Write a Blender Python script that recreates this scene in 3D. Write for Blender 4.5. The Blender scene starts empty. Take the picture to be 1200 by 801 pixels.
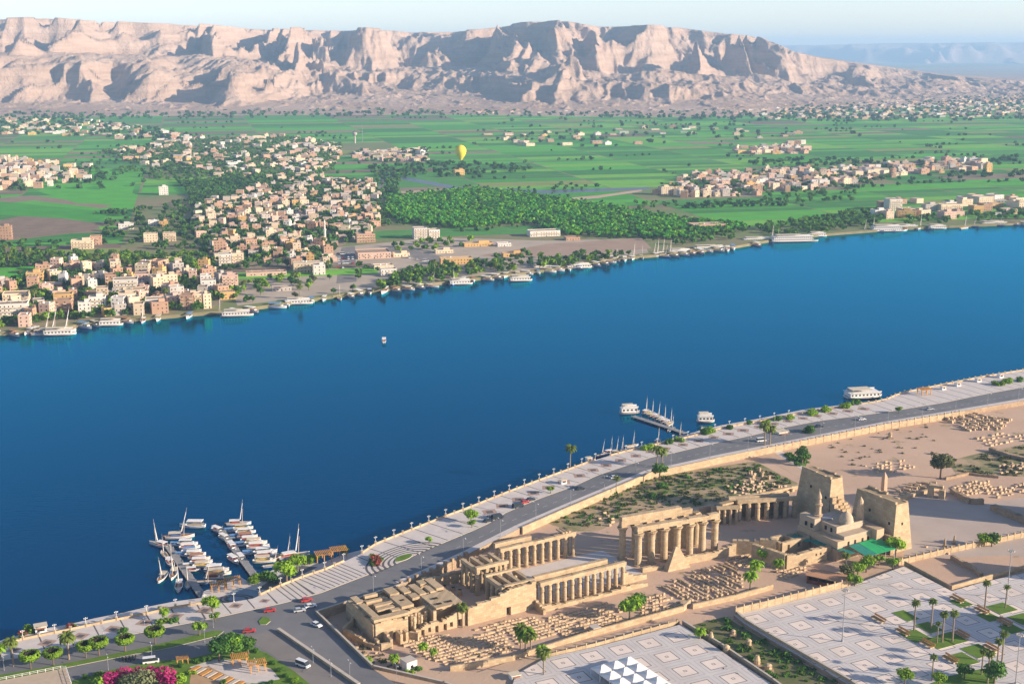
import bpy, math, random
import numpy as np
from mathutils import Vector, Matrix
random.seed(7)
C = bpy.context.scene.collection
S = bpy.context.scene
R = math.radians

# ------------------------------------------------------------ camera, sky, sun, exposure
F, YH, CAMH = 1500.0, 60.0, 223.0
PITCH = math.atan((400.5 - YH) / F)
cam_d = bpy.data.cameras.new("camera")
cam = bpy.data.objects.new("camera", cam_d); C.objects.link(cam)
cam.location = (0, 0, CAMH)
cam.rotation_euler = (R(90) - PITCH, 0, 0)
cam_d.sensor_width = 36.0; cam_d.lens = 36.0 * F / 1200.0
cam_d.clip_start = 1.0; cam_d.clip_end = 120000.0
S.camera = cam

SUN_EL, SUN_BACK = R(17), R(16)          # elevation; how far behind the +X axis the sun stands
sun_dir = Vector((math.cos(SUN_EL) * math.cos(SUN_BACK), -math.cos(SUN_EL) * math.sin(SUN_BACK), math.sin(SUN_EL)))
world = bpy.data.worlds.new("World"); S.world = world
world.use_nodes = True
wn = world.node_tree.nodes; wl = world.node_tree.links
sky = wn.new("ShaderNodeTexSky"); sky.sky_type = 'NISHITA'; sky.sun_disc = False
sky.sun_elevation = SUN_EL
sky.sun_rotation = math.atan2(sun_dir.x, sun_dir.y)
sky.air_density = 0.7; sky.dust_density = 0.45; sky.ozone_density = 1.4; sky.altitude = 100
tint = wn.new("ShaderNodeMix"); tint.data_type = 'RGBA'; tint.blend_type = 'MULTIPLY'; tint.inputs[0].default_value = 1.0
tint.inputs[7].default_value = (1.08, 0.945, 0.93, 1)
wl.new(sky.outputs[0], tint.inputs[6]); wl.new(tint.outputs[2], wn["Background"].inputs[0])
wn["Background"].inputs[1].default_value = 0.097
sun_l = bpy.data.lights.new("sun", 'SUN'); sun_l.energy = 4.2; sun_l.angle = R(0.5); sun_l.color = (1.0, 0.84, 0.66)
sun = bpy.data.objects.new("sun", sun_l); C.objects.link(sun)
sun.rotation_euler = (-sun_dir).to_track_quat('-Z', 'Y').to_euler()
S.view_settings.view_transform = 'Standard'; S.view_settings.look = 'None'
S.view_settings.exposure = 1.3; S.view_settings.gamma = 1.0
S.view_settings.use_curve_mapping = False
S.render.engine = 'CYCLES'
S.cycles.max_bounces = 5; S.cycles.diffuse_bounces = 3; S.cycles.glossy_bounces = 2
S.cycles.transmission_bounces = 2; S.cycles.volume_bounces = 0; S.cycles.transparent_max_bounces = 4
S.cycles.use_denoising = True
S.cycles.caustics_reflective = False; S.cycles.caustics_refractive = False

# ------------------------------------------------------------ from the photograph's pixels to the ground
_cp, _sp = math.cos(PITCH), math.sin(PITCH)
def P(x, y, z=0.0):
    u = (x - 600.0) / F; v = (400.5 - y) / F
    d = (u, _cp + v * _sp, -_sp + v * _cp)
    t = (z - CAMH) / d[2]
    return Vector((d[0] * t, d[1] * t, z))
def PX(p):
    q = Vector(p) - Vector((0, 0, CAMH))
    dep = q.y * _cp - q.z * _sp
    up = q.y * _sp + q.z * _cp
    return 600 + F * q.x / dep, 400.5 - F * up / dep
ORG = P(425, 745, 5)
AX = Vector((0.85888, 0.51218)); BX = Vector((0.51218, -0.85888))
TANG = math.atan2(AX.y, AX.x)
def T(s, t, z=5.0):
    q = ORG.xy + AX * s + BX * t
    return Vector((q.x, q.y, z))

# ------------------------------------------------------------ materials
MATS = {}
def mat(name, col, col2=None, scale=0.2, rough=0.85, spec=0.2, rnd=0.0, bump=0.0, bscale=None, metal=0.0, detail=5.0, contrast=0.25, trans=0.0):
    if name in MATS: return MATS[name]
    m = bpy.data.materials.new(name); m.use_nodes = True
    n, l = m.node_tree.nodes, m.node_tree.links
    b = n["Principled BSDF"]
    b.inputs["Roughness"].default_value = rough
    b.inputs["Specular IOR Level"].default_value = spec
    b.inputs["Metallic"].default_value = metal
    geo = n.new("ShaderNodeNewGeometry")
    nz = n.new("ShaderNodeTexNoise"); nz.inputs["Scale"].default_value = scale; nz.inputs["Detail"].default_value = detail
    nz.inputs["Roughness"].default_value = 0.62
    l.new(geo.outputs["Position"], nz.inputs["Vector"])
    mr = n.new("ShaderNodeMapRange"); mr.inputs[1].default_value = 0.5 - contrast; mr.inputs[2].default_value = 0.5 + contrast
    l.new(nz.outputs[0], mr.inputs[0])
    mx = n.new("ShaderNodeMix"); mx.data_type = 'RGBA'
    c2 = col2 or tuple(c * 0.72 for c in col)
    mx.inputs[6].default_value = (*col, 1); mx.inputs[7].default_value = (*c2, 1)
    l.new(mr.outputs[0], mx.inputs[0])
    out = mx.outputs[2]
    if rnd:
        oi = n.new("ShaderNodeObjectInfo")
        r2 = n.new("ShaderNodeMapRange"); r2.inputs[3].default_value = 1 - rnd; r2.inputs[4].default_value = 1 + rnd
        l.new(oi.outputs["Random"], r2.inputs[0])
        hs = n.new("ShaderNodeHueSaturation"); l.new(r2.outputs[0], hs.inputs["Value"]); l.new(out, hs.inputs["Color"])
        out = hs.outputs[0]
    l.new(out, b.inputs["Base Color"])
    if bump:
        nb = n.new("ShaderNodeTexNoise"); nb.inputs["Scale"].default_value = bscale or scale * 4; nb.inputs["Detail"].default_value = 6
        l.new(geo.outputs["Position"], nb.inputs["Vector"])
        bp = n.new("ShaderNodeBump"); bp.inputs["Strength"].default_value = 0.6; bp.inputs["Distance"].default_value = bump
        l.new(nb.outputs[0], bp.inputs["Height"]); l.new(bp.outputs[0], b.inputs["Normal"])
    if trans:
        tr = n.new("ShaderNodeBsdfTranslucent"); l.new(out, tr.inputs[0])
        ms = n.new("ShaderNodeMixShader"); ms.inputs[0].default_value = trans
        o = n["Material Output"]
        l.new(b.outputs[0], ms.inputs[1]); l.new(tr.outputs[0], ms.inputs[2]); l.new(ms.outputs[0], o.inputs[0])
    MATS[name] = m
    return m

def stone_mat(name, col, col2, dark=.62, bw=2.1, bh=1.0):
    """coursed masonry: blocks of slightly different tone with dark joints, stained and eroded"""
    m = mat(name, col, col2, 0.2, rough=0.95, detail=8, bump=.10, bscale=1.5)
    n, l = m.node_tree.nodes, m.node_tree.links; b = n["Principled BSDF"]
    geo = n.new("ShaderNodeNewGeometry"); sx = n.new("ShaderNodeSeparateXYZ"); l.new(geo.outputs["Position"], sx.inputs[0])
    k1, k2 = AX.x + BX.x, AX.y + BX.y
    def mt(op, a, c):
        q = n.new("ShaderNodeMath"); q.operation = op
        for i, v in enumerate((a, c)):
            if isinstance(v, (int, float)): q.inputs[i].default_value = v
            else: l.new(v, q.inputs[i])
        return q.outputs[0]
    u = mt('ADD', mt('MULTIPLY', sx.outputs[0], k1), mt('MULTIPLY', sx.outputs[1], k2))
    cx = n.new("ShaderNodeCombineXYZ"); l.new(u, cx.inputs[0]); l.new(sx.outputs[2], cx.inputs[1])
    br = n.new("ShaderNodeTexBrick"); br.inputs["Scale"].default_value = 1.0; br.inputs["Brick Width"].default_value = bw; br.inputs["Row Height"].default_value = bh
    br.inputs["Mortar Size"].default_value = .05; br.inputs["Mortar Smooth"].default_value = .5; br.inputs["Bias"].default_value = 0
    br.inputs["Color1"].default_value = (1.12, 1.12, 1.12, 1); br.inputs["Color2"].default_value = (.80, .78, .76, 1); br.inputs["Mortar"].default_value = (dark, dark * .95, dark * .9, 1)
    l.new(cx.outputs[0], br.inputs["Vector"])
    old = b.inputs["Base Color"].links[0].from_socket
    mu = n.new("ShaderNodeMix"); mu.data_type = 'RGBA'; mu.blend_type = 'MULTIPLY'; mu.inputs[0].default_value = .8
    l.new(old, mu.inputs[6]); l.new(br.outputs[0], mu.inputs[7])
    st = n.new("ShaderNodeTexNoise"); st.inputs["Scale"].default_value = .11; st.inputs["Detail"].default_value = 9; st.inputs["Roughness"].default_value = .72; l.new(geo.outputs["Position"], st.inputs["Vector"])
    mr = n.new("ShaderNodeMapRange"); mr.inputs[1].default_value = .55; mr.inputs[2].default_value = .72; mr.inputs[4].default_value = .55; l.new(st.outputs[0], mr.inputs[0])
    m2 = n.new("ShaderNodeMix"); m2.data_type = 'RGBA'; m2.blend_type = 'MULTIPLY'; l.new(mr.outputs[0], m2.inputs[0]); l.new(mu.outputs[2], m2.inputs[6]); m2.inputs[7].default_value = (.62, .54, .47, 1)
    l.new(m2.outputs[2], b.inputs["Base Color"]); return m

# ------------------------------------------------------------ mesh builder
class MB:
    def __init__(s): s.v = []; s.f = []; s.m = []; s.mats = []
    def mi(s, m):
        if m not in s.mats: s.mats.append(m)
        return s.mats.index(m)
    def add(s, vs, fs, m):
        k = len(s.v); i = s.mi(m)
        s.v.extend([tuple(q) for q in vs]); s.f.extend([tuple(k + j for j in f) for f in fs]); s.m.extend([i] * len(fs))
    def box(s, x0, x1, y0, y1, z0, z1, m, top=0.0, topx=None):
        a = top; b = top if topx is None else topx
        s.add([(x0, y0, z0), (x1, y0, z0), (x1, y1, z0), (x0, y1, z0), (x0 + b, y0 + a, z1), (x1 - b, y0 + a, z1), (x1 - b, y1 - a, z1), (x0 + b, y1 - a, z1)],
              [(3, 2, 1, 0), (4, 5, 6, 7), (0, 1, 5, 4), (1, 2, 6, 5), (2, 3, 7, 6), (3, 0, 4, 7)], m)
    def obox(s, cx, cy, z0, lx, ly, lz, a, m, tilt=0.0):
        c, n = math.cos(a), math.sin(a); vs = []
        for z in (0, lz):
            for X, Y in ((-lx / 2, -ly / 2), (lx / 2, -ly / 2), (lx / 2, ly / 2), (-lx / 2, ly / 2)):
                vs.append((cx + X * c - Y * n, cy + X * n + Y * c, z0 + z + tilt * X))
        s.add(vs, [(3, 2, 1, 0), (4, 5, 6, 7), (0, 1, 5, 4), (1, 2, 6, 5), (2, 3, 7, 6), (3, 0, 4, 7)], m)
    def prism(s, pts, z0, z1, m, side=None):
        n = len(pts)
        ar = sum(pts[i][0] * pts[(i + 1) % n][1] - pts[(i + 1) % n][0] * pts[i][1] for i in range(n))
        if ar < 0: pts = pts[::-1]
        vs = [(p[0], p[1], z1) for p in pts] + [(p[0], p[1], z0) for p in pts]
        s.add(vs, [tuple(range(n))], m)
        s.add(vs, [(i, i + n, (i + 1) % n + n, (i + 1) % n) for i in range(n)], side or m)
    def lathe(s, prof, n, m, cx=0, cy=0, z=0, cap=True):
        vs = []; fs = []
        for r, h in prof:
            for i in range(n):
                a = 2 * math.pi * i / n; vs.append((cx + r * math.cos(a), cy + r * math.sin(a), z + h))
        for j in range(len(prof) - 1):
            for i in range(n):
                k = (i + 1) % n
                fs.append((j * n + i, j * n + k, (j + 1) * n + k, (j + 1) * n + i))
        if cap: fs.append(tuple((len(prof) - 1) * n + i for i in range(n)))
        s.add(vs, fs, m)
    def tube(s, p, q, r0, r1, m, n=6):
        p = Vector(p); q = Vector(q); d = (q - p)
        if d.length < 1e-6: return
        d.normalize(); u = d.orthogonal().normalized(); w = d.cross(u); vs = []
        for c, r in ((p, r0), (q, r1)):
            for i in range(n):
                a = 2 * math.pi * i / n; vs.append(c + u * (r * math.cos(a)) + w * (r * math.sin(a)))
        fs = [(i, (i + 1) % n, n + (i + 1) % n, n + i) for i in range(n)] + [tuple(range(n - 1, -1, -1)), tuple(range(n, 2 * n))]
        s.add(vs, fs, m)
    def arr(s, V, Fc, m):
        k = len(s.v); i = s.mi(m)
        s.v.extend(map(tuple, V.tolist())); s.f.extend(map(tuple, (Fc + k).tolist())); s.m.extend([i] * len(Fc))
    def mesh(s, name, smooth=False):
        me = bpy.data.meshes.new(name); me.from_pydata(s.v, [], s.f)
        for m in s.mats: me.materials.append(m)
        if len(s.mats) > 1: me.polygons.foreach_set("material_index", s.m)
        if smooth: me.polygons.foreach_set("use_smooth", [True] * len(s.f))
        me.update(); return me
    def build(s, name, parent=None, smooth=False):
        return link(name, s.mesh(name, smooth), parent)
def link(name, me, parent=None):
    o = bpy.data.objects.new(name, me); C.objects.link(o)
    if parent: o.parent = parent
    return o
def npmesh(name, V, Fc, m, smooth=False):
    me = bpy.data.meshes.new(name)
    n, k = Fc.shape
    me.vertices.add(len(V)); me.vertices.foreach_set("co", np.asarray(V, dtype=np.float32).ravel())
    me.loops.add(n * k); me.loops.foreach_set("vertex_index", np.asarray(Fc, dtype=np.int32).ravel())
    me.polygons.add(n); me.polygons.foreach_set("loop_start", np.arange(0, n * k, k, dtype=np.int32))
    me.polygons.foreach_set("loop_total", np.full(n, k, dtype=np.int32))
    if smooth: me.polygons.foreach_set("use_smooth", np.ones(n, dtype=bool))
    me.materials.append(m); me.update(calc_edges=True); return me
def struct(o, kind="structure"): o["kind"] = kind; return o
THINGS = []
def tag(o, base, cat, where="", group=None, fixed=False):
    o["category"] = cat; o["kind"] = "thing"
    if group: o["group"] = group
    THINGS.append([o, base, where, fixed]); return o
def thing(name, base, cat, loc, rz=0.0, where="", group=None):
    o = bpy.data.objects.new(name, None); C.objects.link(o); o.empty_display_size = 1
    o.location = loc; o.rotation_euler = (0, 0, rz)
    return tag(o, base, cat, where, group)
def dup(root, loc, rz, sc=1.0, base=None, where="", group=None):
    c = root.copy(); C.objects.link(c); c.location = loc; c.rotation_euler = (0, 0, rz)
    c.scale = (sc, sc, sc) if not hasattr(sc, '__len__') else sc
    for ch in root.children:
        d = ch.copy(); C.objects.link(d); d.parent = c
        for g in ch.children:
            e = g.copy(); C.objects.link(e); e.parent = d
    tag(c, base, root["category"], where, group or root.get("group"))
    return c
class Kind:
    """a kind of thing: the first call places the thing itself, later calls copy it"""
    def __init__(s, make): s.make = make; s.first = None
    def __call__(s, loc, rz=0.0, sc=1.0, base="", where="", group=None):
        if s.first is None:
            s.first = s.make(); o = s.first
            o.location = loc; o.rotation_euler = (0, 0, rz); o.scale = (sc, sc, sc) if not hasattr(sc, '__len__') else sc
            for r in THINGS:
                if r[0] is o: r[1] = base; r[2] = where
            if group: o["group"] = group
            return o
        return dup(s.first, loc, rz, sc, base, where, group)
def inpoly(x, y, poly):
    r = False; n = len(poly)
    for i in range(n):
        x1, y1 = poly[i]; x2, y2 = poly[(i + 1) % n]
        if (y1 > y) != (y2 > y) and x < (x2 - x1) * (y - y1) / (y2 - y1) + x1: r = not r
    return r
def resample(pts, step):
    out = [Vector(pts[0])]; acc = 0.0
    for a, b in zip(pts[:-1], pts[1:]):
        a = Vector(a); b = Vector(b); L = (b - a).length; t = step - acc
        while t <= L:
            out.append(a.lerp(b, t / L)); t += step
        acc = (acc + L) % step
    return out
def pxline(pts, z): return [P(x, y, z) for x, y in pts]

# ------------------------------------------------------------ numpy noise
def _hash(ix, iy, seed):
    h = (ix.astype(np.int64) * 374761393 + iy.astype(np.int64) * 668265263 + seed * 1442695041) & 0xffffffff
    h = ((h ^ (h >> 13)) * 1274126177) & 0xffffffff
    return h ^ (h >> 16)
def gnoise(x, y, seed=0):
    ix = np.floor(x); iy = np.floor(y); fx = x - ix; fy = y - iy
    def g(dx, dy):
        a = _hash(ix + dx, iy + dy, seed) / 4294967296.0 * 2 * np.pi
        return np.cos(a) * (fx - dx) + np.sin(a) * (fy - dy)
    u = fx ** 3 * (fx * (fx * 6 - 15) + 10); v = fy ** 3 * (fy * (fy * 6 - 15) + 10)
    a = g(0, 0) * (1 - u) + g(1, 0) * u; b = g(0, 1) * (1 - u) + g(1, 1) * u
    return (a * (1 - v) + b * v) * 1.5
def fbm(x, y, o=5, seed=0, gain=0.5):
    r = 0; a = 1.0; f = 1.0
    for k in range(o):
        r = r + a * gnoise(x * f + 13.7 * k, y * f - 7.1 * k, seed + k); a *= gain; f *= 2.03
    return r
def ridged(x, y, o=5, seed=0, gain=0.5):
    r = 0; a = 1.0; f = 1.0; w = 1.0
    for k in range(o):
        n = 1 - np.abs(gnoise(x * f + 3.3 * k, y * f + 9.1 * k, seed + k)) * 1.6
        n = n * n * w; r = r + a * n; w = np.clip(n * 1.4, 0, 1); a *= gain; f *= 2.1
    return r
# ============================================================ SETTING
M_sand = mat("sand", (0.52, 0.375, 0.265), (0.41, 0.29, 0.20), 0.035, bump=0.15, bscale=0.8, rough=0.95, detail=8)
M_stone = stone_mat("sandstone", (0.50, 0.385, 0.24), (0.39, 0.29, 0.18))
M_stone_d = stone_mat("sandstone_weathered", (0.43, 0.32, 0.21), (0.28, 0.20, 0.13), .55, 1.2, .6)
M_asph = mat("asphalt", (0.20, 0.195, 0.195), (0.125, 0.127, 0.133), 0.06, rough=0.8, detail=8)
M_asph_p = mat("asphalt_worn", (0.24, 0.215, 0.195), (0.17, 0.155, 0.145), 0.08, rough=0.85, detail=8)
M_pave = mat("paving", (0.60, 0.54, 0.49), (0.48, 0.44, 0.41), 0.25, rough=0.8, detail=6)
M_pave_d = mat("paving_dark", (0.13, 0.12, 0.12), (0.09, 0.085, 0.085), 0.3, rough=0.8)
M_kerb = mat("kerb_stone", (0.52, 0.46, 0.38), (0.42, 0.37, 0.31), 0.5)
M_lawn = mat("lawn", (0.13, 0.22, 0.022), (0.075, 0.14, 0.018), 0.3, bump=0.1, bscale=3, rough=0.95, detail=8)
M_soil = mat("soil", (0.25, 0.18, 0.12), (0.17, 0.12, 0.08), 0.05, rough=0.95)
M_white = mat("white_paint", (0.78, 0.77, 0.74), (0.66, 0.65, 0.62), 0.8, rough=0.6, contrast=0.3)
M_dark = mat("dark_opening", (0.025, 0.022, 0.02), (0.015, 0.013, 0.012), 1.0)
M_metal = mat("grey_metal", (0.33, 0.34, 0.35), (0.25, 0.26, 0.27), 1.0, rough=0.5)

def water_mat():
    m = bpy.data.materials.new("river_water"); m.use_nodes = True
    n, l = m.node_tree.nodes, m.node_tree.links; b = n["Principled BSDF"]
    geo = n.new("ShaderNodeNewGeometry")
    nz = n.new("ShaderNodeTexNoise"); nz.inputs["Scale"].default_value = 0.004; nz.inputs["Detail"].default_value = 4
    l.new(geo.outputs["Position"], nz.inputs["Vector"])
    mx = n.new("ShaderNodeMix"); mx.data_type = 'RGBA'
    mx.inputs[6].default_value = (0.0, 0.015, 0.066, 1); mx.inputs[7].default_value = (0.0, 0.022, 0.086, 1)
    l.new(nz.outputs[0], mx.inputs[0]); l.new(mx.outputs[2], b.inputs["Base Color"])
    b.inputs["Roughness"].default_value = 0.12; b.inputs["IOR"].default_value = 1.33
    b.inputs["Specular IOR Level"].default_value = 0.26; b.inputs["Specular Tint"].default_value = (0.02, 0.5, 1.0, 1)
    mp = n.new("ShaderNodeMapping"); mp.inputs["Scale"].default_value = (0.25, 0.6, 1); mp.inputs["Rotation"].default_value = (0, 0, R(25))
    l.new(geo.outputs["Position"], mp.inputs[0])
    n1 = n.new("ShaderNodeTexNoise"); n1.inputs["Scale"].default_value = 0.8; n1.inputs["Detail"].default_value = 5; n1.inputs["Roughness"].default_value = 0.6
    l.new(mp.outputs[0], n1.inputs["Vector"])
    bp = n.new("ShaderNodeBump"); bp.inputs["Strength"].default_value = 0.22; bp.inputs["Distance"].default_value = 0.3
    l.new(n1.outputs[0], bp.inputs["Height"]); l.new(bp.outputs[0], b.inputs["Normal"])
    b.inputs["Specular IOR Level"].default_value = 0.0; b.inputs["Roughness"].default_value = .6
    gl_ = n.new("ShaderNodeBsdfGlossy"); gl_.inputs["Color"].default_value = (0.0, 0.72, 1.0, 1); gl_.inputs["Roughness"].default_value = 0.12; l.new(bp.outputs[0], gl_.inputs["Normal"])
    fr_ = n.new("ShaderNodeFresnel"); fr_.inputs["IOR"].default_value = 1.33; l.new(bp.outputs[0], fr_.inputs["Normal"])
    ms_ = n.new("ShaderNodeMixShader"); l.new(fr_.outputs[0], ms_.inputs[0]); l.new(b.outputs[0], ms_.inputs[1]); l.new(gl_.outputs[0], ms_.inputs[2])
    l.new(ms_.outputs[0], n["Material Output"].inputs[0])
    return m
mb = MB(); mb.add([(-2600, 300, 0), (4200, 300, 0), (4200, 3200, 0), (-2600, 3200, 0)], [(0, 1, 2, 3)], water_mat())
struct(mb.build("river_water"))

# ---- east bank
PROM_OUT = [(-90, 776), (0, 757), (32, 748), (80, 739), (110, 732), (145, 725), (175, 719), (200, 713), (235, 707), (268, 706), (297, 701), (320, 690), (350, 678), (383, 667), (405, 657),
            (425, 648), (440, 638), (460, 630), (485, 620), (520, 606), (545, 597), (600, 575), (635, 562), (700, 538), (730, 530), (765, 522), (784, 518), (817, 510),
            (845, 502), (885, 495), (915, 489), (945, 484), (985, 477), (1035, 470), (1055, 461), (1105, 451), (1150, 442), (1200, 434), (1290, 418)]
KERB = [(-90, 793), (0, 773), (33, 768), (127, 748), (200, 733), (248, 724), (293, 714), (330, 706), (375, 694), (408, 681), (440, 669), (463, 660), (500, 643), (551, 622), (573, 612), (592, 600),
        (630, 584), (672, 569), (700, 556), (763, 535), (789, 530), (827, 521), (869, 512), (887, 508), (910, 502), (957, 493), (1040, 482), (1107, 471), (1150, 462), (1200, 453), (1290, 437)]
ROAD_IN = [(371, 719), (405, 707), (440, 696), (470, 684), (500, 671), (550, 648), (612, 617), (660, 596), (722, 570), (762, 553), (800, 545), (845, 535), (900, 524), (960, 512), (1040, 496), (1130, 481), (1200, 469), (1290, 452)]
ZR = 8.0
prom_o = resample(pxline(PROM_OUT, ZR), 2.5); 
kerb = pxline(KERB, ZR)
def along(line):
    L = [0.0]
    for a, b in zip(line[:-1], line[1:]): L.append(L[-1] + (b - a).length)
    return L
def at_x(line, x):
    for a, b in zip(line[:-1], line[1:]):
        if a.x <= x <= b.x: return a.lerp(b, (x - a.x) / max(1e-6, b.x - a.x))
    return line[0] if x < line[0].x else line[-1]
def desert_mat():
    m = mat("east_ground", (0.56, 0.39, 0.275), (0.44, 0.30, 0.21), 0.02, rough=0.95, bump=0.15, bscale=0.7, detail=9)
    n, l = m.node_tree.nodes, m.node_tree.links
    # patches of dry grass
    geo = n.new("ShaderNodeNewGeometry"); nz = n.new("ShaderNodeTexNoise"); nz.inputs["Scale"].default_value = 0.045; nz.inputs["Detail"].default_value = 8; nz.inputs["Roughness"].default_value = 0.7
    mp = n.new("ShaderNodeMapping"); mp.inputs["Location"].default_value = (31, 7, 0); l.new(geo.outputs["Position"], mp.inputs[0]); l.new(mp.outputs[0], nz.inputs["Vector"])
    mr = n.new("ShaderNodeMapRange"); mr.inputs[1].default_value = 0.60; mr.inputs[2].default_value = 0.70; l.new(nz.outputs[0], mr.inputs[0])
    b = n["Principled BSDF"]; old = b.inputs["Base Color"].links[0].from_socket
    mx = n.new("ShaderNodeMix"); mx.data_type = 'RGBA'; mx.inputs[7].default_value = (0.14, 0.15, 0.06, 1)
    l.new(mr.outputs[0], mx.inputs[0]); l.new(old, mx.inputs[6]); l.new(mx.outputs[2], b.inputs["Base Color"])
    return m
M_east = desert_mat()
QUAY = [(-90, 768), (0, 750), (40, 738), (80, 731), (110, 724), (145, 717), (175, 710), (205, 704), (236, 700), (239, 692), (281, 675), (296, 684), (318, 668), (352, 656), (375, 660), (400, 650), (430, 642), (460, 630), (485, 620),
        (520, 606), (545, 597), (600, 575), (635, 562), (700, 538), (730, 527), (765, 519), (784, 515), (817, 505), (845, 498), (885, 491), (915, 485), (945, 479), (980, 475), (1035, 470), (1055, 461), (1105, 451), (1150, 442), (1200, 434), (1290, 418)]
quay = pxline(QUAY, 2.0)
mb = MB()
base_poly = [(p.x, p.y) for p in quay]
base_poly = [(-420, 330), (-420, base_poly[0][1] - 120)] + base_poly + [(900, 1130), (1500, 1500), (1500, 180), (-420, 180)]
mb.prism(base_poly, -3, 2.0, M_pave, mat("quay_wall", (0.34, 0.29, 0.23)))
struct(mb.build("quay_ground"))
mb = MB()
east_poly = [(p.x, p.y) for p in pxline(ROAD_IN, ZR)]
east_poly = [(-60, 380), (P(435, 790, 5).x, P(435, 790, 5).y)] + [(x + 1.0, y + 3.0) for x, y in east_poly] + [(900, 1000), (1500, 1300), (1500, 200), (-60, 200)]
mb.prism(east_poly, 1.0, 5.0, M_east); struct(mb.build("temple_ground"))
# road slab: between promenade kerb and the temple's retaining wall, with the fork at the left
road_poly = [(p.x, p.y) for p in kerb] + [(p.x, p.y) for p in reversed(pxline(ROAD_IN, ZR))]
fork = [(p.x, p.y) for p in pxline([(437, 783), (470, 805), (520, 840)], ZR)]
road_poly += fork + [(-20, 370), (-330, 370)]
mb = MB(); mb.prism(road_poly, 1.5, ZR, M_asph, M_stone_d); struct(mb.build("road"))
# promenade: strips across, dark bands every few metres
pv = MB(); i = 0
xs = [p.x for p in prom_o]
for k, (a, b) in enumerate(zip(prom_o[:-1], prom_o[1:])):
    def kk(p):
        best = None
        for q0, q1 in zip(kerb[:-1], kerb[1:]):
            d = q1 - q0; t = max(0, min(1, (p - q0).dot(d) / d.length_squared)); q = q0 + d * t
            if best is None or (q - p).length < (best - p).length: best = q
        return best
    ka, kb = kk(a), kk(b)
    up = Vector((0, 0, 0.14))
    px = PX(a)[0]
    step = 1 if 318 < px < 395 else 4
    if (ka - a).length < 1e-3: continue
    ins = 0.16
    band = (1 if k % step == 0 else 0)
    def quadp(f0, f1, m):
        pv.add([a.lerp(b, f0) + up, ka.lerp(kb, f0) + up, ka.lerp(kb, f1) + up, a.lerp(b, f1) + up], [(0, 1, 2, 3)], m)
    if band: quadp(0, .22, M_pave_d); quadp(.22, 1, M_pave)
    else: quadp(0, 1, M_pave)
    pv.add([ka + up, kb + up, kb - up, ka - up], [(0, 3, 2, 1)], M_kerb)
    pv.add([a + up, b + up, Vector((b.x, b.y, 1.2)), Vector((a.x, a.y, 1.2))], [(0, 1, 2, 3)], M_stone)
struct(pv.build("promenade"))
# pale kerb line
kb = MB(); kl = resample(kerb, 4.0)
for a, b in zip(kl[:-1], kl[1:]):
    d = (b - a).normalized(); nrm = Vector((d.y, -d.x, 0))
    kb.add([a + Vector((0, 0, .15)) - nrm * .1, b + Vector((0, 0, .15)) - nrm * .1, b + Vector((0, 0, .15)) + nrm * .5, a + Vector((0, 0, .15)) + nrm * .5,
            a + Vector((0, 0, 0)) + nrm * .5, b + nrm * .5], [(0, 3, 2, 1), (3, 4, 5, 2)], M_kerb)
struct(kb.build("road_kerb"))
def slab(name, pts, z, m, thick=0.13, side=None, kind="structure"):
    q = MB(); q.prism([(p.x, p.y) for p in pxline(pts, z)], z - thick, z, m, side or M_kerb)
    o = q.build(name); o["kind"] = kind; return o
# lane markings on the road
lm = MB(); cl = []
for a in resample(kerb, 6.0):
    q = kk(a)
ri = pxline(ROAD_IN, ZR)
for i, x in enumerate(np.arange(at_x(ri, 0).x - 40, 380, 5.0)):
    a, b = at_x(kerb, x), at_x(ri, x)
    c = a.lerp(b, 0.5); a2, b2 = at_x(kerb, x + 2.2), at_x(ri, x + 2.2); c2 = a2.lerp(b2, 0.5)
    if x > -45: 
        w = Vector((0, .09, 0)); z = Vector((0, 0, .008))
        lm.add([c - w + z, c2 - w + z, c2 + w + z, c + w + z], [(0, 1, 2, 3)], M_white)
struct(lm.build("lane_markings"))
# footway below the temple wall
fw_a = pxline([q for q in ROAD_IN if q[0] > 440], ZR); fm_ = MB()
for a, b in zip(fw_a[:-1], fw_a[1:]):
    d = (b - a).normalized(); nrm = Vector((-d.y, d.x, 0)); up = Vector((0, 0, .13))
    fm_.add([a + up, b + up, b + up + nrm * 3.6, a + up + nrm * 3.6, b + nrm * 3.6, a + nrm * 3.6], [(0, 1, 2, 3), (3, 2, 4, 5)], M_pave)
struct(fm_.build("footway"))
# carriageway median, gardens and paths at the left
slab("median_lawn", [(-40, 801), (0, 790), (80, 776), (160, 760), (215, 747), (250, 738), (262, 739), (256, 744), (200, 758), (120, 773), (80, 781), (0, 798), (-40, 808)], ZR + .14, M_lawn, .3)
slab("garden_lawn", [(55, 815), (85, 797), (130, 784), (180, 774), (222, 771), (262, 762), (290, 757), (312, 764), (345, 786), (372, 808), (370, 840), (30, 840)], ZR + .14, M_lawn, .3)
slab("paved_apron", [(283, 746), (325, 737), (420, 803), (440, 840), (392, 840), (350, 790), (316, 764)], ZR + .012, M_asph_p, .05, M_asph_p)
slab("garden_path", [(222, 781), (250, 772), (285, 772), (318, 783), (328, 795), (300, 800), (255, 797)], ZR + .155, M_pave, .05)
slab("garden_path", [(225, 782), (244, 780), (300, 806), (330, 840), (270, 840), (222, 800)], ZR + .16, mat("tan_paving", (0.46, 0.30, 0.17)), .05)
slab("traffic_island", [(303, 727), (308, 722), (315, 723), (317, 727), (312, 731), (305, 731)], ZR + .2, M_lawn, .3)
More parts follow.
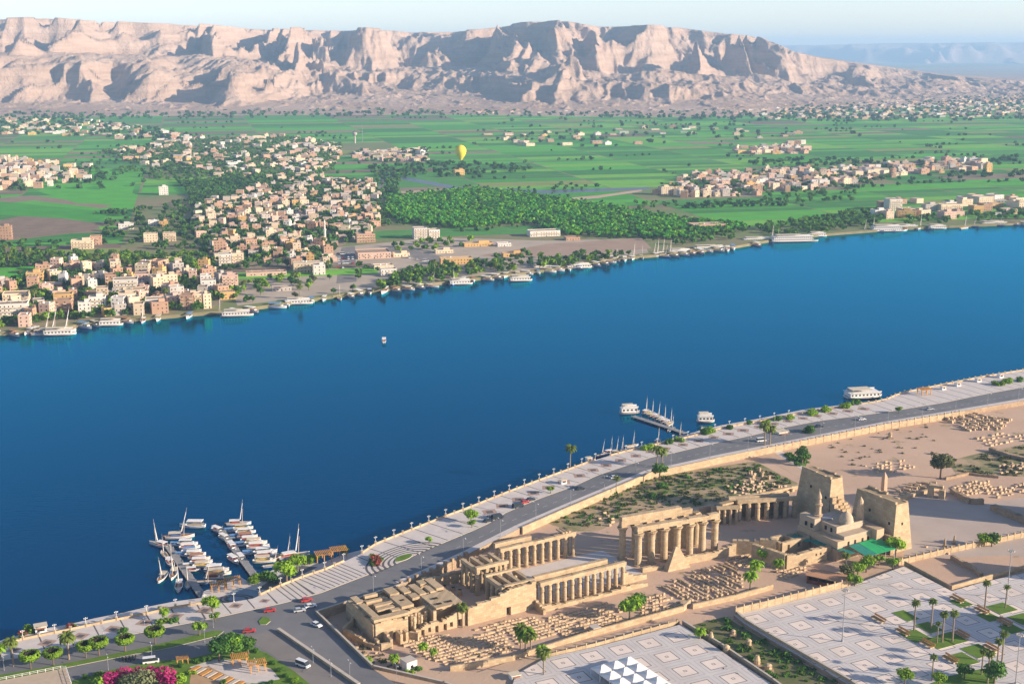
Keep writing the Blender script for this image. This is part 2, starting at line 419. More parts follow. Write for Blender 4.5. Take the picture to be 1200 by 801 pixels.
# plaza
def plaza_mat():
    m = bpy.data.materials.new("plaza_paving"); m.use_nodes = True
    n, l = m.node_tree.nodes, m.node_tree.links; b = n["Principled BSDF"]; b.inputs["Roughness"].default_value = .75
    geo = n.new("ShaderNodeNewGeometry"); mp = n.new("ShaderNodeMapping"); mp.vector_type = 'TEXTURE'
    mp.inputs["Rotation"].default_value = (0, 0, R(25.6)); mp.inputs["Scale"].default_value = (12.2, 12.2, 1); _c = P(1013.2, 778.8, 6.5); _o = Matrix.Rotation(R(25.6), 2) @ Vector((6.1, 6.1)); mp.inputs["Location"].default_value = (_c.x - _o.x, _c.y - _o.y, 0)
    l.new(geo.outputs["Position"], mp.inputs[0])
    sx = n.new("ShaderNodeSeparateXYZ"); l.new(mp.outputs[0], sx.inputs[0])
    def mth(op, a, b2=None, c=None):
        k = n.new("ShaderNodeMath"); k.operation = op
        for i, v in enumerate((a, b2, c)):
            if v is None: continue
            if isinstance(v, (int, float)): k.inputs[i].default_value = v
            else: l.new(v, k.inputs[i])
        return k.outputs[0]
    u = mth('ABSOLUTE', mth('SUBTRACT', mth('FRACT', sx.outputs[0]), 0.5)); v = mth('ABSOLUTE', mth('SUBTRACT', mth('FRACT', sx.outputs[1]), 0.5))
    d = mth('MAXIMUM', u, v)
    def band(lo, hi): return mth('MULTIPLY', mth('GREATER_THAN', d, lo), mth('LESS_THAN', d, hi))
    nz = n.new("ShaderNodeTexNoise"); nz.inputs["Scale"].default_value = .25; nz.inputs["Detail"].default_value = 6; l.new(geo.outputs["Position"], nz.inputs["Vector"])
    def mix(f, a, c):
        k = n.new("ShaderNodeMix"); k.data_type = 'RGBA'
        for i, q in ((0, f), (6, a), (7, c)):
            if isinstance(q, tuple): k.inputs[i].default_value = (*q, 1)
            else: l.new(q, k.inputs[i])
        return k.outputs[2]
    grey = mix(nz.outputs[0], (0.47, 0.44, 0.42), (0.62, 0.57, 0.53))
    pale = mix(nz.outputs[0], (0.64, 0.54, 0.46), (0.78, 0.67, 0.58))
    c = mix(mth('LESS_THAN', d, .295), grey, pale)
    c = mix(band(.272, .298), c, (.10, .08, .07))
    c = mix(band(.03, .055), c, (.2, .16, .14))
    c = mix(band(.41, .425), c, (.33, .30, .28))
    n2 = n.new("ShaderNodeTexNoise"); n2.inputs["Scale"].default_value = .06; n2.inputs["Detail"].default_value = 9; n2.inputs["Roughness"].default_value = .7; l.new(geo.outputs["Position"], n2.inputs["Vector"])
    r2 = n.new("ShaderNodeMapRange"); r2.inputs[1].default_value = .48; r2.inputs[2].default_value = .75; r2.inputs[4].default_value = .5; l.new(n2.outputs[0], r2.inputs[0])
    c = mix(r2.outputs[0], c, (.36, .31, .26))
    l.new(c, b.inputs["Base Color"])
    return m
M_plaza = plaza_mat(); ZP = 6.5
slab("plaza", [(860, 720), (900, 711), (997, 686), (1045, 668), (1060, 663), (1115, 692), (1150, 682), (1200, 671), (1330, 650), (1400, 860), (1060, 860), (997, 803), (900, 747), (872, 730)], ZP, M_plaza, 3, M_stone_d)
slab("plaza", [(604, 790), (640, 770), (700, 757), (798, 731), (905, 801), (930, 840), (590, 840)], ZP, M_plaza, 3, M_stone_d)
slab("promenade_path", [(437, 783), (560, 787), (640, 760), (795, 724), (798, 731), (640, 770), (604, 790), (590, 840), (500, 840)], 5.6, M_sand, .8, M_sand)
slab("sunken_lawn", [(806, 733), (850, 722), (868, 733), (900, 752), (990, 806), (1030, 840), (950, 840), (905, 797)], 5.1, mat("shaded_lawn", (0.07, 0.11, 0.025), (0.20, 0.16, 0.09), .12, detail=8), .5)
def plaza_bed(zx, zy, l1, l2):
    c = P(900 + zx / 4, 600 + zy / 4, ZP); e1 = Vector((math.cos(R(-64.4)), math.sin(R(-64.4)), 0)) * l1; e2 = Vector((math.cos(R(25.6)), math.sin(R(25.6)), 0)) * l2
    q = MB(); q.prism([(p.x, p.y) for p in (c - e1 - e2, c + e1 - e2, c + e1 + e2, c - e1 + e2)], ZP - .2, ZP + .15, M_lawn, M_kerb); o = q.build("lawn_bed"); o["kind"] = "structure"
for q in [(645, 485, 4.5, 3.0), (690, 580, 4.5, 4.2), (755, 540, 4.2, 3.4), (800, 610, 4.2, 4.2), (865, 590, 4.5, 3.6), (910, 690, 4.5, 4.4), (985, 650, 4.5, 4.6), (905, 425, 3.6, 3.2), (1035, 490, 3.6, 3.2), (1095, 450, 4.0, 4.8), (1140, 545, 3.6, 3.4), (1195, 500, 4.0, 4.4)]:
    plaza_bed(*q)
for pts in ([(1085, 803), (1110, 792), (1150, 783), (1166, 795), (1160, 830), (1080, 830)],):
    slab("lawn_bed", pts, ZP + .15, M_lawn, .3)
slab("avenue_court", [(1052, 590), (1085, 577), (1150, 590), (1200, 583), (1290, 570), (1290, 660), (1180, 650), (1060, 655)], 5.02, mat("court_paving", (0.46, 0.38, 0.32), (0.38, 0.31, 0.26), .06, detail=8), .3, M_sand)
slab("temple_path", [(883, 530), (893, 529), (945, 556), (938, 560)], 5.03, M_sand, .3, M_sand)
slab("temple_path", [(897, 524), (906, 522), (944, 545), (940, 550)], 5.03, M_pave, .3, M_sand)
gl = MB()
struct(slab("temple_lawn", [(640, 612), (660, 596), (722, 575), (770, 556), (850, 545), (885, 540), (935, 566), (925, 580), (846, 588), (826, 592), (735, 607), (700, 622), (668, 622)], 5.015,
     mat("dry_grass", (0.16, 0.17, 0.06), (0.42, 0.30, 0.19), .07, detail=9, contrast=.12, bump=.2, bscale=1.2), .3, M_sand))
slab("temple_lawn", [(1110, 540), (1150, 530), (1200, 520), (1240, 545), (1200, 558), (1120, 555)], 5.015, MATS["dry_grass"], .3, M_sand)
slab("temple_lawn", [(917, 533), (926, 530), (946, 541), (944, 547)], 5.04, M_lawn, .3, M_sand)

# ---- west bank
SHORE_W = [(-260, 412), (-120, 402), (0, 391), (60, 387), (110, 379), (200, 371), (280, 364), (350, 354), (430, 342), (500, 334), (560, 327), (610, 321), (680, 312), (720, 304), (800, 297), (860, 290), (910, 281), (970, 275), (1060, 268), (1200, 262), (1330, 256), (1500, 248)]
shore = pxline(SHORE_W, 1.5)
wpoly = [(-9000, 900)] + [(-2600, 1000)] + [(p.x, p.y) for p in shore] + [(4200, 2700), (16000, 5000), (16000, 29000), (-9000, 29000)]
M_west = mat("west_ground", (0.12, 0.20, 0.05), (0.24, 0.19, 0.11), 0.006, rough=.95, detail=9, contrast=.14)
mb = MB(); mb.prism(wpoly, -3, 3.0, M_west, mat("river_bank", (0.27, 0.21, 0.14), (0.12, 0.13, 0.05), .05)); struct(mb.build("west_ground"))
ZW = 3.0
# exclusion zones, in the photograph's pixels (villages, groves, squares)
Z_RIVER = [(0, 336), (58, 314), (150, 312), (250, 318), (278, 345), (250, 360), (170, 368), (100, 374), (0, 386), (-60, 392), (-60, 345)]
Z_MID = [(230, 240), (300, 222), (352, 208), (440, 214), (452, 262), (392, 292), (385, 322), (330, 312), (262, 318), (246, 300), (226, 268)]
Z_UP = [(120, 178), (240, 163), (330, 160), (402, 170), (392, 200), (330, 215), (240, 205), (150, 190)]
Z_LEFT = [(-60, 190), (20, 186), (108, 198), (104, 212), (40, 222), (-60, 226)]
Z_RIGHT = [(778, 222), (800, 208), (900, 200), (1000, 198), (1052, 192), (1060, 205), (1020, 214), (960, 222), (880, 230), (800, 232)]
Z_TIP = [(1040, 196), (1090, 188), (1160, 190), (1160, 198), (1060, 206)]
Z_QUAYR = [(1020, 246), (1060, 235), (1200, 230), (1300, 226), (1300, 245), (1200, 250), (1030, 262)]
Z_CENTRE = [(415, 178), (500, 174), (500, 190), (420, 190)]
Z_SMALLR = [(856, 174), (940, 168), (950, 180), (870, 181)]
Z_PLAINS = [(560, 158), (800, 148), (960, 158), (800, 168), (600, 172)]
Z_FARR = [(820, 128), (900, 112), (1060, 106), (1300, 100), (1300, 135), (1050, 140), (900, 140)]
Z_FARL = [(-60, 140), (80, 138), (240, 160), (200, 168), (60, 158), (-60, 158)]
Z_FOOT = [(560, 127), (700, 120), (860, 118), (860, 130), (700, 133), (560, 134)]
GROVE = [(455, 232), (560, 222), (640, 232), (800, 258), (880, 266), (800, 282), (660, 276), (620, 262), (540, 268), (470, 262), (450, 250)]
SQUARE = [(375, 283), (510, 275), (760, 280), (760, 300), (620, 318), (430, 338), (280, 360), (270, 335), (330, 318)]
VILL = [Z_RIVER, Z_MID, Z_UP, Z_LEFT, Z_RIGHT, Z_TIP, Z_QUAYR, Z_CENTRE, Z_SMALLR, Z_FARR, Z_FARL]
# farmland: a patchwork of parcels
GREENS = [((0.055, 0.31, 0.025), (0.04, 0.22, 0.02)), ((0.09, 0.39, 0.03), (0.06, 0.29, 0.025)), ((0.04, 0.22, 0.03), (0.028, 0.16, 0.02)), ((0.17, 0.43, 0.04), (0.12, 0.33, 0.03)),
          ((0.07, 0.27, 0.045), (0.05, 0.19, 0.03)), ((0.20, 0.15, 0.10), (0.15, 0.11, 0.075)), ((0.26, 0.20, 0.13), (0.2, 0.15, 0.1)), ((0.24, 0.30, 0.07), (0.17, 0.22, 0.05))]
FM = [mat("crop_field_%s" % "abcdefgh"[i], a, b, 0.03, rough=.95, detail=7, bump=.5, bscale=.35) for i, (a, b) in enumerate(GREENS)]
rng = random.Random(3); fields = MB(); hedge_lines = []
FA = R(14); fc, fs = math.cos(FA), math.sin(FA)
def fw(u, v): return (u * fc - v * fs, u * fs + v * fc)
def split(u0, u1, v0, v1):
    w, h = u1 - u0, v1 - v0
    lim = 1.0 + (v0 - 1000) / 2600.0
    if w > 290 * lim: 
        k = u0 + w * rng.uniform(.35, .65); split(u0, k, v0, v1); split(k, u1, v0, v1); return
    if h > 42 * lim and not (h < 85 * lim and rng.random() < .22):
        k = v0 + h * rng.uniform(.35, .65); split(u0, u1, v0, k); split(u0, u1, k, v1); return
    cx, cy = fw((u0 + u1) / 2, (v0 + v1) / 2); px, py = PX((cx, cy, ZW))
    if px < -120 or px > 1320 or py < 129 - max(0, px - 830) * .05: return
    if any(inpoly(px, py, z) for z in VILL[:5] + [GROVE, SQUARE]): return
    for q in ((u0, v0), (u1, v0), (u1, v1), (u0, v1)):
        ex = PX((*fw(*q), ZW)); 
        sy = np.interp(ex[0], [a for a, b in SHORE_W], [b for a, b in SHORE_W])
        if ex[1] > sy - 6: return
    wts = [4, 4, 4, 3, 3, 2, 1, 1.5] if px < 560 else [4, 5, 4, 5, 3, .9, .6, 1.6]
    if py > 205 and px < 150: wts = [4, 5, 2, 3, 1, 3, 2, 1]
    m = rng.choices(FM, wts)[0]; g = 1.2 + .5 * lim
    pts = [fw(u0 + g, v0 + g), fw(u1 - g, v0 + g), fw(u1 - g, v1 - g), fw(u0 + g, v1 - g)]
    fields.add([(x, y, ZW + .05) for x, y in pts], [(0, 1, 2, 3)], m)
    if rng.random() < .3: hedge_lines.append(((u0, v1), (u1, v1)))
    if rng.random() < .10: hedge_lines.append(((u0, v0), (u0, v1)))
split(-3200, 4200, 1050, 5200)
struct(fields.build("farmland"))
slab("bare_field", [(-60, 268), (0, 258), (40, 250), (112, 262), (118, 268), (70, 275), (-60, 290)], ZW + .07, M_soil, .1, M_soil)
slab("bare_field", [(-60, 236), (38, 229), (132, 241), (120, 244), (40, 235), (-60, 243)], ZW + .08, FM[6], .1, M_soil)
slab("crop_field_patch", [(44, 224), (60, 217), (160, 212), (150, 240), (90, 238)], ZW + .09, FM[1], .1, M_soil)
slab("crop_field_patch", [(-60, 247), (0, 236), (128, 248), (120, 258), (0, 252)], ZW + .09, FM[0], .1, M_soil)
M_dirt = mat("village_dirt", (0.33, 0.26, 0.18), (0.17, 0.16, 0.09), 0.03, detail=8)
slab("village_ground", Z_RIVER[:-2] + [(-60, 392), (-60, 340)], ZW + .03, M_dirt, .1, M_dirt)
slab("village_ground", Z_MID, ZW + .03, M_dirt, .1, M_dirt)
slab("village_ground", Z_RIGHT, ZW + .03, M_dirt, .1, M_dirt)
slab("village_ground", Z_QUAYR, ZW + .03, mat("quay_green", (0.12, 0.14, 0.05), (0.3, .24, .16), .03), .1, M_dirt)
slab("landing_square", [(375, 292), (512, 278), (640, 282), (752, 279), (760, 296), (700, 303), (620, 316), (560, 323), (430, 338), (350, 349), (278, 358), (272, 338), (330, 318), (372, 320)], ZW + .034, mat("square_dirt", (0.47, 0.39, 0.30), (0.34, 0.28, 0.21), .03, detail=8), .1, M_dirt)
slab("bare_field", [(560, 300), (640, 286), (752, 279), (764, 291), (700, 297), (640, 300)], ZW + .04, mat("pink_soil", (0.38, 0.27, 0.2), (0.3, .21, .15), .03, detail=8), .1, M_soil)
slab("ferry_road", [(394, 332), (400, 290), (416, 288), (418, 330)], ZW + .045, M_asph_p, .1, M_asph_p)
slab("ferry_road", [(450, 292), (462, 288), (545, 306), (560, 318), (545, 320)], ZW + .044, M_asph_p, .1, M_asph_p)
slab("ferry_road", [(425, 262), (432, 262), (446, 236), (452, 205), (448, 205), (440, 234)], ZW + .1, M_asph_p, .1, M_asph_p)
slab("canal", [(440, 214), (452, 207), (540, 223), (640, 227), (760, 222), (762, 219), (640, 223), (540, 219), (452, 203)], ZW + .1, mat("canal_water", (0.06, 0.07, 0.07), (0.04, .05, .05), .01, rough=.3), .1, M_soil)
slab("dirt_track", [(640, 234), (700, 229), (752, 222), (752, 224), (700, 232), (642, 237)], ZW + .11, M_sand, .1, M_sand)
slab("dirt_track", [(470, 224), (540, 221), (540, 223), (470, 227)], ZW + .115, M_sand, .1, M_sand)

# ---- the desert hills
def hill_mat():
    m = bpy.data.materials.new("desert_rock"); m.use_nodes = True
    n, l = m.node_tree.nodes, m.node_tree.links; b = n["Principled BSDF"]; b.inputs["Roughness"].default_value = .95; b.inputs["Specular IOR Level"].default_value = .1
    geo = n.new("ShaderNodeNewGeometry")
    mp = n.new("ShaderNodeMapping"); mp.inputs["Scale"].default_value = (.003, .003, .05); l.new(geo.outputs["Position"], mp.inputs[0])
    nz = n.new("ShaderNodeTexNoise"); nz.inputs["Scale"].default_value = 1.0; nz.inputs["Detail"].default_value = 10; nz.inputs["Roughness"].default_value = .65
    l.new(mp.outputs[0], nz.inputs["Vector"])
    cr = n.new("ShaderNodeValToRGB"); e = cr.color_ramp.elements
    e[0].position = .32; e[0].color = (0.35, 0.24, 0.175, 1); e[1].position = .68; e[1].color = (0.50, 0.37, 0.285, 1)
    l.new(nz.outputs[0], cr.inputs[0]); l.new(cr.outputs[0], b.inputs["Base Color"])
    nb = n.new("ShaderNodeTexNoise"); nb.inputs["Scale"].default_value = .03; nb.inputs["Detail"].default_value = 8; nb.inputs["Roughness"].default_value = .7
    l.new(geo.outputs["Position"], nb.inputs["Vector"])
    bp = n.new("ShaderNodeBump"); bp.inputs["Strength"].default_value = .9; bp.inputs["Distance"].default_value = 22
    l.new(nb.outputs[0], bp.inputs["Height"]); l.new(bp.outputs[0], b.inputs["Normal"])
    return m
M_rock = hill_mat()
def ss(x, a, b):
    t = np.clip((x - a) / (b - a), 0, 1); return t * t * (3 - 2 * t)
def make_hills():
    cols = np.arange(-260, 1330, 1.25); rows = 460
    Yr = 4150 + (8400 - 4150) * np.linspace(0, 1, rows) ** 1.15
    px, Y = np.meshgrid(cols, Yr)
    X = (px - 600) / F * (Y * _cp + (CAMH - 100) * _sp)
    wx = fbm(X / 700, Y / 700, 3, 5) * 150; wy = fbm(X / 700, Y / 700, 3, 9) * 150
    xs = X - .55 * (Y - 5200) * ss(px, 420, 200)
    spur = ridged((xs + wx) / 520, (Y + wy) / 1300, 5, 21, .46)
    spur2 = ridged((xs * 1.0 + wx * .7 + 300) / 240, (Y + wy * .7) / 800, 4, 27, .45)
    flute = ridged((xs + wx * .4) / 105, (Y + wy * .4) / 420, 5, 31, .6)
    pxw = px + fbm(X / 500, Y / 500, 4, 77) * 14
    foot = 4560 + np.interp(px, [-260, 0, 120, 200, 420, 560, 700, 860, 930, 1330], [60, 80, 60, 140, 200, 200, 60, 60, 420, 1600])
    offL = np.interp(pxw, [-260, 20, 60, 95, 130, 175, 205, 240, 286, 310, 470, 560, 600, 690, 720, 790, 830, 1330], [120, 60, 190, 0, 230, 20, 210, 150, -60, 190, 470, 340, 150, 60, 260, 130, 300, 500])
    offU = np.interp(pxw, [-260, -60, 0, 30, 60, 95, 130, 178, 232, 262, 316, 345, 400, 440, 478, 655, 735, 770, 800, 850, 915, 960, 1330], [300, 60, 420, 40, 360, 20, 420, 40, 560, 90, 560, 120, 600, 60, 900, 30, 460, 160, 400, 600, 40, 420, 700])
    d = Y - foot
    n1 = fbm(X / 420, Y / 420, 4, 41, .45); n2 = fbm(X / 420, Y / 420, 4, 43, .45)
    dl = d - 260 - offL * 1.1 + (spur - 1.0) * 260 + (flute - .9) * 60 + n1 * 90
    du = d - 820 - offU * 1.3 + (spur - 1.0) * 560 + (spur2 - .9) * 170 + (flute - .9) * 55 + n2 * 110
    sky_px = np.interp(px, [-260, 0, 60, 100, 170, 240, 300, 400, 500, 560, 610, 640, 665, 700, 760, 800, 830, 880, 905, 930, 960, 1010, 1100, 1330], [32, 27, 25, 28, 31, 32, 36, 36, 38, 36, 30, 29, 29, 33, 33, 34, 38, 43, 50, 61, 68, 76, 90, 108])
    top = np.maximum(CAMH + (60 - sky_px) * 6900 / F / _cp, 14)
    lf = ss(px, 420, 240)                                   # the taller massif at the left
    rf_ = ss(px, 540, 680)                                  # low broken ground in front of the right half
    cl = np.clip(.5 + fbm(X / 420, Y / 900, 3, 81) * .9, 0, 1) * (1 - .75 * ss(px, 90, 20))
    apron = .03 * ss(d, -120, 300) + .12 * ss(d, 100, 1100)
    f1 = apron + (.09 + .05 * lf) * ss(dl, 0, 260) + (.15 + .08 * lf) * (ss(dl, 230, 320) * cl + np.clip(dl / 460, 0, 1) * (1 - cl)) * (1 - .8 * rf_) + .04 * ss(dl, 320, 800)
    m1 = .37 + .13 * lf - .12 * rf_
    cu = np.clip(.12 + fbm(X / 480, Y / 900, 3, 83) * 1.0, 0, 1) * (1 - .8 * lf)
    f2 = cu * (.62 * ss(du, 0, 460) + .26 * ss(du, 420, 500) + .12 * ss(du, 500, 1000)) + (1 - cu) * (.92 * np.clip((du + 60) / 940, 0, 1) ** 1.05 + .08 * ss(du, 600, 1200))
    fr = f1 + (1 - m1) * f2
    h = fr * (top - 3)
    slope_ = np.clip(fr * 4, 0, 1) * (1 - .85 * ss(fr, .88, 1))
    h += (ridged(xs / 70, Y / 130, 4, 53) - .9) * 8 * slope_ + fbm(X / 130, Y / 130, 6, 51) * 8 * slope_ * (1 - .5 * rf_)
    h += np.clip(ridged(X / 190, Y / 170, 4, 61) - 1.05, 0, 1) * 15 * ss(d, -60, 200) * (1 - ss(dl, 60, 260))
    h += np.clip(fbm(X / 420, Y / 300, 5, 63, .42), 0, 1) * 50 * rf_ * ss(dl, 0, 300) * (1 - ss(du, 0, 250))
    h = np.minimum(np.maximum(h, 0), (top - 3) * 1.004)
    h *= ss(np.abs(Y - 4150), 0, 260)
    V = np.stack([X, Y, 2.6 + h + .5 * ss(d, -400, -100)], -1).reshape(-1, 3)
    nc = len(cols); i = np.arange((rows - 1) * (nc - 1)); r = i // (nc - 1); c = i % (nc - 1); a = r * nc + c
    Fq = np.stack([a, a + 1, a + nc + 1, a + nc], -1)
    struct(link("desert_hills", npmesh("desert_hills", V, Fq, M_rock)))
make_hills()
def far_range():
    cols = np.arange(780, 1500, 3.0); Y = np.linspace(23500, 27500, 40)
    px, Yg = np.meshgrid(cols, Y); X = (px - 600) / F * Yg
    sky_px = np.interp(px, [780, 900, 960, 1040, 1100, 1200, 1500], [58, 54, 53, 51, 51, 50, 51])
    top = CAMH + (60 - sky_px) * 26500 / F
    t = (Yg - 23500) / 4000
    h = top * ss(t + (ridged(X / 1800, Yg / 1800, 5, 71) - 1) * .35, 0.05, .8)
    V = np.stack([X, Yg, 2 + h], -1).reshape(-1, 3); nc = len(cols)
    i = np.arange((len(Y) - 1) * (nc - 1)); r = i // (nc - 1); c = i % (nc - 1); a = r * nc + c
    struct(link("distant_mountains", npmesh("distant_mountains", V, np.stack([a, a + 1, a + nc + 1, a + nc], -1), M_rock)))
far_range()
slab("desert_plain", [(820, 120), (880, 100), (1000, 88), (1400, 88), (1400, 101), (1060, 104), (900, 112)], ZW + .3, mat("plain_sand", (0.36, 0.25, 0.19), (0.3, 0.2, .15), .002), .1)
slab("desert_plain", [(830, 86), (1400, 72), (1400, 87), (900, 99)], ZW + .2, mat("plain_pale", (0.34, 0.27, 0.21), (0.2, 0.19, .12), .001), .1)

# ---- the air
hz = MB(); hz.box(-9500, 16500, -400, 29500, -4.2, 470, mat("haze_surface", (1, 1, 1)))
ho = hz.build("haze"); struct(ho, "stuff")
hm = bpy.data.materials.new("haze"); hm.use_nodes = True
hm.node_tree.nodes.clear(); o_ = hm.node_tree.nodes.new("ShaderNodeOutputMaterial"); pv_ = hm.node_tree.nodes.new("ShaderNodeVolumePrincipled")
pv_.inputs["Density"].default_value = 0.000066; pv_.inputs["Color"].default_value = (0.42, 0.69, 1.0, 1); pv_.inputs["Anisotropy"].default_value = 0.0
hm.node_tree.links.new(pv_.outputs[0], o_.inputs["Volume"])
ho.data.materials.clear(); ho.data.materials.append(hm)
# ============================================================ THE TEMPLE
class TB:
    """a thing in the temple's own frame: s along the axis (towards the pylons), t across (towards the town)"""
    def __init__(s, name, base, cat, s0, t0, where="", z=5.0, group=None):
        s.s0, s.t0, s.z = s0, t0, z
        s.o = thing(name, base, cat, T(s0, t0, z), TANG, where, group)
    def loc(s, a, t): return (a - s.s0, -(t - s.t0))
    def part(s, name): 
        s.mb = MB(); s.nm = name; return s
    def box(s, a0, a1, t0, t1, z0, z1, m, top=0.0, topx=None):
        s.mb.box(a0 - s.s0, a1 - s.s0, -(t1 - s.t0), -(t0 - s.t0), z0, z1, m, top, topx); return s
    def done(s, parent=None): return s.mb.build(s.nm, parent or s.o)
rt = random.Random(11)
def ragged_wall(tb, name, p, q, thick, hs, m=M_stone, z0=0.0, n=None, openings=()):
    """a ruined wall from p to q (temple frame): heights hs from end to end, top broken block by block; openings (from, to, sill, head)"""
    mb = MB(); p = Vector(p); q = Vector(q); L = (q - p).length; d = (q - p) / L
    n = n or max(1, int(L / 2.2)); a = math.atan2(-d.y, d.x)
    cuts = sorted({round(L * k / n, 3) for k in range(n + 1)} | {c for o in openings for c in o[:2]})
    for c0, c1 in zip(cuts[:-1], cuts[1:]):
        if c1 - c0 < .02: continue
        c = (c0 + c1) / 2; h = float(np.interp(c / L, np.linspace(0, 1, len(hs)), hs)) + rt.choice((-.45, 0, 0, .0, .3)) * (1 if len(set(hs)) > 1 else .35)
        w = p + d * c; x, y = tb.loc(w.x, w.y)
        hit = [o for o in openings if o[0] - .01 <= c <= o[1] + .01]
        th = thick - rt.uniform(0, .05)
        if hit:
            if hit[0][2] > .05: mb.obox(x, y, z0, c1 - c0, th, hit[0][2], a, m)
            if h - hit[0][3] > .05: mb.obox(x, y, z0 + hit[0][3], c1 - c0, th, h - hit[0][3], a, m)
        else: mb.obox(x, y, z0, c1 - c0, th, h, a, m)
    return mb.build(name, tb.o)
def col_mesh(r, h, kind, m=M_stone):
    mb = MB()
    if kind == "open":      # tall shaft with an open bell capital
        prof = [(r * 1.35, 0), (r * 1.35, .5), (r * .96, .52), (r, h * .12), (r * .93, h * .78), (r * .95, h * .80), (r * 1.05, h * .86), (r * 1.55, h * .935), (r * 1.5, h * .945), (r * .7, h * .95), (r * .7, h)]
    elif kind == "bud":     # bundled shaft, closed bud capital
        prof = [(r * 1.25, 0), (r * 1.25, .4), (r * .85, .42), (r, h * .1), (r * .95, h * .55), (r * .8, h * .68), (r * .82, h * .69), (r * 1.05, h * .74), (r * .98, h * .84), (r * .78, h * .93), (r * .8, h * .935), (r * .8, h)]
    else: prof = [(r, 0), (r * .98, h * .5), (r * .9, h)]
    mb.lathe(prof, 16, m); s = r * .84
    mb.box(-s, s, -s, s, h * .96, h, m)
    return mb.mesh("column", smooth=False)
def put(me, tb, s, t, name="column", z=0.0):
    o = link(name, me, tb.o); x, y = tb.loc(s, t); o.location = (x, y, z); return o

# --- the great colonnade
gc = TB("great_colonnade", "tallest colonnade, two rows of great sandstone columns carrying long architraves", "colonnade", 130, -3)
gcol = col_mesh(1.62, 15.8, "open")
N1, N2, F1, F2 = (131.6, -2.2), (170.5, 2.2), (129.8, -11.5), (168.0, -8.0)
for k in range(7):
    put(gcol, gc, N1[0] + (N2[0] - N1[0]) * k / 6, N1[1] + (N2[1] - N1[1]) * k / 6)
for k in range(7):
    put(gcol, gc, F1[0] + (F2[0] - F1[0]) * k / 6, F1[1] + (F2[1] - F1[1]) * k / 6)
def beam(tb, name, p, q, w, z0, h, m=M_stone, ext=1.2, jag=0):
    mb = MB(); p = Vector(p); q = Vector(q); L = (q - p).length; d = (q - p) / L; a = math.atan2(-d.y, d.x); p = p - d * ext; L += 2 * ext
    n = max(1, round(L / 5.5))
    for k in range(n):
        c = p + d * (L * (k + .5) / n); x, y = tb.loc(c.x, c.y)
        mb.obox(x, y, z0, L / n - .04, w - rt.uniform(0, .08), h - (rt.uniform(0, jag) if jag else rt.uniform(0, .05)), a, m)
    return mb.build(name, tb.o)
beam(gc, "architrave", N1, N2, 2.3, 15.8, 2.4, jag=.5)
beam(gc, "architrave", F1, (164, -8.4), 2.3, 15.8, 2.6, jag=.2)
beam(gc, "cornice", (129.8, -11.5), (158, -8.9), 2.9, 18.4, 1.5)
ragged_wall(gc, "ruined_wall", (128.5, 4.8), (176, 10.0), 1.6, [2.2, 1.6, 1.5, 3.2, 3.6, 3.8, 3.0, 4.2, 5.6])
mb = MB()
_bx = [(142.0, 9.4), (155.5, 9.4)]
def _bv(sv, tv, z): x, y = gc.loc(sv, tv); return (x, y, z)
mb.add([_bv(138, 10.6, 0), _bv(150, 11.2, 0), _bv(145.4, 9.0, 9.2), _bv(143.4, 8.9, 9.8), _bv(138, 7.2, 0), _bv(150, 7.8, 0), _bv(145.4, 8.0, 9.2), _bv(143.4, 7.9, 9.8)], [(0, 1, 2, 3), (5, 4, 7, 6), (1, 5, 6, 2), (4, 0, 3, 7), (3, 2, 6, 7)], M_stone)
mb.build("buttress", gc.o)
# --- sun court: two colonnades
cc = col_mesh(.98, 9.6, "bud")
wc = TB("court_colonnade", "double row of bud columns along the river side of the open court", "colonnade", 76, -27)
for k in range(10):
    put(cc, wc, 77 + 4.05 * k, -26)
for k in range(10):
    put(cc, wc, 77 + 4.05 * k, -30.6)
beam(wc, "architrave", (77, -26), (113.4, -26), 1.7, 9.6, 1.7, jag=.3)
beam(wc, "architrave", (77, -30.6), (93, -30.6), 1.7, 9.6, 2.2)
for k in range(3): beam(wc, "roof_beam", (111.5 - 1.6 * k, -31), (111.5 - 1.6 * k, -26), 1.1, 11.3, .7, ext=.3)
ec = TB("court_colonnade", "double row of bud columns lining the town side of the open court", "colonnade", 72, 13)
for k in range(12):
    put(cc, ec, 72.5 + 3.62 * k, 13.3)
for k in range(12):
    put(cc, ec, 72.5 + 3.62 * k, 8.6)
beam(ec, "architrave", (72.5, 13.3), (112.3, 13.3), 1.7, 9.6, 1.7, jag=.25)
beam(ec, "architrave", (72.5, 8.6), (106, 8.6), 1.9, 9.6, 2.5)
ragged_wall(ec, "plinth_wall", (70, 16.8), (122, 17.2), 1.4, [3.2, 2.4, 1.8, 1.6, 1.5, 1.7, 1.5, 2.6, 2.2, 1.2])
ragged_wall(ec, "stair_wall", (70, 11.2), (70, 19.5), 1.3, [5.0, 3.6, 2.4, 1.6])
ragged_wall(ec, "ruined_wall", (114, 11), (126, 11), 1.5, [6.5, 4.5, 3.2, 2.4, 2.0])
pv1 = slab("court_floor", [], 0, M_pave) if False else None
q = MB(); q.prism([T(70, -24)[:2], T(70, 8)[:2], T(128, 8)[:2], T(128, -24)[:2]], 4.6, 5.06, M_pave, M_stone); struct(q.build("court_floor"))
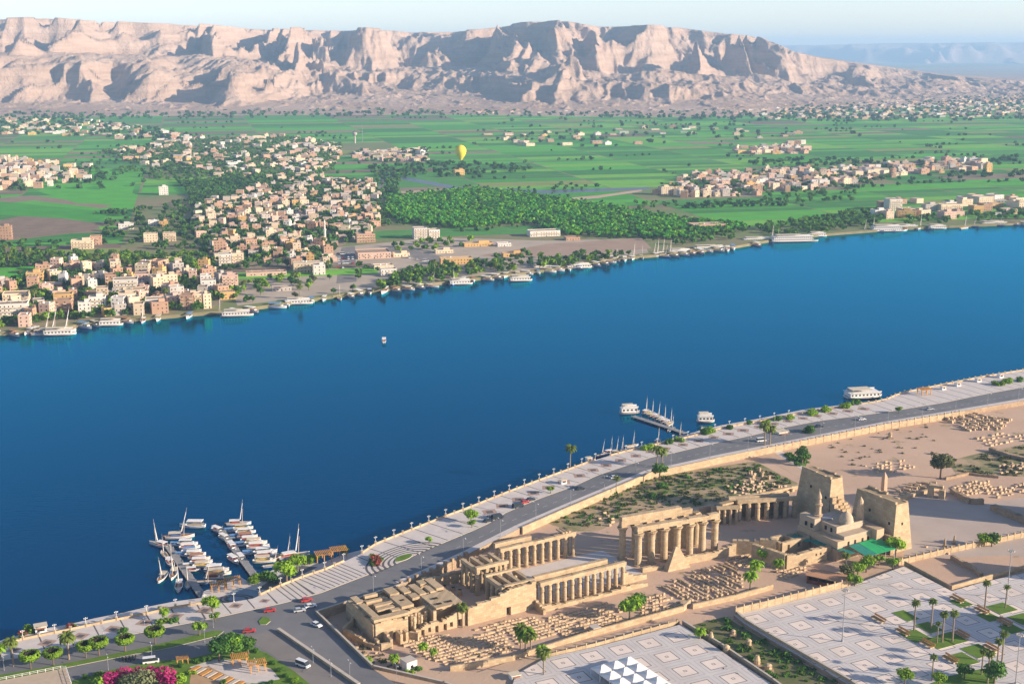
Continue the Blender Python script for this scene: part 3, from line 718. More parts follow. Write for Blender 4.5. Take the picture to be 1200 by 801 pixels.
# --- hypostyle hall
hy = TB("hypostyle_hall", "roofless hall of close set columns under parallel stone roof beams", "temple hall", 54, -6)
hcol = col_mesh(1.0, 9.8, "bud")
for k in range(4):
    for t in (-23, -19, -15, -11): put(hcol, hy, 56.5 + 4.3 * k, t)
for k in range(4):
    for t in (-2.5, 1.5, 5.5, 9.2): put(hcol, hy, 56.5 + 4.3 * k, t)
for k in range(4):
    beam(hy, "roof_beam", (56.5 + 4.3 * k, -23.5), (56.5 + 4.3 * k, -10.5), 1.55, 9.8, 1.5, ext=.6)
    beam(hy, "roof_beam", (56.5 + 4.3 * k, -3), (56.5 + 4.3 * k, 9.6), 1.55, 9.8, 1.5, ext=.6)
beam(hy, "roof_beam", (56.5, -10.2), (69.4, -10.2), 1.7, 11.3, 1.3)
beam(hy, "roof_beam", (56.5, -2.4), (69.4, -2.4), 1.3, 11.3, .8)
beam(hy, "roof_beam", (58, 10.0), (69.4, 10.0), 1.5, 11.3, .6)
ragged_wall(hy, "side_wall", (39, 11.9), (70.2, 11.9), 1.7, [7.6, 7.8, 8.0, 8.2, 9.4, 9.6, 10.8, 11.0, 11.2, 11.4, 11.4], n=15, openings=[(17.4, 19.4, 0, 3.6)])
ragged_wall(hy, "river_wall", (39, -27), (71, -27), 1.7, [5.0, 4.4, 4.8, 5.2, 4.0, 2.6])
# --- the southern rooms
sa = TB("sanctuary_building", "flat roofed block of temple chambers with slotted roof slabs and doorways", "temple building", 1, -4)
ragged_wall(sa, "south_wall", (1.5, -17), (1.5, 8.2), 1.6, [6.8, 8.6, 8.8, 8.6, 8.4, 7.6], n=9)
ragged_wall(sa, "outer_wall", (1.5, 8.0), (15, 8.2), 1.6, [7.6, 8.4, 8.2, 6.4], n=6, openings=[(7.2, 8.9, 0, 3.2)])
ragged_wall(sa, "outer_wall", (17, 10.9), (38.4, 11.0), 1.5, [2.2, 4.4, 4.6, 4.2, 5.2, 6.2, 7.6], n=15, openings=[(2.2, 3.6, .0, 2.6), (5.2, 6.4, .9, 2.8), (8.2, 9.6, 0, 2.8), (11.8, 13.2, 0, 2.8), (14.6, 15.9, .8, 2.8), (18.2, 19.8, 0, 3.2)])
ragged_wall(sa, "inner_wall", (15, 4.4), (38, 4.4), 1.4, [8.2, 8.4, 8.6, 8.6, 8.4], n=8, openings=[(3, 4.6, 0, 6), (6.2, 7.8, 0, 6.2), (9.5, 11, 0, 6)])
ragged_wall(sa, "cross_wall", (38.6, -27), (38.6, 11.4), 1.6, [4.4, 5.6, 7.4, 8.2, 8.4, 7.8, 7.6], n=14)
ragged_wall(sa, "cross_wall", (14.8, -16), (14.8, 8), 1.3, [7.8, 8.4, 8.4, 8.2], n=8)
ragged_wall(sa, "cross_wall", (26, -16), (26, 10), 1.3, [8.2, 8.5, 8.4, 8.2], n=8)
ragged_wall(sa, "river_wall", (1.5, -17), (38, -17), 1.5, [7.6, 6.4, 8.2, 8.2, 7.4, 8.0], n=12)
ragged_wall(sa, "inner_wall", (2, -8), (38, -8), 1.3, [8.4, 8.5, 8.4, 8.4], n=8)
for a0, a1, t0, t1 in [(1.0, 15.4, 5.6, 8.6), (2, 4.8, -16, -9.5), (6.2, 13.5, -1.6, .6), (7, 14.6, -5.0, -3.0), (10.8, 14.4, 2.0, 3.8), (5.5, 12.2, -9.6, -8.0), (7, 12.5, -14.5, -12.8), (15.2, 20.4, -7.6, 3.2), (22.4, 25.6, -6.4, -2),
                       (16.5, 20.5, -16.4, -9.8), (22.2, 25.2, -15.4, -9), (26.4, 38.2, -2.8, 10.4), (26.8, 29.8, -15, -4.4), (31.3, 33.6, -10, -4), (34.6, 38.0, -16.2, -5.2), (31.2, 34.2, -16.6, -12.6), (2.0, 4.6, -8, 5.0)]:
    sa.part("roof_slab").box(a0, a1, t0, t1, 8.62 + rt.uniform(0, .12), 9.35 + rt.uniform(0, .5), M_stone).done()
for a0, t0 in [(28, 7.2), (32.5, 7.2), (29, 2.0), (17, -3)]:
    sa.part("skylight").box(a0, a0 + 1.9, t0, t0 + 1.3, 9.7, 9.9, M_dark).done()
scol = col_mesh(.72, 7.6, "bud")
for a, t in [(17.6, 6.8), (20.6, 6.8), (23.6, 6.8), (17.6, 9), (20.6, 9)]: put(scol, sa, a, t)
for k, (a, t) in enumerate([(42, -20), (42, -14), (46, -20), (46, -14), (50, -20), (50, -14)]):
    put(col_mesh(.9, (2.4, 1.6, 3.0, 2.0, 1.4, 2.6)[k], "stump"), sa, a, t, "column_stump")
# ruined chambers south of it
rr = TB("ruined_chambers", "low broken chamber walls in front of the flat roofed temple block", "ruin", 0, 12)
for p, q, hs in [((1.0, 9.4), (1.0, 14.4), [3.4, 1.8]), ((1, 14.4), (5, 15.2), [1.8, 3.6]), ((5, 9.4), (5, 15.2), [5.0, 4.2, 3.4]), ((9.5, 10.4), (9.5, 14.6), [5.0, 4.0]), ((12.4, 10.4), (12.4, 13.4), [4.8, 3.6]), ((14.4, 11.5), (16.6, 14.5), [4.0, 2.4]), ((-6, -4), (-2, 10), [3.6, 3.0, 2.2]), ((-6, -4), (1, -10), [3.6, 3.8]), ((-2, 10), (.6, 14.2), [2.2, 1.4])]:
    ragged_wall(rr, "wall", p, q, 1.1, hs)
# --- the first great court, mostly behind the mosque
rc = TB("ramesside_colonnade", "shaded double colonnade at the back of the first court beside the shrine", "colonnade", 190, -20)
rcol = col_mesh(1.25, 8.8, "bud")
pa, pb = ST0 = (Vector((205, -21.5)), Vector((231, -11.5)))
dirr = (pb - pa).normalized(); nr = Vector((dirr.y, -dirr.x))
for k in range(7):
    w = pa + dirr * (27.8 * k / 6); put(rcol, rc, w.x, w.y); w2 = w - nr * 4.6; 
    w3 = w + Vector((-1.4, -4.6)); put(rcol, rc, w3.x, w3.y)
beam(rc, "architrave", pa, pb, 1.9, 8.8, 1.9, M_stone, jag=.2)
beam(rc, "architrave", pa + Vector((-1.4, -4.6)), pb + Vector((-1.4, -4.6)), 1.9, 8.8, 2.1, M_stone)
ragged_wall(rc, "back_wall", (190, -33), (232, -17), 1.6, [5.6, 6.8, 8.4, 8.8, 9.2], M_stone_d)
sh = TB("barque_shrine", "small four column front shrine left of the shaded court colonnade", "shrine", 196, -23)
shc = col_mesh(.7, 7.6, "bud")
for k in range(4): put(shc, sh, 193.5 + 2.6 * k, -22.6 + 1.2 * k)
beam(sh, "architrave", (193.5, -22.6), (201.3, -19), 1.8, 7.6, 1.5)
ragged_wall(sh, "wall", (192.6, -26), (201, -23), 4.5, [8.0, 9.3, 9.1], M_stone_d, n=4)
mb = MB(); mb.box(-1, 5.8, -1.2, 1.8, 9.15, 10.0, M_stone); mb.build("roof", sh.o)
ragged_wall(TB("court_wall", "angled broken wall between the great colonnade and the mosque court", "wall", 176, 20), "wall", (176, 8), (190, 21), 2.2, [6.2, 6.6, 7.4, 8.4], M_stone)
ew = TB("court_wall", "long sunlit enclosure wall with a small gateway south of the mosque", "wall", 181, 30)
ragged_wall(ew, "wall", (178.5, 18.5), (183.5, 34), 2.0, [7.6, 7.4, 7.0], M_stone)
ragged_wall(ew, "wall", (183.5, 34), (214, 35), 2.0, [6.4, 6.0, 6.2, 6.0, 5.8], M_stone, openings=[(22.8, 25.6, 0, 3.8), (16, 17, 3.2, 4.4), (18.6, 19.6, 3.2, 4.4)])
ew2 = TB("court_building", "small open topped stone chamber inside the court wall before the mosque", "ruin", 196, 20)
for p, q in [((192, 22), (208, 22.5)), ((192, 15), (208, 15.5)), ((192, 15), (192, 22)), ((208, 15.5), (208, 22.5)), ((200, 15), (200, 22))]:
    ragged_wall(ew2, "wall", p, q, 1.4, [6.6, 6.6] if p[0] != q[0] else [6.4, 6.4], M_stone, openings=[(3, 4.4, 0, 5), (9, 10.4, 3, 5)] if p == (192, 22) else ())
# --- pylon towers
def tower(base, s0, s1, t0, t1, h, where):
    tb = TB("pylon_tower", base, "pylon", (s0 + s1) / 2, (t0 + t1) / 2, where)
    mb = MB(); n = 9; m_ = M_stone
    a0, a1, b0, b1 = s0 - tb.s0, s1 - tb.s0, -(t1 - tb.t0), -(t0 - tb.t0)
    mb.box(a0, a1, b0, b1, 0, h, M_stone, 1.6, 2.6); mb.build("tower_body", tb.o)
    # broken parapet blocks and cornice along the top
    for k in range(10):
        y0 = b0 + 1.9 + (b1 - b0 - 3.8) * k / 10; 
        tb.part("parapet_block"); zz = h + .02
        tb.mb.box(a0 + 2.3, a0 + 3.5, y0 + .03, y0 + (b1 - b0 - 3.8) / 10 - .03, zz, h + rt.choice((.5, .8, 1.1, 1.1)), M_stone); tb.done()
        if rt.random() < .8:
            tb.part("parapet_block"); tb.mb.box(a1 - 3.5, a1 - 2.4, y0 + .03, y0 + (b1 - b0 - 3.8) / 10 - .03, zz, h + rt.choice((.3, .7, 1.0)), M_stone); tb.done()
    inc = 2.6 / h
    for yy, zz in [((b0 * .4 + b1 * .6), h * .66), ((b0 * .85 + b1 * .15), h * .55), (b0 * .7 + b1 * .3, h * .3)]:
        tb.part("window_opening"); x = a0 + inc * zz; tb.mb.obox(x + .45, yy, zz, 1.0, 1.1, 1.3, 0, M_dark); tb.done()
    tb.part("window_opening"); tb.mb.obox(0, b0 + 1.6 / h * h * .55 + .4, h * .55, .9, 1.0, 1.2, 0, M_dark); tb.done()
    return tb
tower("great tapering sandstone pylon tower farther from the town, broken inner end", 236.4, 248.6, -17.8, 5.2, 22.0, "")
tower("great tapering sandstone pylon tower behind the mosque, tall sunlit end face", 236.4, 249.0, 18.2, 45.2, 22.0, "")
tm = TB("pylon_gateway", "crumbled stone gateway filling the gap between the two pylon towers", "gateway", 242, 11)
for p, q, hs in [((239, 5), (239, 9), [15, 8]), ((243, 5), (243, 9), [13, 7]), ((247, 5), (247, 8), [11, 6.5]), ((240, 14.5), (240, 18.4), [7, 10]), ((245, 14.5), (245, 18.4), [6, 9])]:
    ragged_wall(tm, "gate_jamb", p, q, 2.6, hs, M_stone, n=3)
# obelisk and seated statues
ob = TB("obelisk", "tall tapering granite obelisk standing before the pylon gate", "obelisk", 262.5, 14.5)
pink = mat("granite", (0.46, 0.32, 0.22), (0.36, .25, .17), .5)
mb = MB(); mb.box(-2.2, 2.2, -2.2, 2.2, 0, 1.4, pink, .15); mb.build("base", ob.o)
mb = MB(); mb.box(-1.35, 1.35, -1.35, 1.35, 1.4, 22.5, pink, .42); mb.build("shaft", ob.o)
mb = MB(); mb.add([(-.93, -.93, 22.5), (.93, -.93, 22.5), (.93, .93, 22.5), (-.93, .93, 22.5), (0, 0, 25)], [(0, 1, 4), (1, 2, 4), (2, 3, 4), (3, 0, 4)], pink); mb.build("pyramidion", ob.o)
# --- mosque above the court
ms = TB("mosque", "whitewashed mosque with dome and two stone minarets built into the temple court", "mosque", 222, 26)
M_mos = mat("mosque_plaster", (0.47, 0.38, 0.28), (0.36, 0.285, 0.20), .3)
M_mosd = mat("mosque_stone", (0.50, 0.38, 0.25), (0.4, .29, .19), .4)
def mbx(name, s0, s1, t0, t1, z0, z1, m, top=0): ms.part(name).box(s0, s1, t0, t1, z0, z1, m, top); return ms.done()
mbx("lower_storey", 209, 234.5, 14, 39, 0, 9, M_mosd)
mbx("prayer_hall", 213, 230, 16.5, 34, 9, 12.5, M_mos)
mbx("parapet", 213.2, 213.9, 16.7, 33.8, 12.5, 13.4, M_mos); mbx("parapet", 229, 229.8, 16.7, 33.8, 12.5, 13.4, M_mos); mbx("parapet", 214, 229, 33.1, 33.8, 12.5, 13.4, M_mos)
mbx("west_room", 209.4, 213, 14.5, 24, 9, 14.6, M_mos)
mbx("annex", 213, 232, 34, 38.8, 9, 10.6, M_mos); mbx("annex", 229.5, 234, 30, 42, 6, 11.5, M_mosd)
mbx("roof_terrace", 214.5, 221, 18, 24, 12.5, 13.1, mat("grey_roof", (0.36, .35, .35), (0.28, .27, .27), .4))
for a, t in [(213, 18.5), (213, 22), (213, 27), (213, 30.5)]:
    ms.part("window").box(208.8 if t < 24 else 212.6, 209.3 if t < 24 else 212.9, t, t + 1, 10.4, 12.2, M_dark).done()
for a in (215, 219, 223.5, 227): ms.part("window").box(a, a + 1.1, 38.5, 39.1, 6.2, 8, M_dark).done()
def lathe_part(tb, name, s, t, prof, n=14, m=M_mos, smooth=False, z=0):
    mb = MB(); x, y = tb.loc(s, t); mb.lathe(prof, n, m, x, y, z); return mb.build(name, tb.o, smooth)
lathe_part(ms, "dome", 222, 30.6, [(3.3, 0), (3.3, 1.3), (3.0, 1.5), (3.1, 2.0), (2.8, 3.2), (2.1, 4.3), (1.1, 5.2), (.3, 5.6), (.1, 6.3)], 18, M_mos, True, 12.5)
mn = [(1.7, 0), (1.65, 5), (1.9, 5.3), (2.1, 6.3), (1.6, 6.4), (1.25, 6.5), (1.2, 10.2), (1.7, 10.7), (1.75, 11.4), (1.1, 11.5), (.9, 13.6), (1.2, 14), (1.15, 14.6), (.75, 15.8), (.2, 17), (.08, 18.4)]
lathe_part(ms, "minaret", 214.0, 21.4, mn, 12, M_mosd, False, 9)
mn2 = [(2.4, 0), (2.3, 3), (2.0, 8), (1.75, 12), (1.9, 12.4), (1.7, 12.8), (1.5, 14.6), (1.2, 16.6), (.5, 17.8), (.1, 18.6)]
mb = MB(); x, y = ms.loc(231.5, 29.6); mb.box(x - 2.5, x + 2.5, y - 2.5, y + 2.5, 4, 11.0, M_mosd, .35); mb.lathe(mn2, 10, M_mosd, x, y, 4.5); mb.build("minaret", ms.o)
mbx("retaining_wall", 234.5, 236.2, 30, 46, 0, 8.5, M_stone_d)
# the green canopy
aw = TB("shade_canopy", "bright green fabric canopy on posts below the mosque", "canopy", 218, 46)
M_green = mat("green_fabric", (0.03, 0.36, 0.13), (0.02, 0.28, .10), .4, rough=.7)
M_green2 = mat("teal_fabric", (0.03, 0.22, 0.17), (0.02, .17, .13), .4, rough=.7)
mb = MB()
def cq(s0, s1, t0, t1, z0, z1, m):
    a = [aw.loc(s0, t0), aw.loc(s1, t0), aw.loc(s1, t1), aw.loc(s0, t1)]
    mb.add([(*a[0], z0), (*a[1], z0), (*a[2], z1), (*a[3], z1), (*a[0], z0 - .12), (*a[1], z0 - .12), (*a[2], z1 - .12), (*a[3], z1 - .12)], [(3, 2, 1, 0), (4, 5, 6, 7), (0, 1, 5, 4), (1, 2, 6, 5), (2, 3, 7, 6), (3, 0, 4, 7)], m)
for k in range(3): cq(214 + 6.0 * k, 219.9 + 6.0 * k, 40.5, 51.5, 6.9 + .1 * k, 5.6, M_green if k else M_green2)
mb.build("fabric", aw.o)
for s in (214.2, 220, 226, 231.6):
    for t in (41, 51): 
        mb = MB(); x, y = aw.loc(s, t); mb.tube((x, y, 0), (x, y, 5.5), .09, .09, M_white); mb.build("post", aw.o)
aw2 = TB("shade_canopy", "long dark teal awning running along the mosque's south side", "canopy", 206, 30)
mb = MB()
for k in range(6):
    s0, t0 = 203 + 1.6 * k, 16 + 5.0 * k; x, y = aw2.loc(s0 + .8, t0 + 2.4)
    mb.obox(x, y, 5.6, 3.4, 4.8, .12, 0, M_green2, .05)
mb.build("fabric", aw2.o)
for k in range(6): mb = MB(); x, y = aw2.loc(202.4 + 1.6 * k, 18.4 + 5.0 * k); mb.tube((x, y, 0), (x, y, 5.6), .08, .08, M_metal); mb.build("post", aw2.o)
# --- precinct walls, from the photograph's pixels
def wall_px(name, base, cat, pts, z0, h, thick, m, piers=0, where="", pier_h=.9, cap=False, ragged=0.0, step=2.5, zp=None):
    ps = pxline(pts, z0 if zp is None else zp)
    for q in ps: q.z = z0
    o = thing(name, base, cat, ps[0], 0, where); L = ps[0]
    mb = MB(); cp = MB()
    for a, b in zip(ps[:-1], ps[1:]):
        d = b - a; Ln = d.length; an = math.atan2(d.y, d.x); n = max(1, round(Ln / step)) if ragged else 1
        for k in range(n):
            c = a.lerp(b, (k + .5) / n) - L
            mb.obox(c.x, c.y, 0, Ln / n + (.0 if ragged else thick * .5), thick - (rt.uniform(0, .06) if ragged else 0), h + rt.uniform(-ragged, ragged * .4), an, m)
        if cap: c = (a + b) / 2 - L; cp.obox(c.x, c.y, h + .003, Ln + thick, thick + .3, .16, an, M_kerb)
    mb.build("wall_body", o)
    if cap: cp.build("coping", o)
    if piers:
        qs = resample(ps, piers); d0 = (ps[-1] - ps[0]); 
        pm = MB(); pm.box(-thick * .75, thick * .75, -thick * .75, thick * .75, 0, h + pier_h, m); me = pm.mesh("pier")
        for p_ in qs[:95]:
            q = link("pier", me, o); q.location = p_ - L; q.rotation_euler = (0, 0, math.atan2(d0.y, d0.x))
    return o
RW = ROAD_IN
wall_px("retaining_wall", "buff retaining wall with pillars between the riverside road and the temple ruins", "wall", [p for p in RW if 455 < p[0] < 560], 5, 3.7, .9, M_stone_d, 4.5, pier_h=1.3, zp=8.6)
wall_px("retaining_wall", "long sunlit buff retaining wall curving between the road and the grassy ruins", "wall", [p for p in RW if 600 < p[0] < 905], 5, 3.7, .9, M_stone, zp=8.6)
wall_px("retaining_wall", "low buff boundary wall between the road and the open sandy ground", "wall", [p for p in RW if 890 < p[0] < 1140], 5, 3.6, .6, M_stone, 6.0, pier_h=.7, zp=8.6)
wall_px("perimeter_wall", "dark low wall bending around the southern corner of the temple ground", "wall", [(474, 686), (371, 719), (437, 783), (520, 802), (600, 830)], ZR - .1, 1.3, .5, M_stone_d, cap=True)
wall_px("low_wall", "long straight low wall dividing the worn parking apron from the road fork", "wall", [(327, 739), (420, 803)], ZR, 1.0, 1.0, M_stone, cap=True)
wall_px("garden_wall", "tan wall of the temple storage field facing the fenced walk", "wall", [(528, 787), (600, 775), (690, 746), (800, 716), (808, 708)], 5, 2.4, .8, M_stone)
wall_px("garden_wall", "tan wall running from the block field to the red roofed shed", "wall", [(812, 713), (862, 702), (905, 690)], 5, 2.2, .8, M_stone)
wall_px("boundary_fence_wall", "pale pier and panel wall between the fenced walk and the tent square", "wall", [(640, 771), (697, 758), (796, 731)], 5.6, 1.7, .25, M_stone, 4.2)
wall_px("boundary_fence_wall", "pale pier and panel wall along the upper edge of the paved plaza", "wall", [(862, 721), (900, 712), (997, 687)], ZP - .6, 3.3, .3, M_stone, 3.9)
wall_px("boundary_fence_wall", "stone pier wall stepping up from the plaza to the pylon court", "wall", [(1048, 663), (1110, 648), (1200, 629), (1290, 612)], 5, 2.4, .4, M_stone, 4.2)
wall_px("plaza_wall", "buff retaining wall along the sunken garden side of the plaza", "wall", [(862, 722), (872, 731), (900, 748), (997, 804), (1040, 835)], 5, 2.6, .6, M_stone, 0, cap=True)
wall_px("plaza_wall", "low pale wall along the tent square side of the sunken garden", "wall", [(800, 733), (845, 760), (905, 801), (950, 835)], 5, 2.3, .5, M_stone, 0, cap=True)
wall_px("plaza_wall", "low wall around the sandy corner above the plaza steps", "wall", [(1060, 663), (1115, 692), (1150, 682), (1200, 668)], 5, 2.4, .5, M_stone)
wall_px("ruin_wall", "thick mud brick wall slanting across the right side court", "wall", [(1163, 597), (1185, 606), (1215, 618)], 5, 3.0, 3.5, M_stone_d, ragged=.3)
wall_px("ruin_wall", "broken mud brick wall below the rows of blocks, right of the obelisk", "wall", [(1115, 577), (1137, 590), (1152, 590)], 5, 2.6, 2.2, M_stone_d, ragged=.4)
wall_px("ruin_wall", "tan low wall between the obelisk and the ruined gateway", "wall", [(1046, 588), (1075, 580), (1103, 572)], 5, 1.8, 1.5, M_stone, ragged=.2)
wall_px("ruin_wall", "low brick foundation wall beneath the great tree", "wall", [(1108, 562), (1135, 556), (1170, 560)], 5, 1.4, 1.0, M_stone_d, ragged=.3)
wall_px("ruin_wall", "long mound like wall dividing the ruins at the far right", "wall", [(1160, 528), (1185, 536), (1230, 545)], 5, 2.2, 2.4, M_stone_d, ragged=.3)
wall_px("ruin_wall", "brick stub wall beside the lower plaza gate", "wall", [(1115, 655), (1140, 668), (1150, 676)], 5, 2.0, 1.6, M_stone_d, ragged=.3)
wall_px("ruin_wall", "low stone wall behind the shrine at the grass edge", "wall", [(846, 588), (900, 580), (936, 572)], 5, 2.0, 1.2, M_stone, ragged=.2)
gate = thing("ruined_gateway", "small ruined brick gateway with an arched passage beside the avenue court", "gateway", P(1097, 582, 5), R(-25))
mb = MB(); mb.box(-4.2, -1.2, -2.2, 2.2, 0, 5.0, M_stone, .2); mb.box(1.2, 4.2, -2.2, 2.2, 0, 4.4, M_stone, .2); mb.build("pier", gate)
mb = MB(); mb.box(-3.4, 3.2, -1.7, 1.7, 5.02, 6.4, M_stone, .2); mb.build("lintel", gate)
# ============================================================ PLANTS
def leafmat(name, c1, c2, rnd=.18):
    return mat(name, c1, c2, .9, rough=.7, rnd=rnd, trans=.25, contrast=.3, spec=.15)
L_tree = leafmat("foliage_green", (0.095, 0.21, 0.026), (0.05, 0.13, 0.02))
L_lime = leafmat("foliage_bright", (0.24, 0.38, 0.02), (0.13, 0.25, 0.02))
L_palm = leafmat("palm_frond", (0.15, 0.20, 0.03), (0.09, 0.125, 0.025))
L_dry = leafmat("palm_frond_dry", (0.26, 0.19, 0.08), (0.18, 0.13, 0.06))
L_olive = leafmat("foliage_olive", (0.14, 0.15, 0.06), (0.08, 0.09, 0.035))
L_dark = leafmat("foliage_dark", (0.06, 0.155, 0.03), (0.035, 0.10, 0.02))
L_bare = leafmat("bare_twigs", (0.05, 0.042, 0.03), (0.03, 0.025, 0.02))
L_pink = leafmat("bougainvillea_flower", (0.50, 0.03, 0.16), (0.30, 0.015, 0.13))
L_red = leafmat("red_flower", (0.36, 0.06, 0.05), (0.2, 0.08, 0.05))
L_pale = leafmat("foliage_pale", (0.20, 0.22, 0.11), (0.12, 0.14, 0.06))
M_bark = mat("bark", (0.20, 0.145, 0.10), (0.12, 0.085, 0.06), 1.5, rnd=.15)
M_bark_p = mat("palm_bark", (0.30, 0.23, 0.165), (0.2, 0.15, 0.11), 2.0, rnd=.12)
nr_ = np.random.RandomState(5)
def leaves(lobes, n, size, rs=nr_, flat=.55, shell=.72):
    """n leaf sprays spread through ellipsoid lobes (x,y,z,rx,ry,rz)"""
    lb = np.array(lobes, float); w = lb[:, 3] * lb[:, 4] + lb[:, 4] * lb[:, 5]; k = rs.choice(len(lb), n, p=w / w.sum()); L_ = lb[k]
    d = rs.normal(size=(n, 3)); d /= np.linalg.norm(d, axis=1, keepdims=True)
    rad = shell + (1 - shell) * rs.rand(n, 1) + rs.normal(0, .05, (n, 1)); inner = rs.rand(n, 1) < .22; rad = np.where(inner, rs.rand(n, 1) * .75, rad)
    c = L_[:, :3] + d * L_[:, 3:] * rad
    nn = d * .9 + rs.normal(0, flat, (n, 3)) + np.array([0, 0, .25]); nn /= np.linalg.norm(nn, axis=1, keepdims=True)
    u = np.cross(nn, rs.normal(size=(n, 3))); u /= np.linalg.norm(u, axis=1, keepdims=True); v = np.cross(nn, u)
    s = size * (.55 + .9 * rs.rand(n, 1)); s2 = s * (.5 + .5 * rs.rand(n, 1))
    V = np.stack([c - u * s, c + v * s2 * .9 - nn * s * .15, c + u * s, c - v * s2 * .9 - nn * s * .15], 1).reshape(-1, 3)
    return V, np.arange(4 * n).reshape(n, 4)
def crown(name, lobes, n, size, m, parent, extra=()):
    mb = MB(); V, Fq = leaves(lobes, n, size); mb.arr(V, Fq, m)
    for lb, k, sz, mm in extra: V, Fq = leaves(lb, k, sz); mb.arr(V, Fq, mm)
    return mb.build(name, parent)
def trunk(parent, h, r, limbs=(), m=None, name="trunk"):
    mb = MB(); m = m or M_bark
    mb.tube((0, 0, -.3), (.06 * h * .2, .03, h), r, r * .6, m, 8)
    for q in limbs: mb.tube((.02, 0, h * .75), q, r * .55, r * .22, m, 6)
    return mb.build(name, parent)
def rlobes(h0, r, hz, k, seed, spread=.55):
    rs = random.Random(seed); out = [(0, 0, h0, r * .72, r * .72, hz * .8)]
    for i in range(k):
        a = 2 * math.pi * i / k + rs.uniform(-.4, .4); q = r * spread * rs.uniform(.8, 1.2); s = r * rs.uniform(.38, .58)
        out.append((q * math.cos(a), q * math.sin(a), h0 + hz * rs.uniform(-.45, .5), s, s, s * hz / r * rs.uniform(.8, 1.1)))
    return out
def tree_maker(name, cat, m, r, hz, h0, n, sz, seed, k=7, extra=None):
    def f():
        o = thing(name, "", cat, (0, 0, 0)); lb = rlobes(h0, r, hz, k, seed)
        trunk(o, h0, r * .1, [tuple(q[:3]) for q in lb[1:6]]); crown("crown", lb, n, sz, m, o, extra or ()); return o
    return Kind(f)
TREES = [tree_maker("broadleaf_tree", "tree", L_tree, 3.8, 3.0, 5.0, 760, .48, s) for s in (1, 2)] + [tree_maker("broadleaf_tree", "tree", L_lime, 3.2, 2.6, 4.2, 680, .45, 3), tree_maker("broadleaf_tree", "tree", L_dark, 3.9, 3.3, 5.2, 760, .5, 4), tree_maker("broadleaf_tree", "tree", L_olive, 3.6, 3.0, 5.0, 680, .48, 5)]
BIGTREE = tree_maker("broadleaf_tree", "tree", L_tree, 5.2, 3.6, 6.5, 2200, .5, 8, 10, [([(1, -2, 6.5, 3, 2.5, 2.4), (-3, 1, 5.5, 2.5, 2.5, 2)], 500, .5, L_lime)])
OLIVE = tree_maker("acacia_tree", "tree", L_olive, 5.6, 4.4, 8.2, 1500, .55, 12, 11)
FAR_T = [tree_maker("broadleaf_tree", "tree", m, 3.0, 2.7, 4.2, 170, .85, 20 + i) for i, m in enumerate((L_tree, L_dark, L_lime, L_olive))]
def palm_maker(h, nf, L, seed, m=L_palm, dry=True, thick=.28):
    def f():
        rs = random.Random(seed); o = thing("palm_tree", "", "palm tree", (0, 0, 0))
        mb = MB(); n = 8; bend = rs.uniform(-.3, .3); pts = [Vector((bend * (i / n) ** 2, 0, h * i / n - .2)) for i in range(n + 1)]
        for i in range(n): mb.tube(pts[i], pts[i + 1], thick * (1.25 - .35 * i / n) * (1.0 if i % 2 else 1.08), thick * (1.2 - .35 * (i + 1) / n), M_bark_p, 8)
        mb.build("trunk", o); top = pts[-1]
        cm = MB()
        def frond(az, el, L, m, w):
            d = Vector((math.cos(az), math.sin(az), 0)); side = Vector((-d.y, d.x, 0)); p = top.copy(); e = el; sg = 6
            pp = []
            for i in range(sg + 1):
                pp.append(p.copy()); p = p + (d * math.cos(e) + Vector((0, 0, 1)) * math.sin(e)) * (L / sg); e -= (.30 + .06 * i)
            for i in range(sg):
                w0 = w * math.sin(math.pi * min(1, .18 + .82 * i / sg) ** .8) + .05; w1 = w * math.sin(math.pi * min(1, .18 + .82 * (i + 1) / sg) ** .8) + .03
                dz = Vector((0, 0, -.35))
                cm.add([pp[i], pp[i + 1], pp[i + 1] + side * w1 + dz * w1, pp[i] + side * w0 + dz * w0], [(0, 1, 2, 3)], m)
                cm.add([pp[i], pp[i] - side * w0 + dz * w0, pp[i + 1] - side * w1 + dz * w1, pp[i + 1]], [(0, 1, 2, 3)], m)
        for i in range(nf): frond(2.4 * i + rs.uniform(-.2, .2), 1.25 - 1.35 * i / nf + rs.uniform(-.1, .1), L * rs.uniform(.85, 1.1), m, L * .17)
        if dry:
            for i in range(7): frond(2.4 * i + .5, -.5 + rs.uniform(-.3, .1), L * .62, L_dry, L * .12)
        cm.build("crown", o); return o
    return Kind(f)
PALMS = [palm_maker(8.5, 32, 4.3, 1), palm_maker(10.5, 32, 4.4, 2), palm_maker(6.0, 32, 4.4, 3, L_lime)]
WPALM = palm_maker(10.5, 26, 2.4, 5, L_palm, True, .26)
STUBP = palm_maker(1.8, 24, 2.7, 6, L_palm, False, .4)
def shrub_maker(name, cat, m, lobes, n, sz, extra=()):
    def f():
        o = thing(name, "", cat, (0, 0, 0)); mb = MB()
        for q in lobes[:4]: mb.tube((q[0] * .5, q[1] * .5, -.2), (q[0], q[1], q[2]), .09, .04, M_bark, 5)
        mb.build("stem", o); crown("crown", lobes, n, sz, m, o, extra); return o
    return Kind(f)
def rl(n, R_, h, r, seed):
    rs = random.Random(seed); return [(rs.uniform(-R_, R_), rs.uniform(-R_ * .6, R_ * .6), h * rs.uniform(.7, 1.1), r * rs.uniform(.7, 1.2), r * rs.uniform(.7, 1.2), h * rs.uniform(.6, .9)) for _ in range(n)]
SHRUB = [shrub_maker("shrub", "shrub", L_lime, rl(6, 2.0, 1.3, 1.3, 1), 420, .34), shrub_maker("shrub", "shrub", L_tree, rl(6, 1.8, 1.4, 1.3, 2), 420, .34), shrub_maker("shrub", "shrub", L_olive, rl(5, 1.5, 1.1, 1.1, 3), 330, .34)]
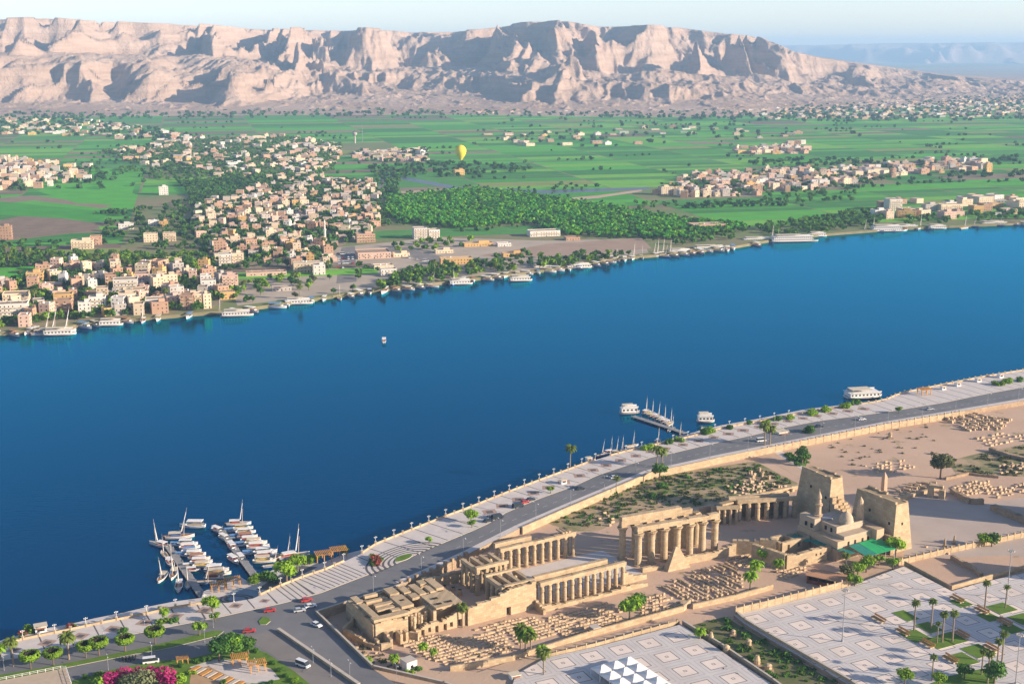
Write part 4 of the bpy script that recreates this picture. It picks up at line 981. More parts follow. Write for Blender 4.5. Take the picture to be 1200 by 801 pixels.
FLOWER = shrub_maker("flowering_shrub", "shrub", L_red, rl(6, 2.2, 1.1, 1.2, 7), 300, .34, [(rl(6, 2.2, .9, 1.2, 8), 260, .34, L_tree)])
def bowl():
    o = thing("clipped_tree", "", "tree", (0, 0, 0)); trunk(o, 2.6, .22, [(.9, 0, 3.3), (-.9, 0, 3.3), (0, .9, 3.3), (0, -.9, 3.3)])
    n = 1500; rs = nr_; th = rs.rand(n) * 2 * np.pi; ph = rs.rand(n) * 2 * np.pi; R0, r0, rz = 1.95, .75, .8
    rad = R0 + r0 * np.cos(ph); c = np.stack([rad * np.cos(th), rad * np.sin(th), 3.75 + rz * np.sin(ph) + .25 * np.cos(ph)], -1) + rs.normal(0, .07, (n, 3))
    d = np.stack([np.cos(ph) * np.cos(th), np.cos(ph) * np.sin(th), np.sin(ph)], -1) + rs.normal(0, .4, (n, 3)); d /= np.linalg.norm(d, axis=1, keepdims=True)
    u = np.cross(d, rs.normal(size=(n, 3))); u /= np.linalg.norm(u, axis=1, keepdims=True); v = np.cross(d, u); s = .26
    mb = MB(); mb.arr(np.stack([c - u * s, c + v * s, c + u * s, c - v * s], 1).reshape(-1, 3), np.arange(4 * n).reshape(n, 4), L_lime)
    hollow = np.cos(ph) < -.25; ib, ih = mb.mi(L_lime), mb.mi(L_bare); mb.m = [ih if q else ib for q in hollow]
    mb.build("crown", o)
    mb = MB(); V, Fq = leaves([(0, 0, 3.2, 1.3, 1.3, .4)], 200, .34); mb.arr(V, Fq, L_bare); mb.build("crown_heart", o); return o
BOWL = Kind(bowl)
G_E = "trees and palms along the riverside road"
def rz(): return rt.uniform(0, 6.28)
# clipped bowl trees on the median
for x, y in [(36, 783), (63, 779), (101, 770), (116, 767), (147, 763), (182, 754)]:
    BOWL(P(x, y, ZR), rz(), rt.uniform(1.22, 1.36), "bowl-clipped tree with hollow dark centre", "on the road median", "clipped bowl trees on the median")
# palms and trees of the promenade
for x, y, k, sc, b in [(16, 780, 1, .82, "date palm with a full yellow green crown"), (81, 772, 0, .95, "date palm with a full yellow green crown"), (193, 727, 2, .62, "short bushy palm"), (668, 548, 1, .95, "tall slim palm"), (722, 575, 1, .6, "low palm"), (770, 548, 1, .9, "tall palm"), (776, 547, 0, .95, "tall palm"), (896, 522, 1, 1.0, "tall date palm"), (902, 521, 0, 1.05, "tall date palm"), (1, 772, 2, .7, "short bushy palm")]:
    PALMS[k](P(x, y, ZR if y > 540 or x > 800 else 8), rz(), sc * 1.12, b, "on the riverside promenade" if x < 700 else "beside the riverside retaining wall", "palms along the riverside road")
for x, y, k, sc, b in [(249, 719, 2, .95, "lime green street tree"), (234, 744, 2, .72, "small lime green tree"), (252, 728, 2, .5, "small lime green tree"), (552, 612, 2, .8, "bright green street tree"), (553, 618, 2, .5, "small bright green tree"), (503, 637, 2, .45, "small bright green tree"), (645, 578, 2, .5, "small bright green tree"), (773, 560, 0, .9, "bushy green tree"), (940, 543, 0, 1.0, "round green tree"), (948, 512, 0, .8, "round green tree"), (1049, 652, 2, 1.2, "round yellow green tree"), (336, 683, 2, 1.25, "spreading bright green tree"), (349, 668, 2, .9, "spreading bright green tree"), (1053, 484, 2, .55, "small bright green tree")]:
    TREES[k](P(x, y, 5.0 if (x > 900 and y > 505) else ZR), rz(), sc * 1.25, b, "by the promenade" if x < 700 else "near the pylons and the road", "street trees of the east bank")
BIGTREE(P(272, 770, ZR + .1), .4, .95, "largest dark green spreading tree", "in the garden beside the road fork")
TREES[3](P(257, 774, ZR), 1, 1.15, "dark round tree", "in the garden beside the road fork"); TREES[0](P(291, 766, ZR), 2, .95, "lighter green low tree", "in the garden beside the road fork")
OLIVE(P(1102, 560, 5), 0, 1.15, "large grey green acacia tree", "on the sandy ground behind the obelisk"); 
for x, y, k, sc, b in [(542, 735, 1, .75, "date palm leaning by the sanctuary corner"), (462, 782, 2, .62, "dense low palm"), (432, 781, 2, .45, "dense low palm"), (496, 768, 2, .6, "yellow green palm"), (508, 772, 2, .5, "yellow green palm"), (610, 760, 0, .9, "date palm in a small clump"), (616, 762, 2, 1.1, "date palm in a small clump"), (622, 765, 0, .8, "date palm in a small clump"), (635, 775, 2, .75, "short palm"), (637, 794, 1, .85, "tall palm"), (879, 690, 2, .95, "bushy palm"), (885, 678, 2, 1.0, "bushy palm"), (893, 660, 2, .8, "bushy palm"), (912, 671, 2, .75, "bushy palm"), (990, 668, 1, .6, "thin palm"), (820, 752, 2, .7, "low bushy palm")]:
    PALMS[k](P(x, y, 5.0), rz(), sc * 1.12, b, "among the rows of temple blocks", "palms among the temple blocks")
for x, y, k, sc, b, w in [(738, 725, 2, 1.15, "round lime green tree", "among the stone block rows"), (748, 715, 0, .8, "dark green tree", "among the stone block rows"), (1001, 690, 2, .85, "yellow green tree", "by the red roofed shed"), (1005, 675, 2, .75, "yellow green tree", "by the red roofed shed"), (1015, 670, 2, .9, "yellow green tree", "by the red roofed shed"), (992, 680, 4, .8, "olive green tree", "by the red roofed shed"), (1046, 667, 2, .7, "yellow green tree", "by the red roofed shed"), (1030, 662, 2, .6, "yellow green tree", "by the red roofed shed"), (1162, 640, 0, .7, "twin stemmed small tree", "behind the pier wall"), (1153, 640, 2, .75, "twin stemmed small tree", "behind the pier wall"), (1060, 801, 2, .7, "bright green tree", "at the lower edge of the plaza"), (1130, 795, 0, .6, "round green tree", "at the lower edge of the plaza"), (1100, 803, 2, .6, "bright green tree", "at the lower edge of the plaza"), (1165, 800, 0, .9, "round green tree", "at the lower edge of the plaza")]:
    TREES[k](P(x, y, 5.0 if y < 740 else ZP), rz(), sc * 1.3, b, w, "trees around the temple and plaza")
for x, y, sc in [(1071, 738, 1), (1091, 736, 1), (1104, 752, 1), (1116, 751, 1), (1098, 753, .7), (1154, 712, .95), (1174, 776, 1), (1168, 783, .95), (1092, 797, .8), (1178, 712, .8), (1157, 800, 1.0), (1150, 790, .8)]:
    WPALM(P(x, y, ZP), rz(), sc * 1.1, "tall slender fan palm with a small tufted crown", "on the patterned plaza", "fan palms on the plaza")
# planting along the quay and the promenade
for x, y, k, sc, b in [(34, 740, 0, .9, "rounded lime shrub"), (60, 753, 1, .9, "low green hedge plant"), (75, 750, 1, .8, "low green hedge plant"), (130, 745, 0, .8, "low green hedge plant"), (145, 741, 1, .7, "low green hedge plant"), (190, 730, 0, .8, "low green hedge plant"), (205, 729, 1, .7, "low green hedge plant"), (240, 735, 1, .6, "low green hedge plant"), (297, 682, 0, 1, "lime green shrub"), (307, 678, 0, 1.1, "lime green shrub"), (318, 680, 1, 1.2, "lime green shrub"), (360, 660, 0, 1, "lime green shrub"), (368, 656, 0, .9, "lime green shrub"), (404, 646, 0, .8, "lime green shrub"), (760, 527, 0, 1.2, "lime green bush"), (785, 520, 1, 1.0, "dark green bush"), (796, 517, 0, 1.0, "lime green bush"), (826, 509, 1, 1.3, "dark green bush"), (832, 507, 0, 1.2, "lime green bush"), (855, 503, 1, .9, "dark green bush"), (878, 497, 1, .8, "dark green bush"), (897, 497, 0, 1, "lime green bush"), (912, 493, 1, 1, "dark green bush"), (926, 491, 0, 1, "lime green bush"), (952, 486, 0, 1.3, "lime green bush"), (968, 482, 0, 1.2, "lime green bush"), (990, 478, 0, 1.3, "lime green bush"), (1003, 474, 1, 1.2, "dark green bush"), (1180, 449, 0, 1.3, "lime green bush"), (1195, 447, 1, 1.1, "dark green bush"), (1170, 452, 0, 1.2, "lime green bush")]:
    SHRUB[k](P(x, y, ZR - .3 if x > 700 or 130 < x < 245 else 2.0), rz(), sc * 1.3, b, "along the river promenade", "shrubs along the promenade")
for x, y, k, sc, b in [(830, 742, 2, .9, "olive bush"), (812, 748, 0, .8, "lime bush"), (845, 760, 2, .7, "olive bush"), (838, 775, 2, .8, "olive bush"), (850, 787, 2, .8, "olive bush"), (862, 792, 2, .8, "olive bush"), (880, 772, 1, .7, "green bush"), (900, 790, 1, .7, "green bush"), (480, 790, 0, .8, "lime bush"), (490, 786, 1, .8, "green bush"), (560, 768, 2, .5, "olive bush"), (926, 540, 1, .8, "green bush"), (934, 545, 1, .9, "green bush"), (765, 583, 1, 1.1, "green bush"), (775, 572, 1, 1.4, "green bush"), (930, 513, 1, 1.0, "green bush"), (937, 510, 1, 1.2, "green bush")]:
    SHRUB[k](P(x, y, 5.0), rz(), sc, b, "inside the temple grounds", "bushes inside the temple grounds")
for x, y in [(230, 776), (238, 774), (246, 773), (320, 778), (328, 786), (336, 793), (318, 801), (306, 805), (345, 798), (262, 800), (225, 789), (100, 794), (115, 790), (212, 781), (352, 804), (300, 763)]:
    SHRUB[0 if x % 2 else 1](P(x, y, ZR + .1), rz(), .62, "small clipped bush", "in the lower left garden", "clipped bushes in the garden")
for x, y in [(27, 744), (83, 736), (138, 728), (190, 716), (438, 656), (441, 660)]:
    FLOWER(P(x, y, 2.0 if x < 300 else ZR), rz(), 1.0 if x < 300 else 1.3, "rust red flowering shrub", "beside the river quay", "red flowering shrubs on the quay")
bo = shrub_maker("bougainvillea", "shrub", L_pink, [(-7, 1, 1.5, 3, 2.4, 1.6), (-4, 2.4, 2, 2.6, 2, 1.8), (6, 2, 1.8, 3.2, 2.4, 1.7), (8, -1, 1.4, 2.6, 2.2, 1.5), (2.6, 3.2, 1.6, 2.6, 1.8, 1.6), (-1, 3.4, 1.6, 2.4, 1.6, 1.5)], 1500, .38, [([(1, -.6, 2, 4, 2.8, 2.2), (-2, -1, 1.6, 3, 2.4, 1.8)], 1100, .38, L_pale), ([(10.6, -.5, 1.4, 1.6, 1.6, 1.7), (-10, -.5, 1.2, 1.6, 1.4, 1.5)], 300, .38, L_lime)])
bo(P(163, 801, ZR), R(4), 1.35, "large magenta bougainvillea mound around a pale green bush", "at the bottom left")

# ============================================================ STONE BLOCKS IN ROWS
blk = []
def field(poly, da, db, size, ang=TANG, z=5.0, jit=.12, skip=.08, m=0):
    pts = [P(x, y, z) for x, y in poly]; gp = [(p.x, p.y) for p in pts]
    cx = sum(p[0] for p in gp) / len(gp); cy = sum(p[1] for p in gp) / len(gp); Rr = max(math.hypot(p[0] - cx, p[1] - cy) for p in gp)
    c, s = math.cos(ang), math.sin(ang); nu, nv = int(Rr / da) + 1, int(Rr / db) + 1
    for j in range(-nv, nv + 1):
        for i in range(-nu, nu + 1):
            u = i * da + rt.uniform(-jit, jit); v = j * db + rt.uniform(-jit, jit) * .4
            x, y = cx + u * c - v * s, cy + u * s + v * c
            if rt.random() < skip or not inpoly(x, y, gp): continue
            sx, sy, sz = size; f = rt.uniform(.6, 1.25)
            blk.append((x, y, z, sx * f, sy * rt.uniform(.75, 1.2), sz * rt.uniform(.55, 1.4), ang + rt.uniform(-.05, .05), poly))
field([(466, 752), (520, 742), (545, 748), (590, 738), (602, 762), (575, 772), (530, 782), (500, 770)], 1.62, 2.35, (1.5, .95, .62), skip=.05)
field([(548, 738), (620, 722), (640, 728), (655, 745), (608, 758), (595, 740)], 1.62, 2.35, (1.5, .95, .62), skip=.05)
field([(640, 725), (712, 706), (728, 716), (726, 735), (660, 748)], 1.7, 2.4, (1.55, 1.0, .65), skip=.05)
field([(752, 700), (778, 696), (800, 708), (790, 716), (750, 724)], 1.8, 2.4, (1.5, .9, .8))
field([(772, 690), (800, 676), (850, 658), (868, 670), (872, 684), (862, 696), (815, 708)], 3.0, 2.6, (2.6, 1.0, .9), ang=TANG - R(90))
field([(850, 655), (880, 648), (890, 660), (872, 668)], 2.6, 2.4, (2.2, .9, .9))
field([(900, 662), (930, 655), (948, 668), (920, 680)], 2.2, 2.4, (1.8, .9, .7))
field([(846, 572), (880, 560), (935, 572), (925, 580), (870, 583)], 2.4, 2.6, (1.5, 1.1, 1.0), skip=.3, jit=.8)
field([(870, 556), (890, 553), (905, 562), (890, 566)], 2.4, 2.6, (1.3, 1.3, 2.0), skip=.4, jit=.9)
field([(1046, 572), (1098, 562), (1101, 570), (1050, 582)], 3.4, 3.6, (2.8, 1.3, 1.2), ang=TANG - R(60))
field([(1114, 570), (1158, 562), (1162, 574), (1130, 582)], 2.8, 2.8, (1.8, 1.2, 1.0), jit=.6)
field([(1095, 486), (1130, 482), (1187, 492), (1177, 503), (1130, 505)], 4.2, 3.6, (3.2, 1.4, 1.4), ang=R(-50), jit=.8)
field([(1165, 545), (1230, 540), (1230, 552), (1170, 556)], 3.5, 3.5, (2.2, 1.4, 1.4), jit=.8, skip=.3)
field([(1010, 545), (1060, 538), (1075, 548), (1030, 556)], 3.4, 3.6, (1.6, 1.0, .8), jit=.9, skip=.35)
field([(1150, 575), (1200, 566), (1230, 574), (1170, 584)], 3.0, 3.2, (1.8, 1.2, 1.0), jit=.6, skip=.25)
field([(1140, 512), (1200, 505), (1230, 514), (1160, 524)], 4.2, 4.2, (2.2, 1.3, 1.0), jit=.9, skip=.35)
for c_ in [(700, 600, 720, 620), (655, 640, 670, 650), (820, 590, 846, 610), (1080, 640, 1130, 650), (405, 735, 445, 770)]:
    field([(c_[0], c_[1]), (c_[2], c_[1]), (c_[2], c_[3]), (c_[0], c_[3])], 3.6, 3.6, (1.6, 1.0, .8), jit=1.4, skip=.55)
M_blk = mat("stone_block", (0.50, 0.375, 0.24), (0.34, 0.245, 0.155), .45, rnd=.2, rough=.95, detail=8)
def bmesh_block(seed):
    rs = random.Random(seed); mb = MB(); j = lambda: rs.uniform(-.07, .07)
    vs = [(x + j(), y + j(), z + (0 if z == 0 else j())) for z in (0, 1) for x, y in ((-.5, -.5), (.5, -.5), (.5, .5), (-.5, .5))]
    mb.add(vs, [(3, 2, 1, 0), (4, 5, 6, 7), (0, 1, 5, 4), (1, 2, 6, 5), (2, 3, 7, 6), (3, 0, 4, 7)], M_blk); return mb
BM = [bmesh_block(k) for k in range(8)]; BMM = [b.mesh("stone_block") for b in BM]
blk.sort(key=lambda b: -(b[3] + b[4]) * b[5] / (b[1] ** 2))
def fieldname(p):
    x, y = p[0]
    for n_, q in (("the lower field south of the open court", (466, 752)), ("the field below the hypostyle wall", (548, 738)), ("the field beneath the town side colonnade", (640, 725)), ("the field by the round lime tree", (752, 700)), ("the dense field before the great colonnade", (772, 690)), ("the corner of the angled court wall", (850, 655)), ("the shaded yard left of the red shed", (900, 662)),
                  ("the grassy ruins left of the pylon", (846, 572)), ("the upright fragments on the grass", (870, 556)), ("the row right of the obelisk", (1046, 572)), ("the field behind the ruined gateway", (1114, 570)), ("the heap by the road at the far right", (1095, 486))):
        if (x, y) == q: return n_
    return "the scattered ruins of the temple"
NB = 285
for k, b in enumerate(blk[:NB]):
    o = link("stone_block", BMM[k % 8]); o.location = b[:3]; o.rotation_euler = (0, 0, b[6]); o.scale = b[3:6]
    tag(o, "weathered sandstone block laid out in " + fieldname(b[7]), "stone block", "", "sandstone blocks in " + fieldname(b[7]), True)
sm = MB()
for k, b in enumerate(blk[NB:]):
    c, s = math.cos(b[6]), math.sin(b[6]); q = BM[k % 8]
    sm.add([(b[0] + x * b[3] * c - y * b[4] * s, b[1] + x * b[3] * s + y * b[4] * c, b[2] + z * b[5]) for x, y, z in q.v], q.f, M_blk)
struct(sm.build("stone_rubble"), "stuff")
# ============================================================ BOATS
M_hull = mat("boat_white", (0.74, 0.73, 0.70), (0.6, .58, .54), 1.2, rough=.5, rnd=.1)
M_wood = mat("varnished_wood", (0.34, 0.19, 0.09), (0.24, .13, .06), 1.2, rnd=.2)
M_deck = mat("boat_deck", (0.55, 0.50, 0.44), (0.42, .37, .31), 1.0)
M_mast = mat("mast_wood", (0.55, 0.44, 0.32), (0.42, .32, .22), 1.0)
M_bblue = mat("boat_blue", (0.06, 0.20, 0.42), (0.04, .14, .32), 1.0, rough=.5)
M_cush = [mat("cushion_red", (0.36, 0.07, 0.05)), mat("cushion_blue", (0.07, 0.16, 0.36)), mat("cushion_yellow", (0.50, 0.36, 0.10)), mat("cushion_tan", (0.42, .33, .22))]
M_canvas = [mat("canvas_white", (0.76, 0.74, 0.70), (0.66, .63, .58), .9), mat("canvas_cream", (0.62, 0.54, 0.40), (0.5, .43, .31), .9), mat("canvas_rust", (0.42, 0.20, 0.11), (0.34, .16, .09), .9), mat("canvas_blue", (0.16, 0.30, 0.50), (0.12, .23, .4), .9)]
def hull_mesh(L, W, H, m, stripe, deck, sharp=1.6):
    mb = MB(); n = 12; st = []
    for i in range(n + 1):
        t = -1 + 2 * i / n
        w = W / 2 * (1 - max(0, t) ** sharp * .97) * (1 - max(0, -t) ** 2.6 * .45); sh = H * (1 + .32 * max(0, t) ** 2 + .12 * max(0, -t) ** 2)
        x = t * L / 2 * (1 if t < .6 else 1); st.append([(x * .94, w * .45, -.35), (x * .985, w * .86, .18 * H), (x, w, sh * .62), (x, w * 1.02, sh * .80), (x, w * 1.02, sh), (x * .985, w * .86, sh), (x * .985, w * .84, sh - .32)])
    K = 7
    for sgn in (1, -1):
        vs = [(a, b * sgn, c) for r in st for a, b, c in r]
        def fq(j): 
            f = [(i * K + j, (i + 1) * K + j, (i + 1) * K + j + 1, i * K + j + 1) for i in range(n)]
            return f if sgn < 0 else [q[::-1] for q in f]
        for j, mm in ((0, m), (1, m), (2, stripe), (3, m), (4, m), (5, deck)): mb.add(vs, fq(j), mm)
    vs = [st[i][6] for i in range(n + 1)] + [(a, -b, c) for a, b, c in (st[i][6] for i in range(n + 1))]
    mb.add(vs, [(i, n + 1 + i, n + 2 + i, i + 1) for i in range(n)], deck)
    e = st[0]; mb.add([(a, b, c) for a, b, c in e[:6]] + [(a, -b, c) for a, b, c in e[:6]], [(0, 1, 2, 3, 4, 10, 9, 8, 7, 6)], m)
    return mb
def felucca(seed, hm, stripe, canvas, awn=True, Hm=13.5):
    def f():
        o = thing("felucca", "", "sailing boat", (0, 0, 0)); L, W, H = 12.5, 3.7, 1.15
        hull_mesh(L, W, H, hm, stripe, M_deck if seed != 1 else M_wood, 1.9).build("hull", o)
        mb = MB(); mb.tube((1.6, 0, .6), (2.2, 0, Hm * .62), .16, .10, M_mast, 8); mb.build("mast", o)
        mb = MB(); mb.tube((.6, .12, 2.6), (3.6 if seed % 2 else 2.4, .12, Hm), .13, .05, M_mast, 6); mb.tube((.7, .12, 2.9), (3.1 if seed % 2 else 2.2, .12, Hm * .85), .26, .12, M_canvas[0], 6); mb.build("furled_yard", o)
        mb = MB(); mb.box(-4.6, .6, -1.5, -.9, .85, 1.3, M_cush[seed % 4]); mb.box(-4.6, .6, .9, 1.5, .85, 1.3, M_cush[seed % 4]); mb.build("seat", o)
        if awn:
            mb = MB(); mb.box(-4.8, .4, -1.5, 1.5, 2.6, 2.72, canvas, .05); mb.build("awning", o)
            for x in (-4.6, .2):
                for y in (-1.4, 1.4): mb = MB(); mb.tube((x, y, .9), (x, y, 2.6), .05, .05, M_mast, 5); mb.build("awning_post", o)
        mb = MB(); mb.box(-L / 2 - .7, -L / 2 - .02, -.06, .06, -.3, 1.6, M_wood); mb.build("rudder", o); return o
    return Kind(f)
def launch(seed, hm, stripe, canvas):
    def f():
        o = thing("motor_launch", "", "motor boat", (0, 0, 0)); L, W, H = 9.6, 2.9, 1.05
        hull_mesh(L, W, H, hm, stripe, M_hull if seed != 4 else M_wood, 2.2).build("hull", o)
        mb = MB(); mb.box(-3.9, 1.9, -1.35, 1.35, 2.55, 2.68, canvas, .08); mb.build("canopy", o)
        for x in (-3.7, -1, 1.7):
            for y in (-1.22, 1.22): mb = MB(); mb.tube((x, y, .8), (x, y, 2.55), .045, .045, M_metal, 5); mb.build("canopy_post", o)
        mb = MB(); mb.box(-3.7, 1.4, -1.15, -.65, .75, 1.2, M_cush[seed % 4]); mb.box(-3.7, 1.4, .65, 1.15, .75, 1.2, M_cush[seed % 4]); mb.build("seat", o)
        mb = MB(); mb.box(2.0, 2.7, -.8, .8, .75, 1.5, M_hull, .1); mb.build("console", o); return o
    return Kind(f)
FEL = [felucca(0, M_hull, M_bblue, M_canvas[0]), felucca(1, M_hull, M_wood, M_canvas[1]), felucca(2, M_hull, M_cush[0], M_canvas[0], False), felucca(3, M_bblue, M_hull, M_canvas[1], False)]
FELN = ["blue-striped white felucca with white awning", "brown-striped felucca with cream awning", "open red-striped white felucca", "open blue-hulled felucca"]
LAU = [launch(0, M_hull, M_cush[0], M_canvas[0]), launch(1, M_hull, M_bblue, M_canvas[3]), launch(2, M_hull, M_cush[2], M_canvas[1]), launch(3, M_hull, M_bblue, M_canvas[0]), launch(4, M_hull, M_wood, M_canvas[2])]
LAUN = ["red-striped launch with white canopy", "white launch with blue canopy", "white launch with cream canopy", "blue-striped launch with white canopy", "white launch with rust-brown canopy"]
def zpx(zx, zy): return 160 + zx / 5.0, 570 + zy / 5.0          # reading of the enlarged marina
def boat(kinds, names, k, x, y, ang, sc, where, grp):
    kinds[k](P(x, y, 0), R(ang), sc * .9, names[k], where, grp)
def jetty(px0, px1, w, base, z=1.1):
    a, b = P(*px0, z), P(*px1, z); o = thing("jetty", base, "jetty", (a.x, a.y, 0)); d = b - a; L = d.length; an = math.atan2(d.y, d.x)
    mb = MB(); n = max(1, int(L / 3))
    for k in range(n):
        c = d * ((k + .5) / n); mb.obox(c.x, c.y, z - .25, L / n - .05, w, .25, an, M_wdk)
    mb.build("deck", o); mb = MB(); s = Vector((-d.y, d.x, 0)) / L * (w / 2 - .2)
    for k in range(int(L / 6) + 1):
        for q in (s, -s): c = d * (k * 6 / L) + q; mb.tube((c.x, c.y, -1.5), (c.x, c.y, z + .7), .12, .12, M_metal, 6)
    mb.build("pile", o)
M_wdk = mat("grey_decking", (0.30, 0.29, 0.28), (0.22, .21, .2), .5)
jetty((196, 637), (240, 702), 3.4, "left jetty of the near marina, a grey deck running to the quay")
jetty((257, 618), (300, 676), 3.4, "right jetty of the near marina, a grey deck running to the quay")
G1, G2, G3 = "boats moored at the left marina jetty", "boats moored at the right marina jetty", "boats moored at the middle marina"
W1, W2 = "at the left marina jetty", "at the right marina jetty"
A1 = 8
for zx, zy, t, k, sc, an in [(255, 298, 'f', 1, 1.2, A1), (300, 338, 'l', 3, 1.1, A1), (312, 360, 'l', 0, 1.1, A1), (322, 382, 'l', 1, 1.05, A1), (345, 402, 'l', 3, 1.1, A1), (368, 424, 'l', 4, 1.15, A1), (380, 446, 'l', 0, 1.15, A1), (396, 468, 'l', 2, 1.15, A1), (470, 492, 'l', 0, 1.25, A1), (482, 515, 'l', 2, 1.25, A1), (455, 536, 'l', 4, 1.0, A1), (235, 345, 'l', 1, .8, A1), (265, 405, 'l', 1, .8, A1), (310, 470, 'l', 3, .8, A1), (330, 492, 'l', 0, .8, A1)]:
    x, y = zpx(zx, zy); boat(FEL if t == 'f' else LAU, FELN if t == 'f' else LAUN, k, x, y, an + rt.uniform(-5, 5), sc, W1, G1)
for zx, zy, k, sc, an in [(130, 345, 0, 1.05, 150), (162, 400, 2, .8, 120), (200, 455, 0, .95, -60), (150, 540, 1, .95, -95), (216, 520, 1, 1.0, -85), (248, 592, 0, 1.0, -80), (302, 582, 3, .85, -80), (400, 566, 3, .9, 10)]:
    x, y = zpx(zx, zy); boat(FEL, FELN, k, x, y, an, sc, W1, G1)
for zx, zy, t, k, sc, an in [(600, 222, 'f', 0, 1.05, 14), (625, 248, 'l', 2, 1.1, 14), (640, 272, 'l', 3, 1.1, 14), (650, 298, 'l', 4, 1.1, 14), (668, 318, 'l', 0, 1.1, 14), (700, 334, 'l', 2, 1.2, 14), (712, 356, 'l', 0, 1.2, 14), (755, 388, 'l', 3, 1.25, 14), (762, 412, 'l', 0, 1.25, 14), (752, 440, 'l', 2, 1.25, 14), (800, 468, 'f', 3, .8, 20), (550, 262, 'l', 1, .8, 14), (580, 300, 'l', 1, .8, 14), (610, 345, 'l', 1, .85, 14), (660, 395, 'l', 1, .85, 14)]:
    x, y = zpx(zx, zy); boat(FEL if t == 'f' else LAU, FELN if t == 'f' else LAUN, k, x, y, an + rt.uniform(-4, 4), sc, W2, G2)
for zx, zy, k, sc, an in [(476, 262, 0, 1.0, -40), (516, 308, 3, 1.0, -45), (560, 362, 0, 1.15, -60), (568, 436, 0, 1.1, -50), (612, 426, 3, 1.0, -60)]:
    x, y = zpx(zx, zy); boat(LAU, LAUN, k, x, y, an, sc, W2, G2)
boat(LAU, LAUN, 3, *zpx(328, 236), 178, 1.45, "moored alone off the left jetty's head", G1)
boat(FEL, FELN, 0, *zpx(925, 415), 30, 1.3, "moored alone near the flower terrace", "lone boats near the bank")
boat(FEL, FELN, 2, *zpx(880, 405), 12, .9, "moored alone near the flower terrace", "lone boats near the bank")
boat(LAU, LAUN, 0, 450, 400, 95, 1.3, "crossing alone in the middle of the river", "lone boats near the bank")
# middle marina
jetty((742, 487), (803, 507), 3.6, "long jetty of the middle marina reaching the promenade")
jetty((822, 500), (842, 502), 2.6, "short gangway to the small floating landing stage")
for i in range(9):
    x = 757 + i * 3.6; y = 483 + i * 1.75
    boat(FEL if i % 2 == 0 else LAU, FELN if i % 2 == 0 else LAUN, (0, 2, 2, 0, 1, 3, 0, 3, 2)[i] % 4, x, y, 60, .85, "at the middle marina", G3)
for x, y, k in [(715, 530, 0), (722, 531, 1), (741, 523, 2), (771, 518, 0), (796, 513, 2), (787, 504, 3), (728, 529, 2), (705, 534, 3)]:
    boat(FEL, FELN, k, x, y, 50 + rt.uniform(-20, 20), .8, "beside the promenade wall by the middle marina", G3)
_cw = MB(); _cw.box(-.65, .65, -.03, .03, 0, 1.1, M_dark); CABW = _cw.mesh("window")
def decked_boat(name, base, cat, loc, rzv, L, W, decks, roof=M_hull, group=None, where=""):
    o = thing(name, base, cat, loc, rzv, where, group)
    mb = MB(); hull_mesh(L, W, 1.3, M_hull, M_bblue if decks > 1 else M_wood, M_wood, 3.5); hull_mesh(L, W, 1.3, M_hull, M_dark if decks > 1 else M_wood, M_wood, 3.5).build("hull", o)
    z = 1.35; l = L * .84
    for d in range(decks):
        mb = MB(); mb.box(-l / 2 - L * .03, l / 2 - L * .06, -W * .4, W * .4, z, z + 2.5, M_hull); mb.build("deck_cabin", o)
        n = max(4, int(l / 2.6))
        for k in range(n):
            x = -l / 2 - L * .03 + (l - L * .03) * (k + .5) / n
            for s in (-1, 1): q = link("window", CABW, o); q.location = (x, s * W * .4, z + .8)
        mb = MB(); mb.box(-l / 2 - L * .05, l / 2 - L * .04, -W * .45, W * .45, z + 2.52, z + 2.7, roof); mb.build("deck_roof", o); z += 2.75; l *= .93
    mb = MB(); mb.box(-l / 2, l * .2, -W * .34, W * .34, z + 1.9, z + 2.02, M_canvas[1]); mb.build("sun_awning", o)
    for k in range(4):
        for s in (-1, 1): mb = MB(); x = -l / 2 + .3 + (l * .7 - .6) * k / 3; mb.tube((x, s * W * .32, z), (x, s * W * .32, z + 1.9), .06, .06, M_hull, 5); mb.build("awning_post", o)
    for s in (-1, 1): mb = MB(); mb.box(-l / 2, l / 2, s * W * .43 - .03, s * W * .43 + .03, z + .1, z + .9, M_hull); mb.build("railing", o)
    return o
decked_boat("restaurant_boat", "white two deck floating restaurant moored by the bushes", "boat", P(1012, 465, 0), R(12), 26, 12, 1)
decked_boat("landing_stage", "small white floating landing stage off the promenade", "boat", P(827, 494, 0), R(4), 11, 6, 1)
decked_boat("landing_stage", "long white covered landing boat at the jetty's outer end", "boat", P(738, 484, 0), R(12), 13, 5, 1)

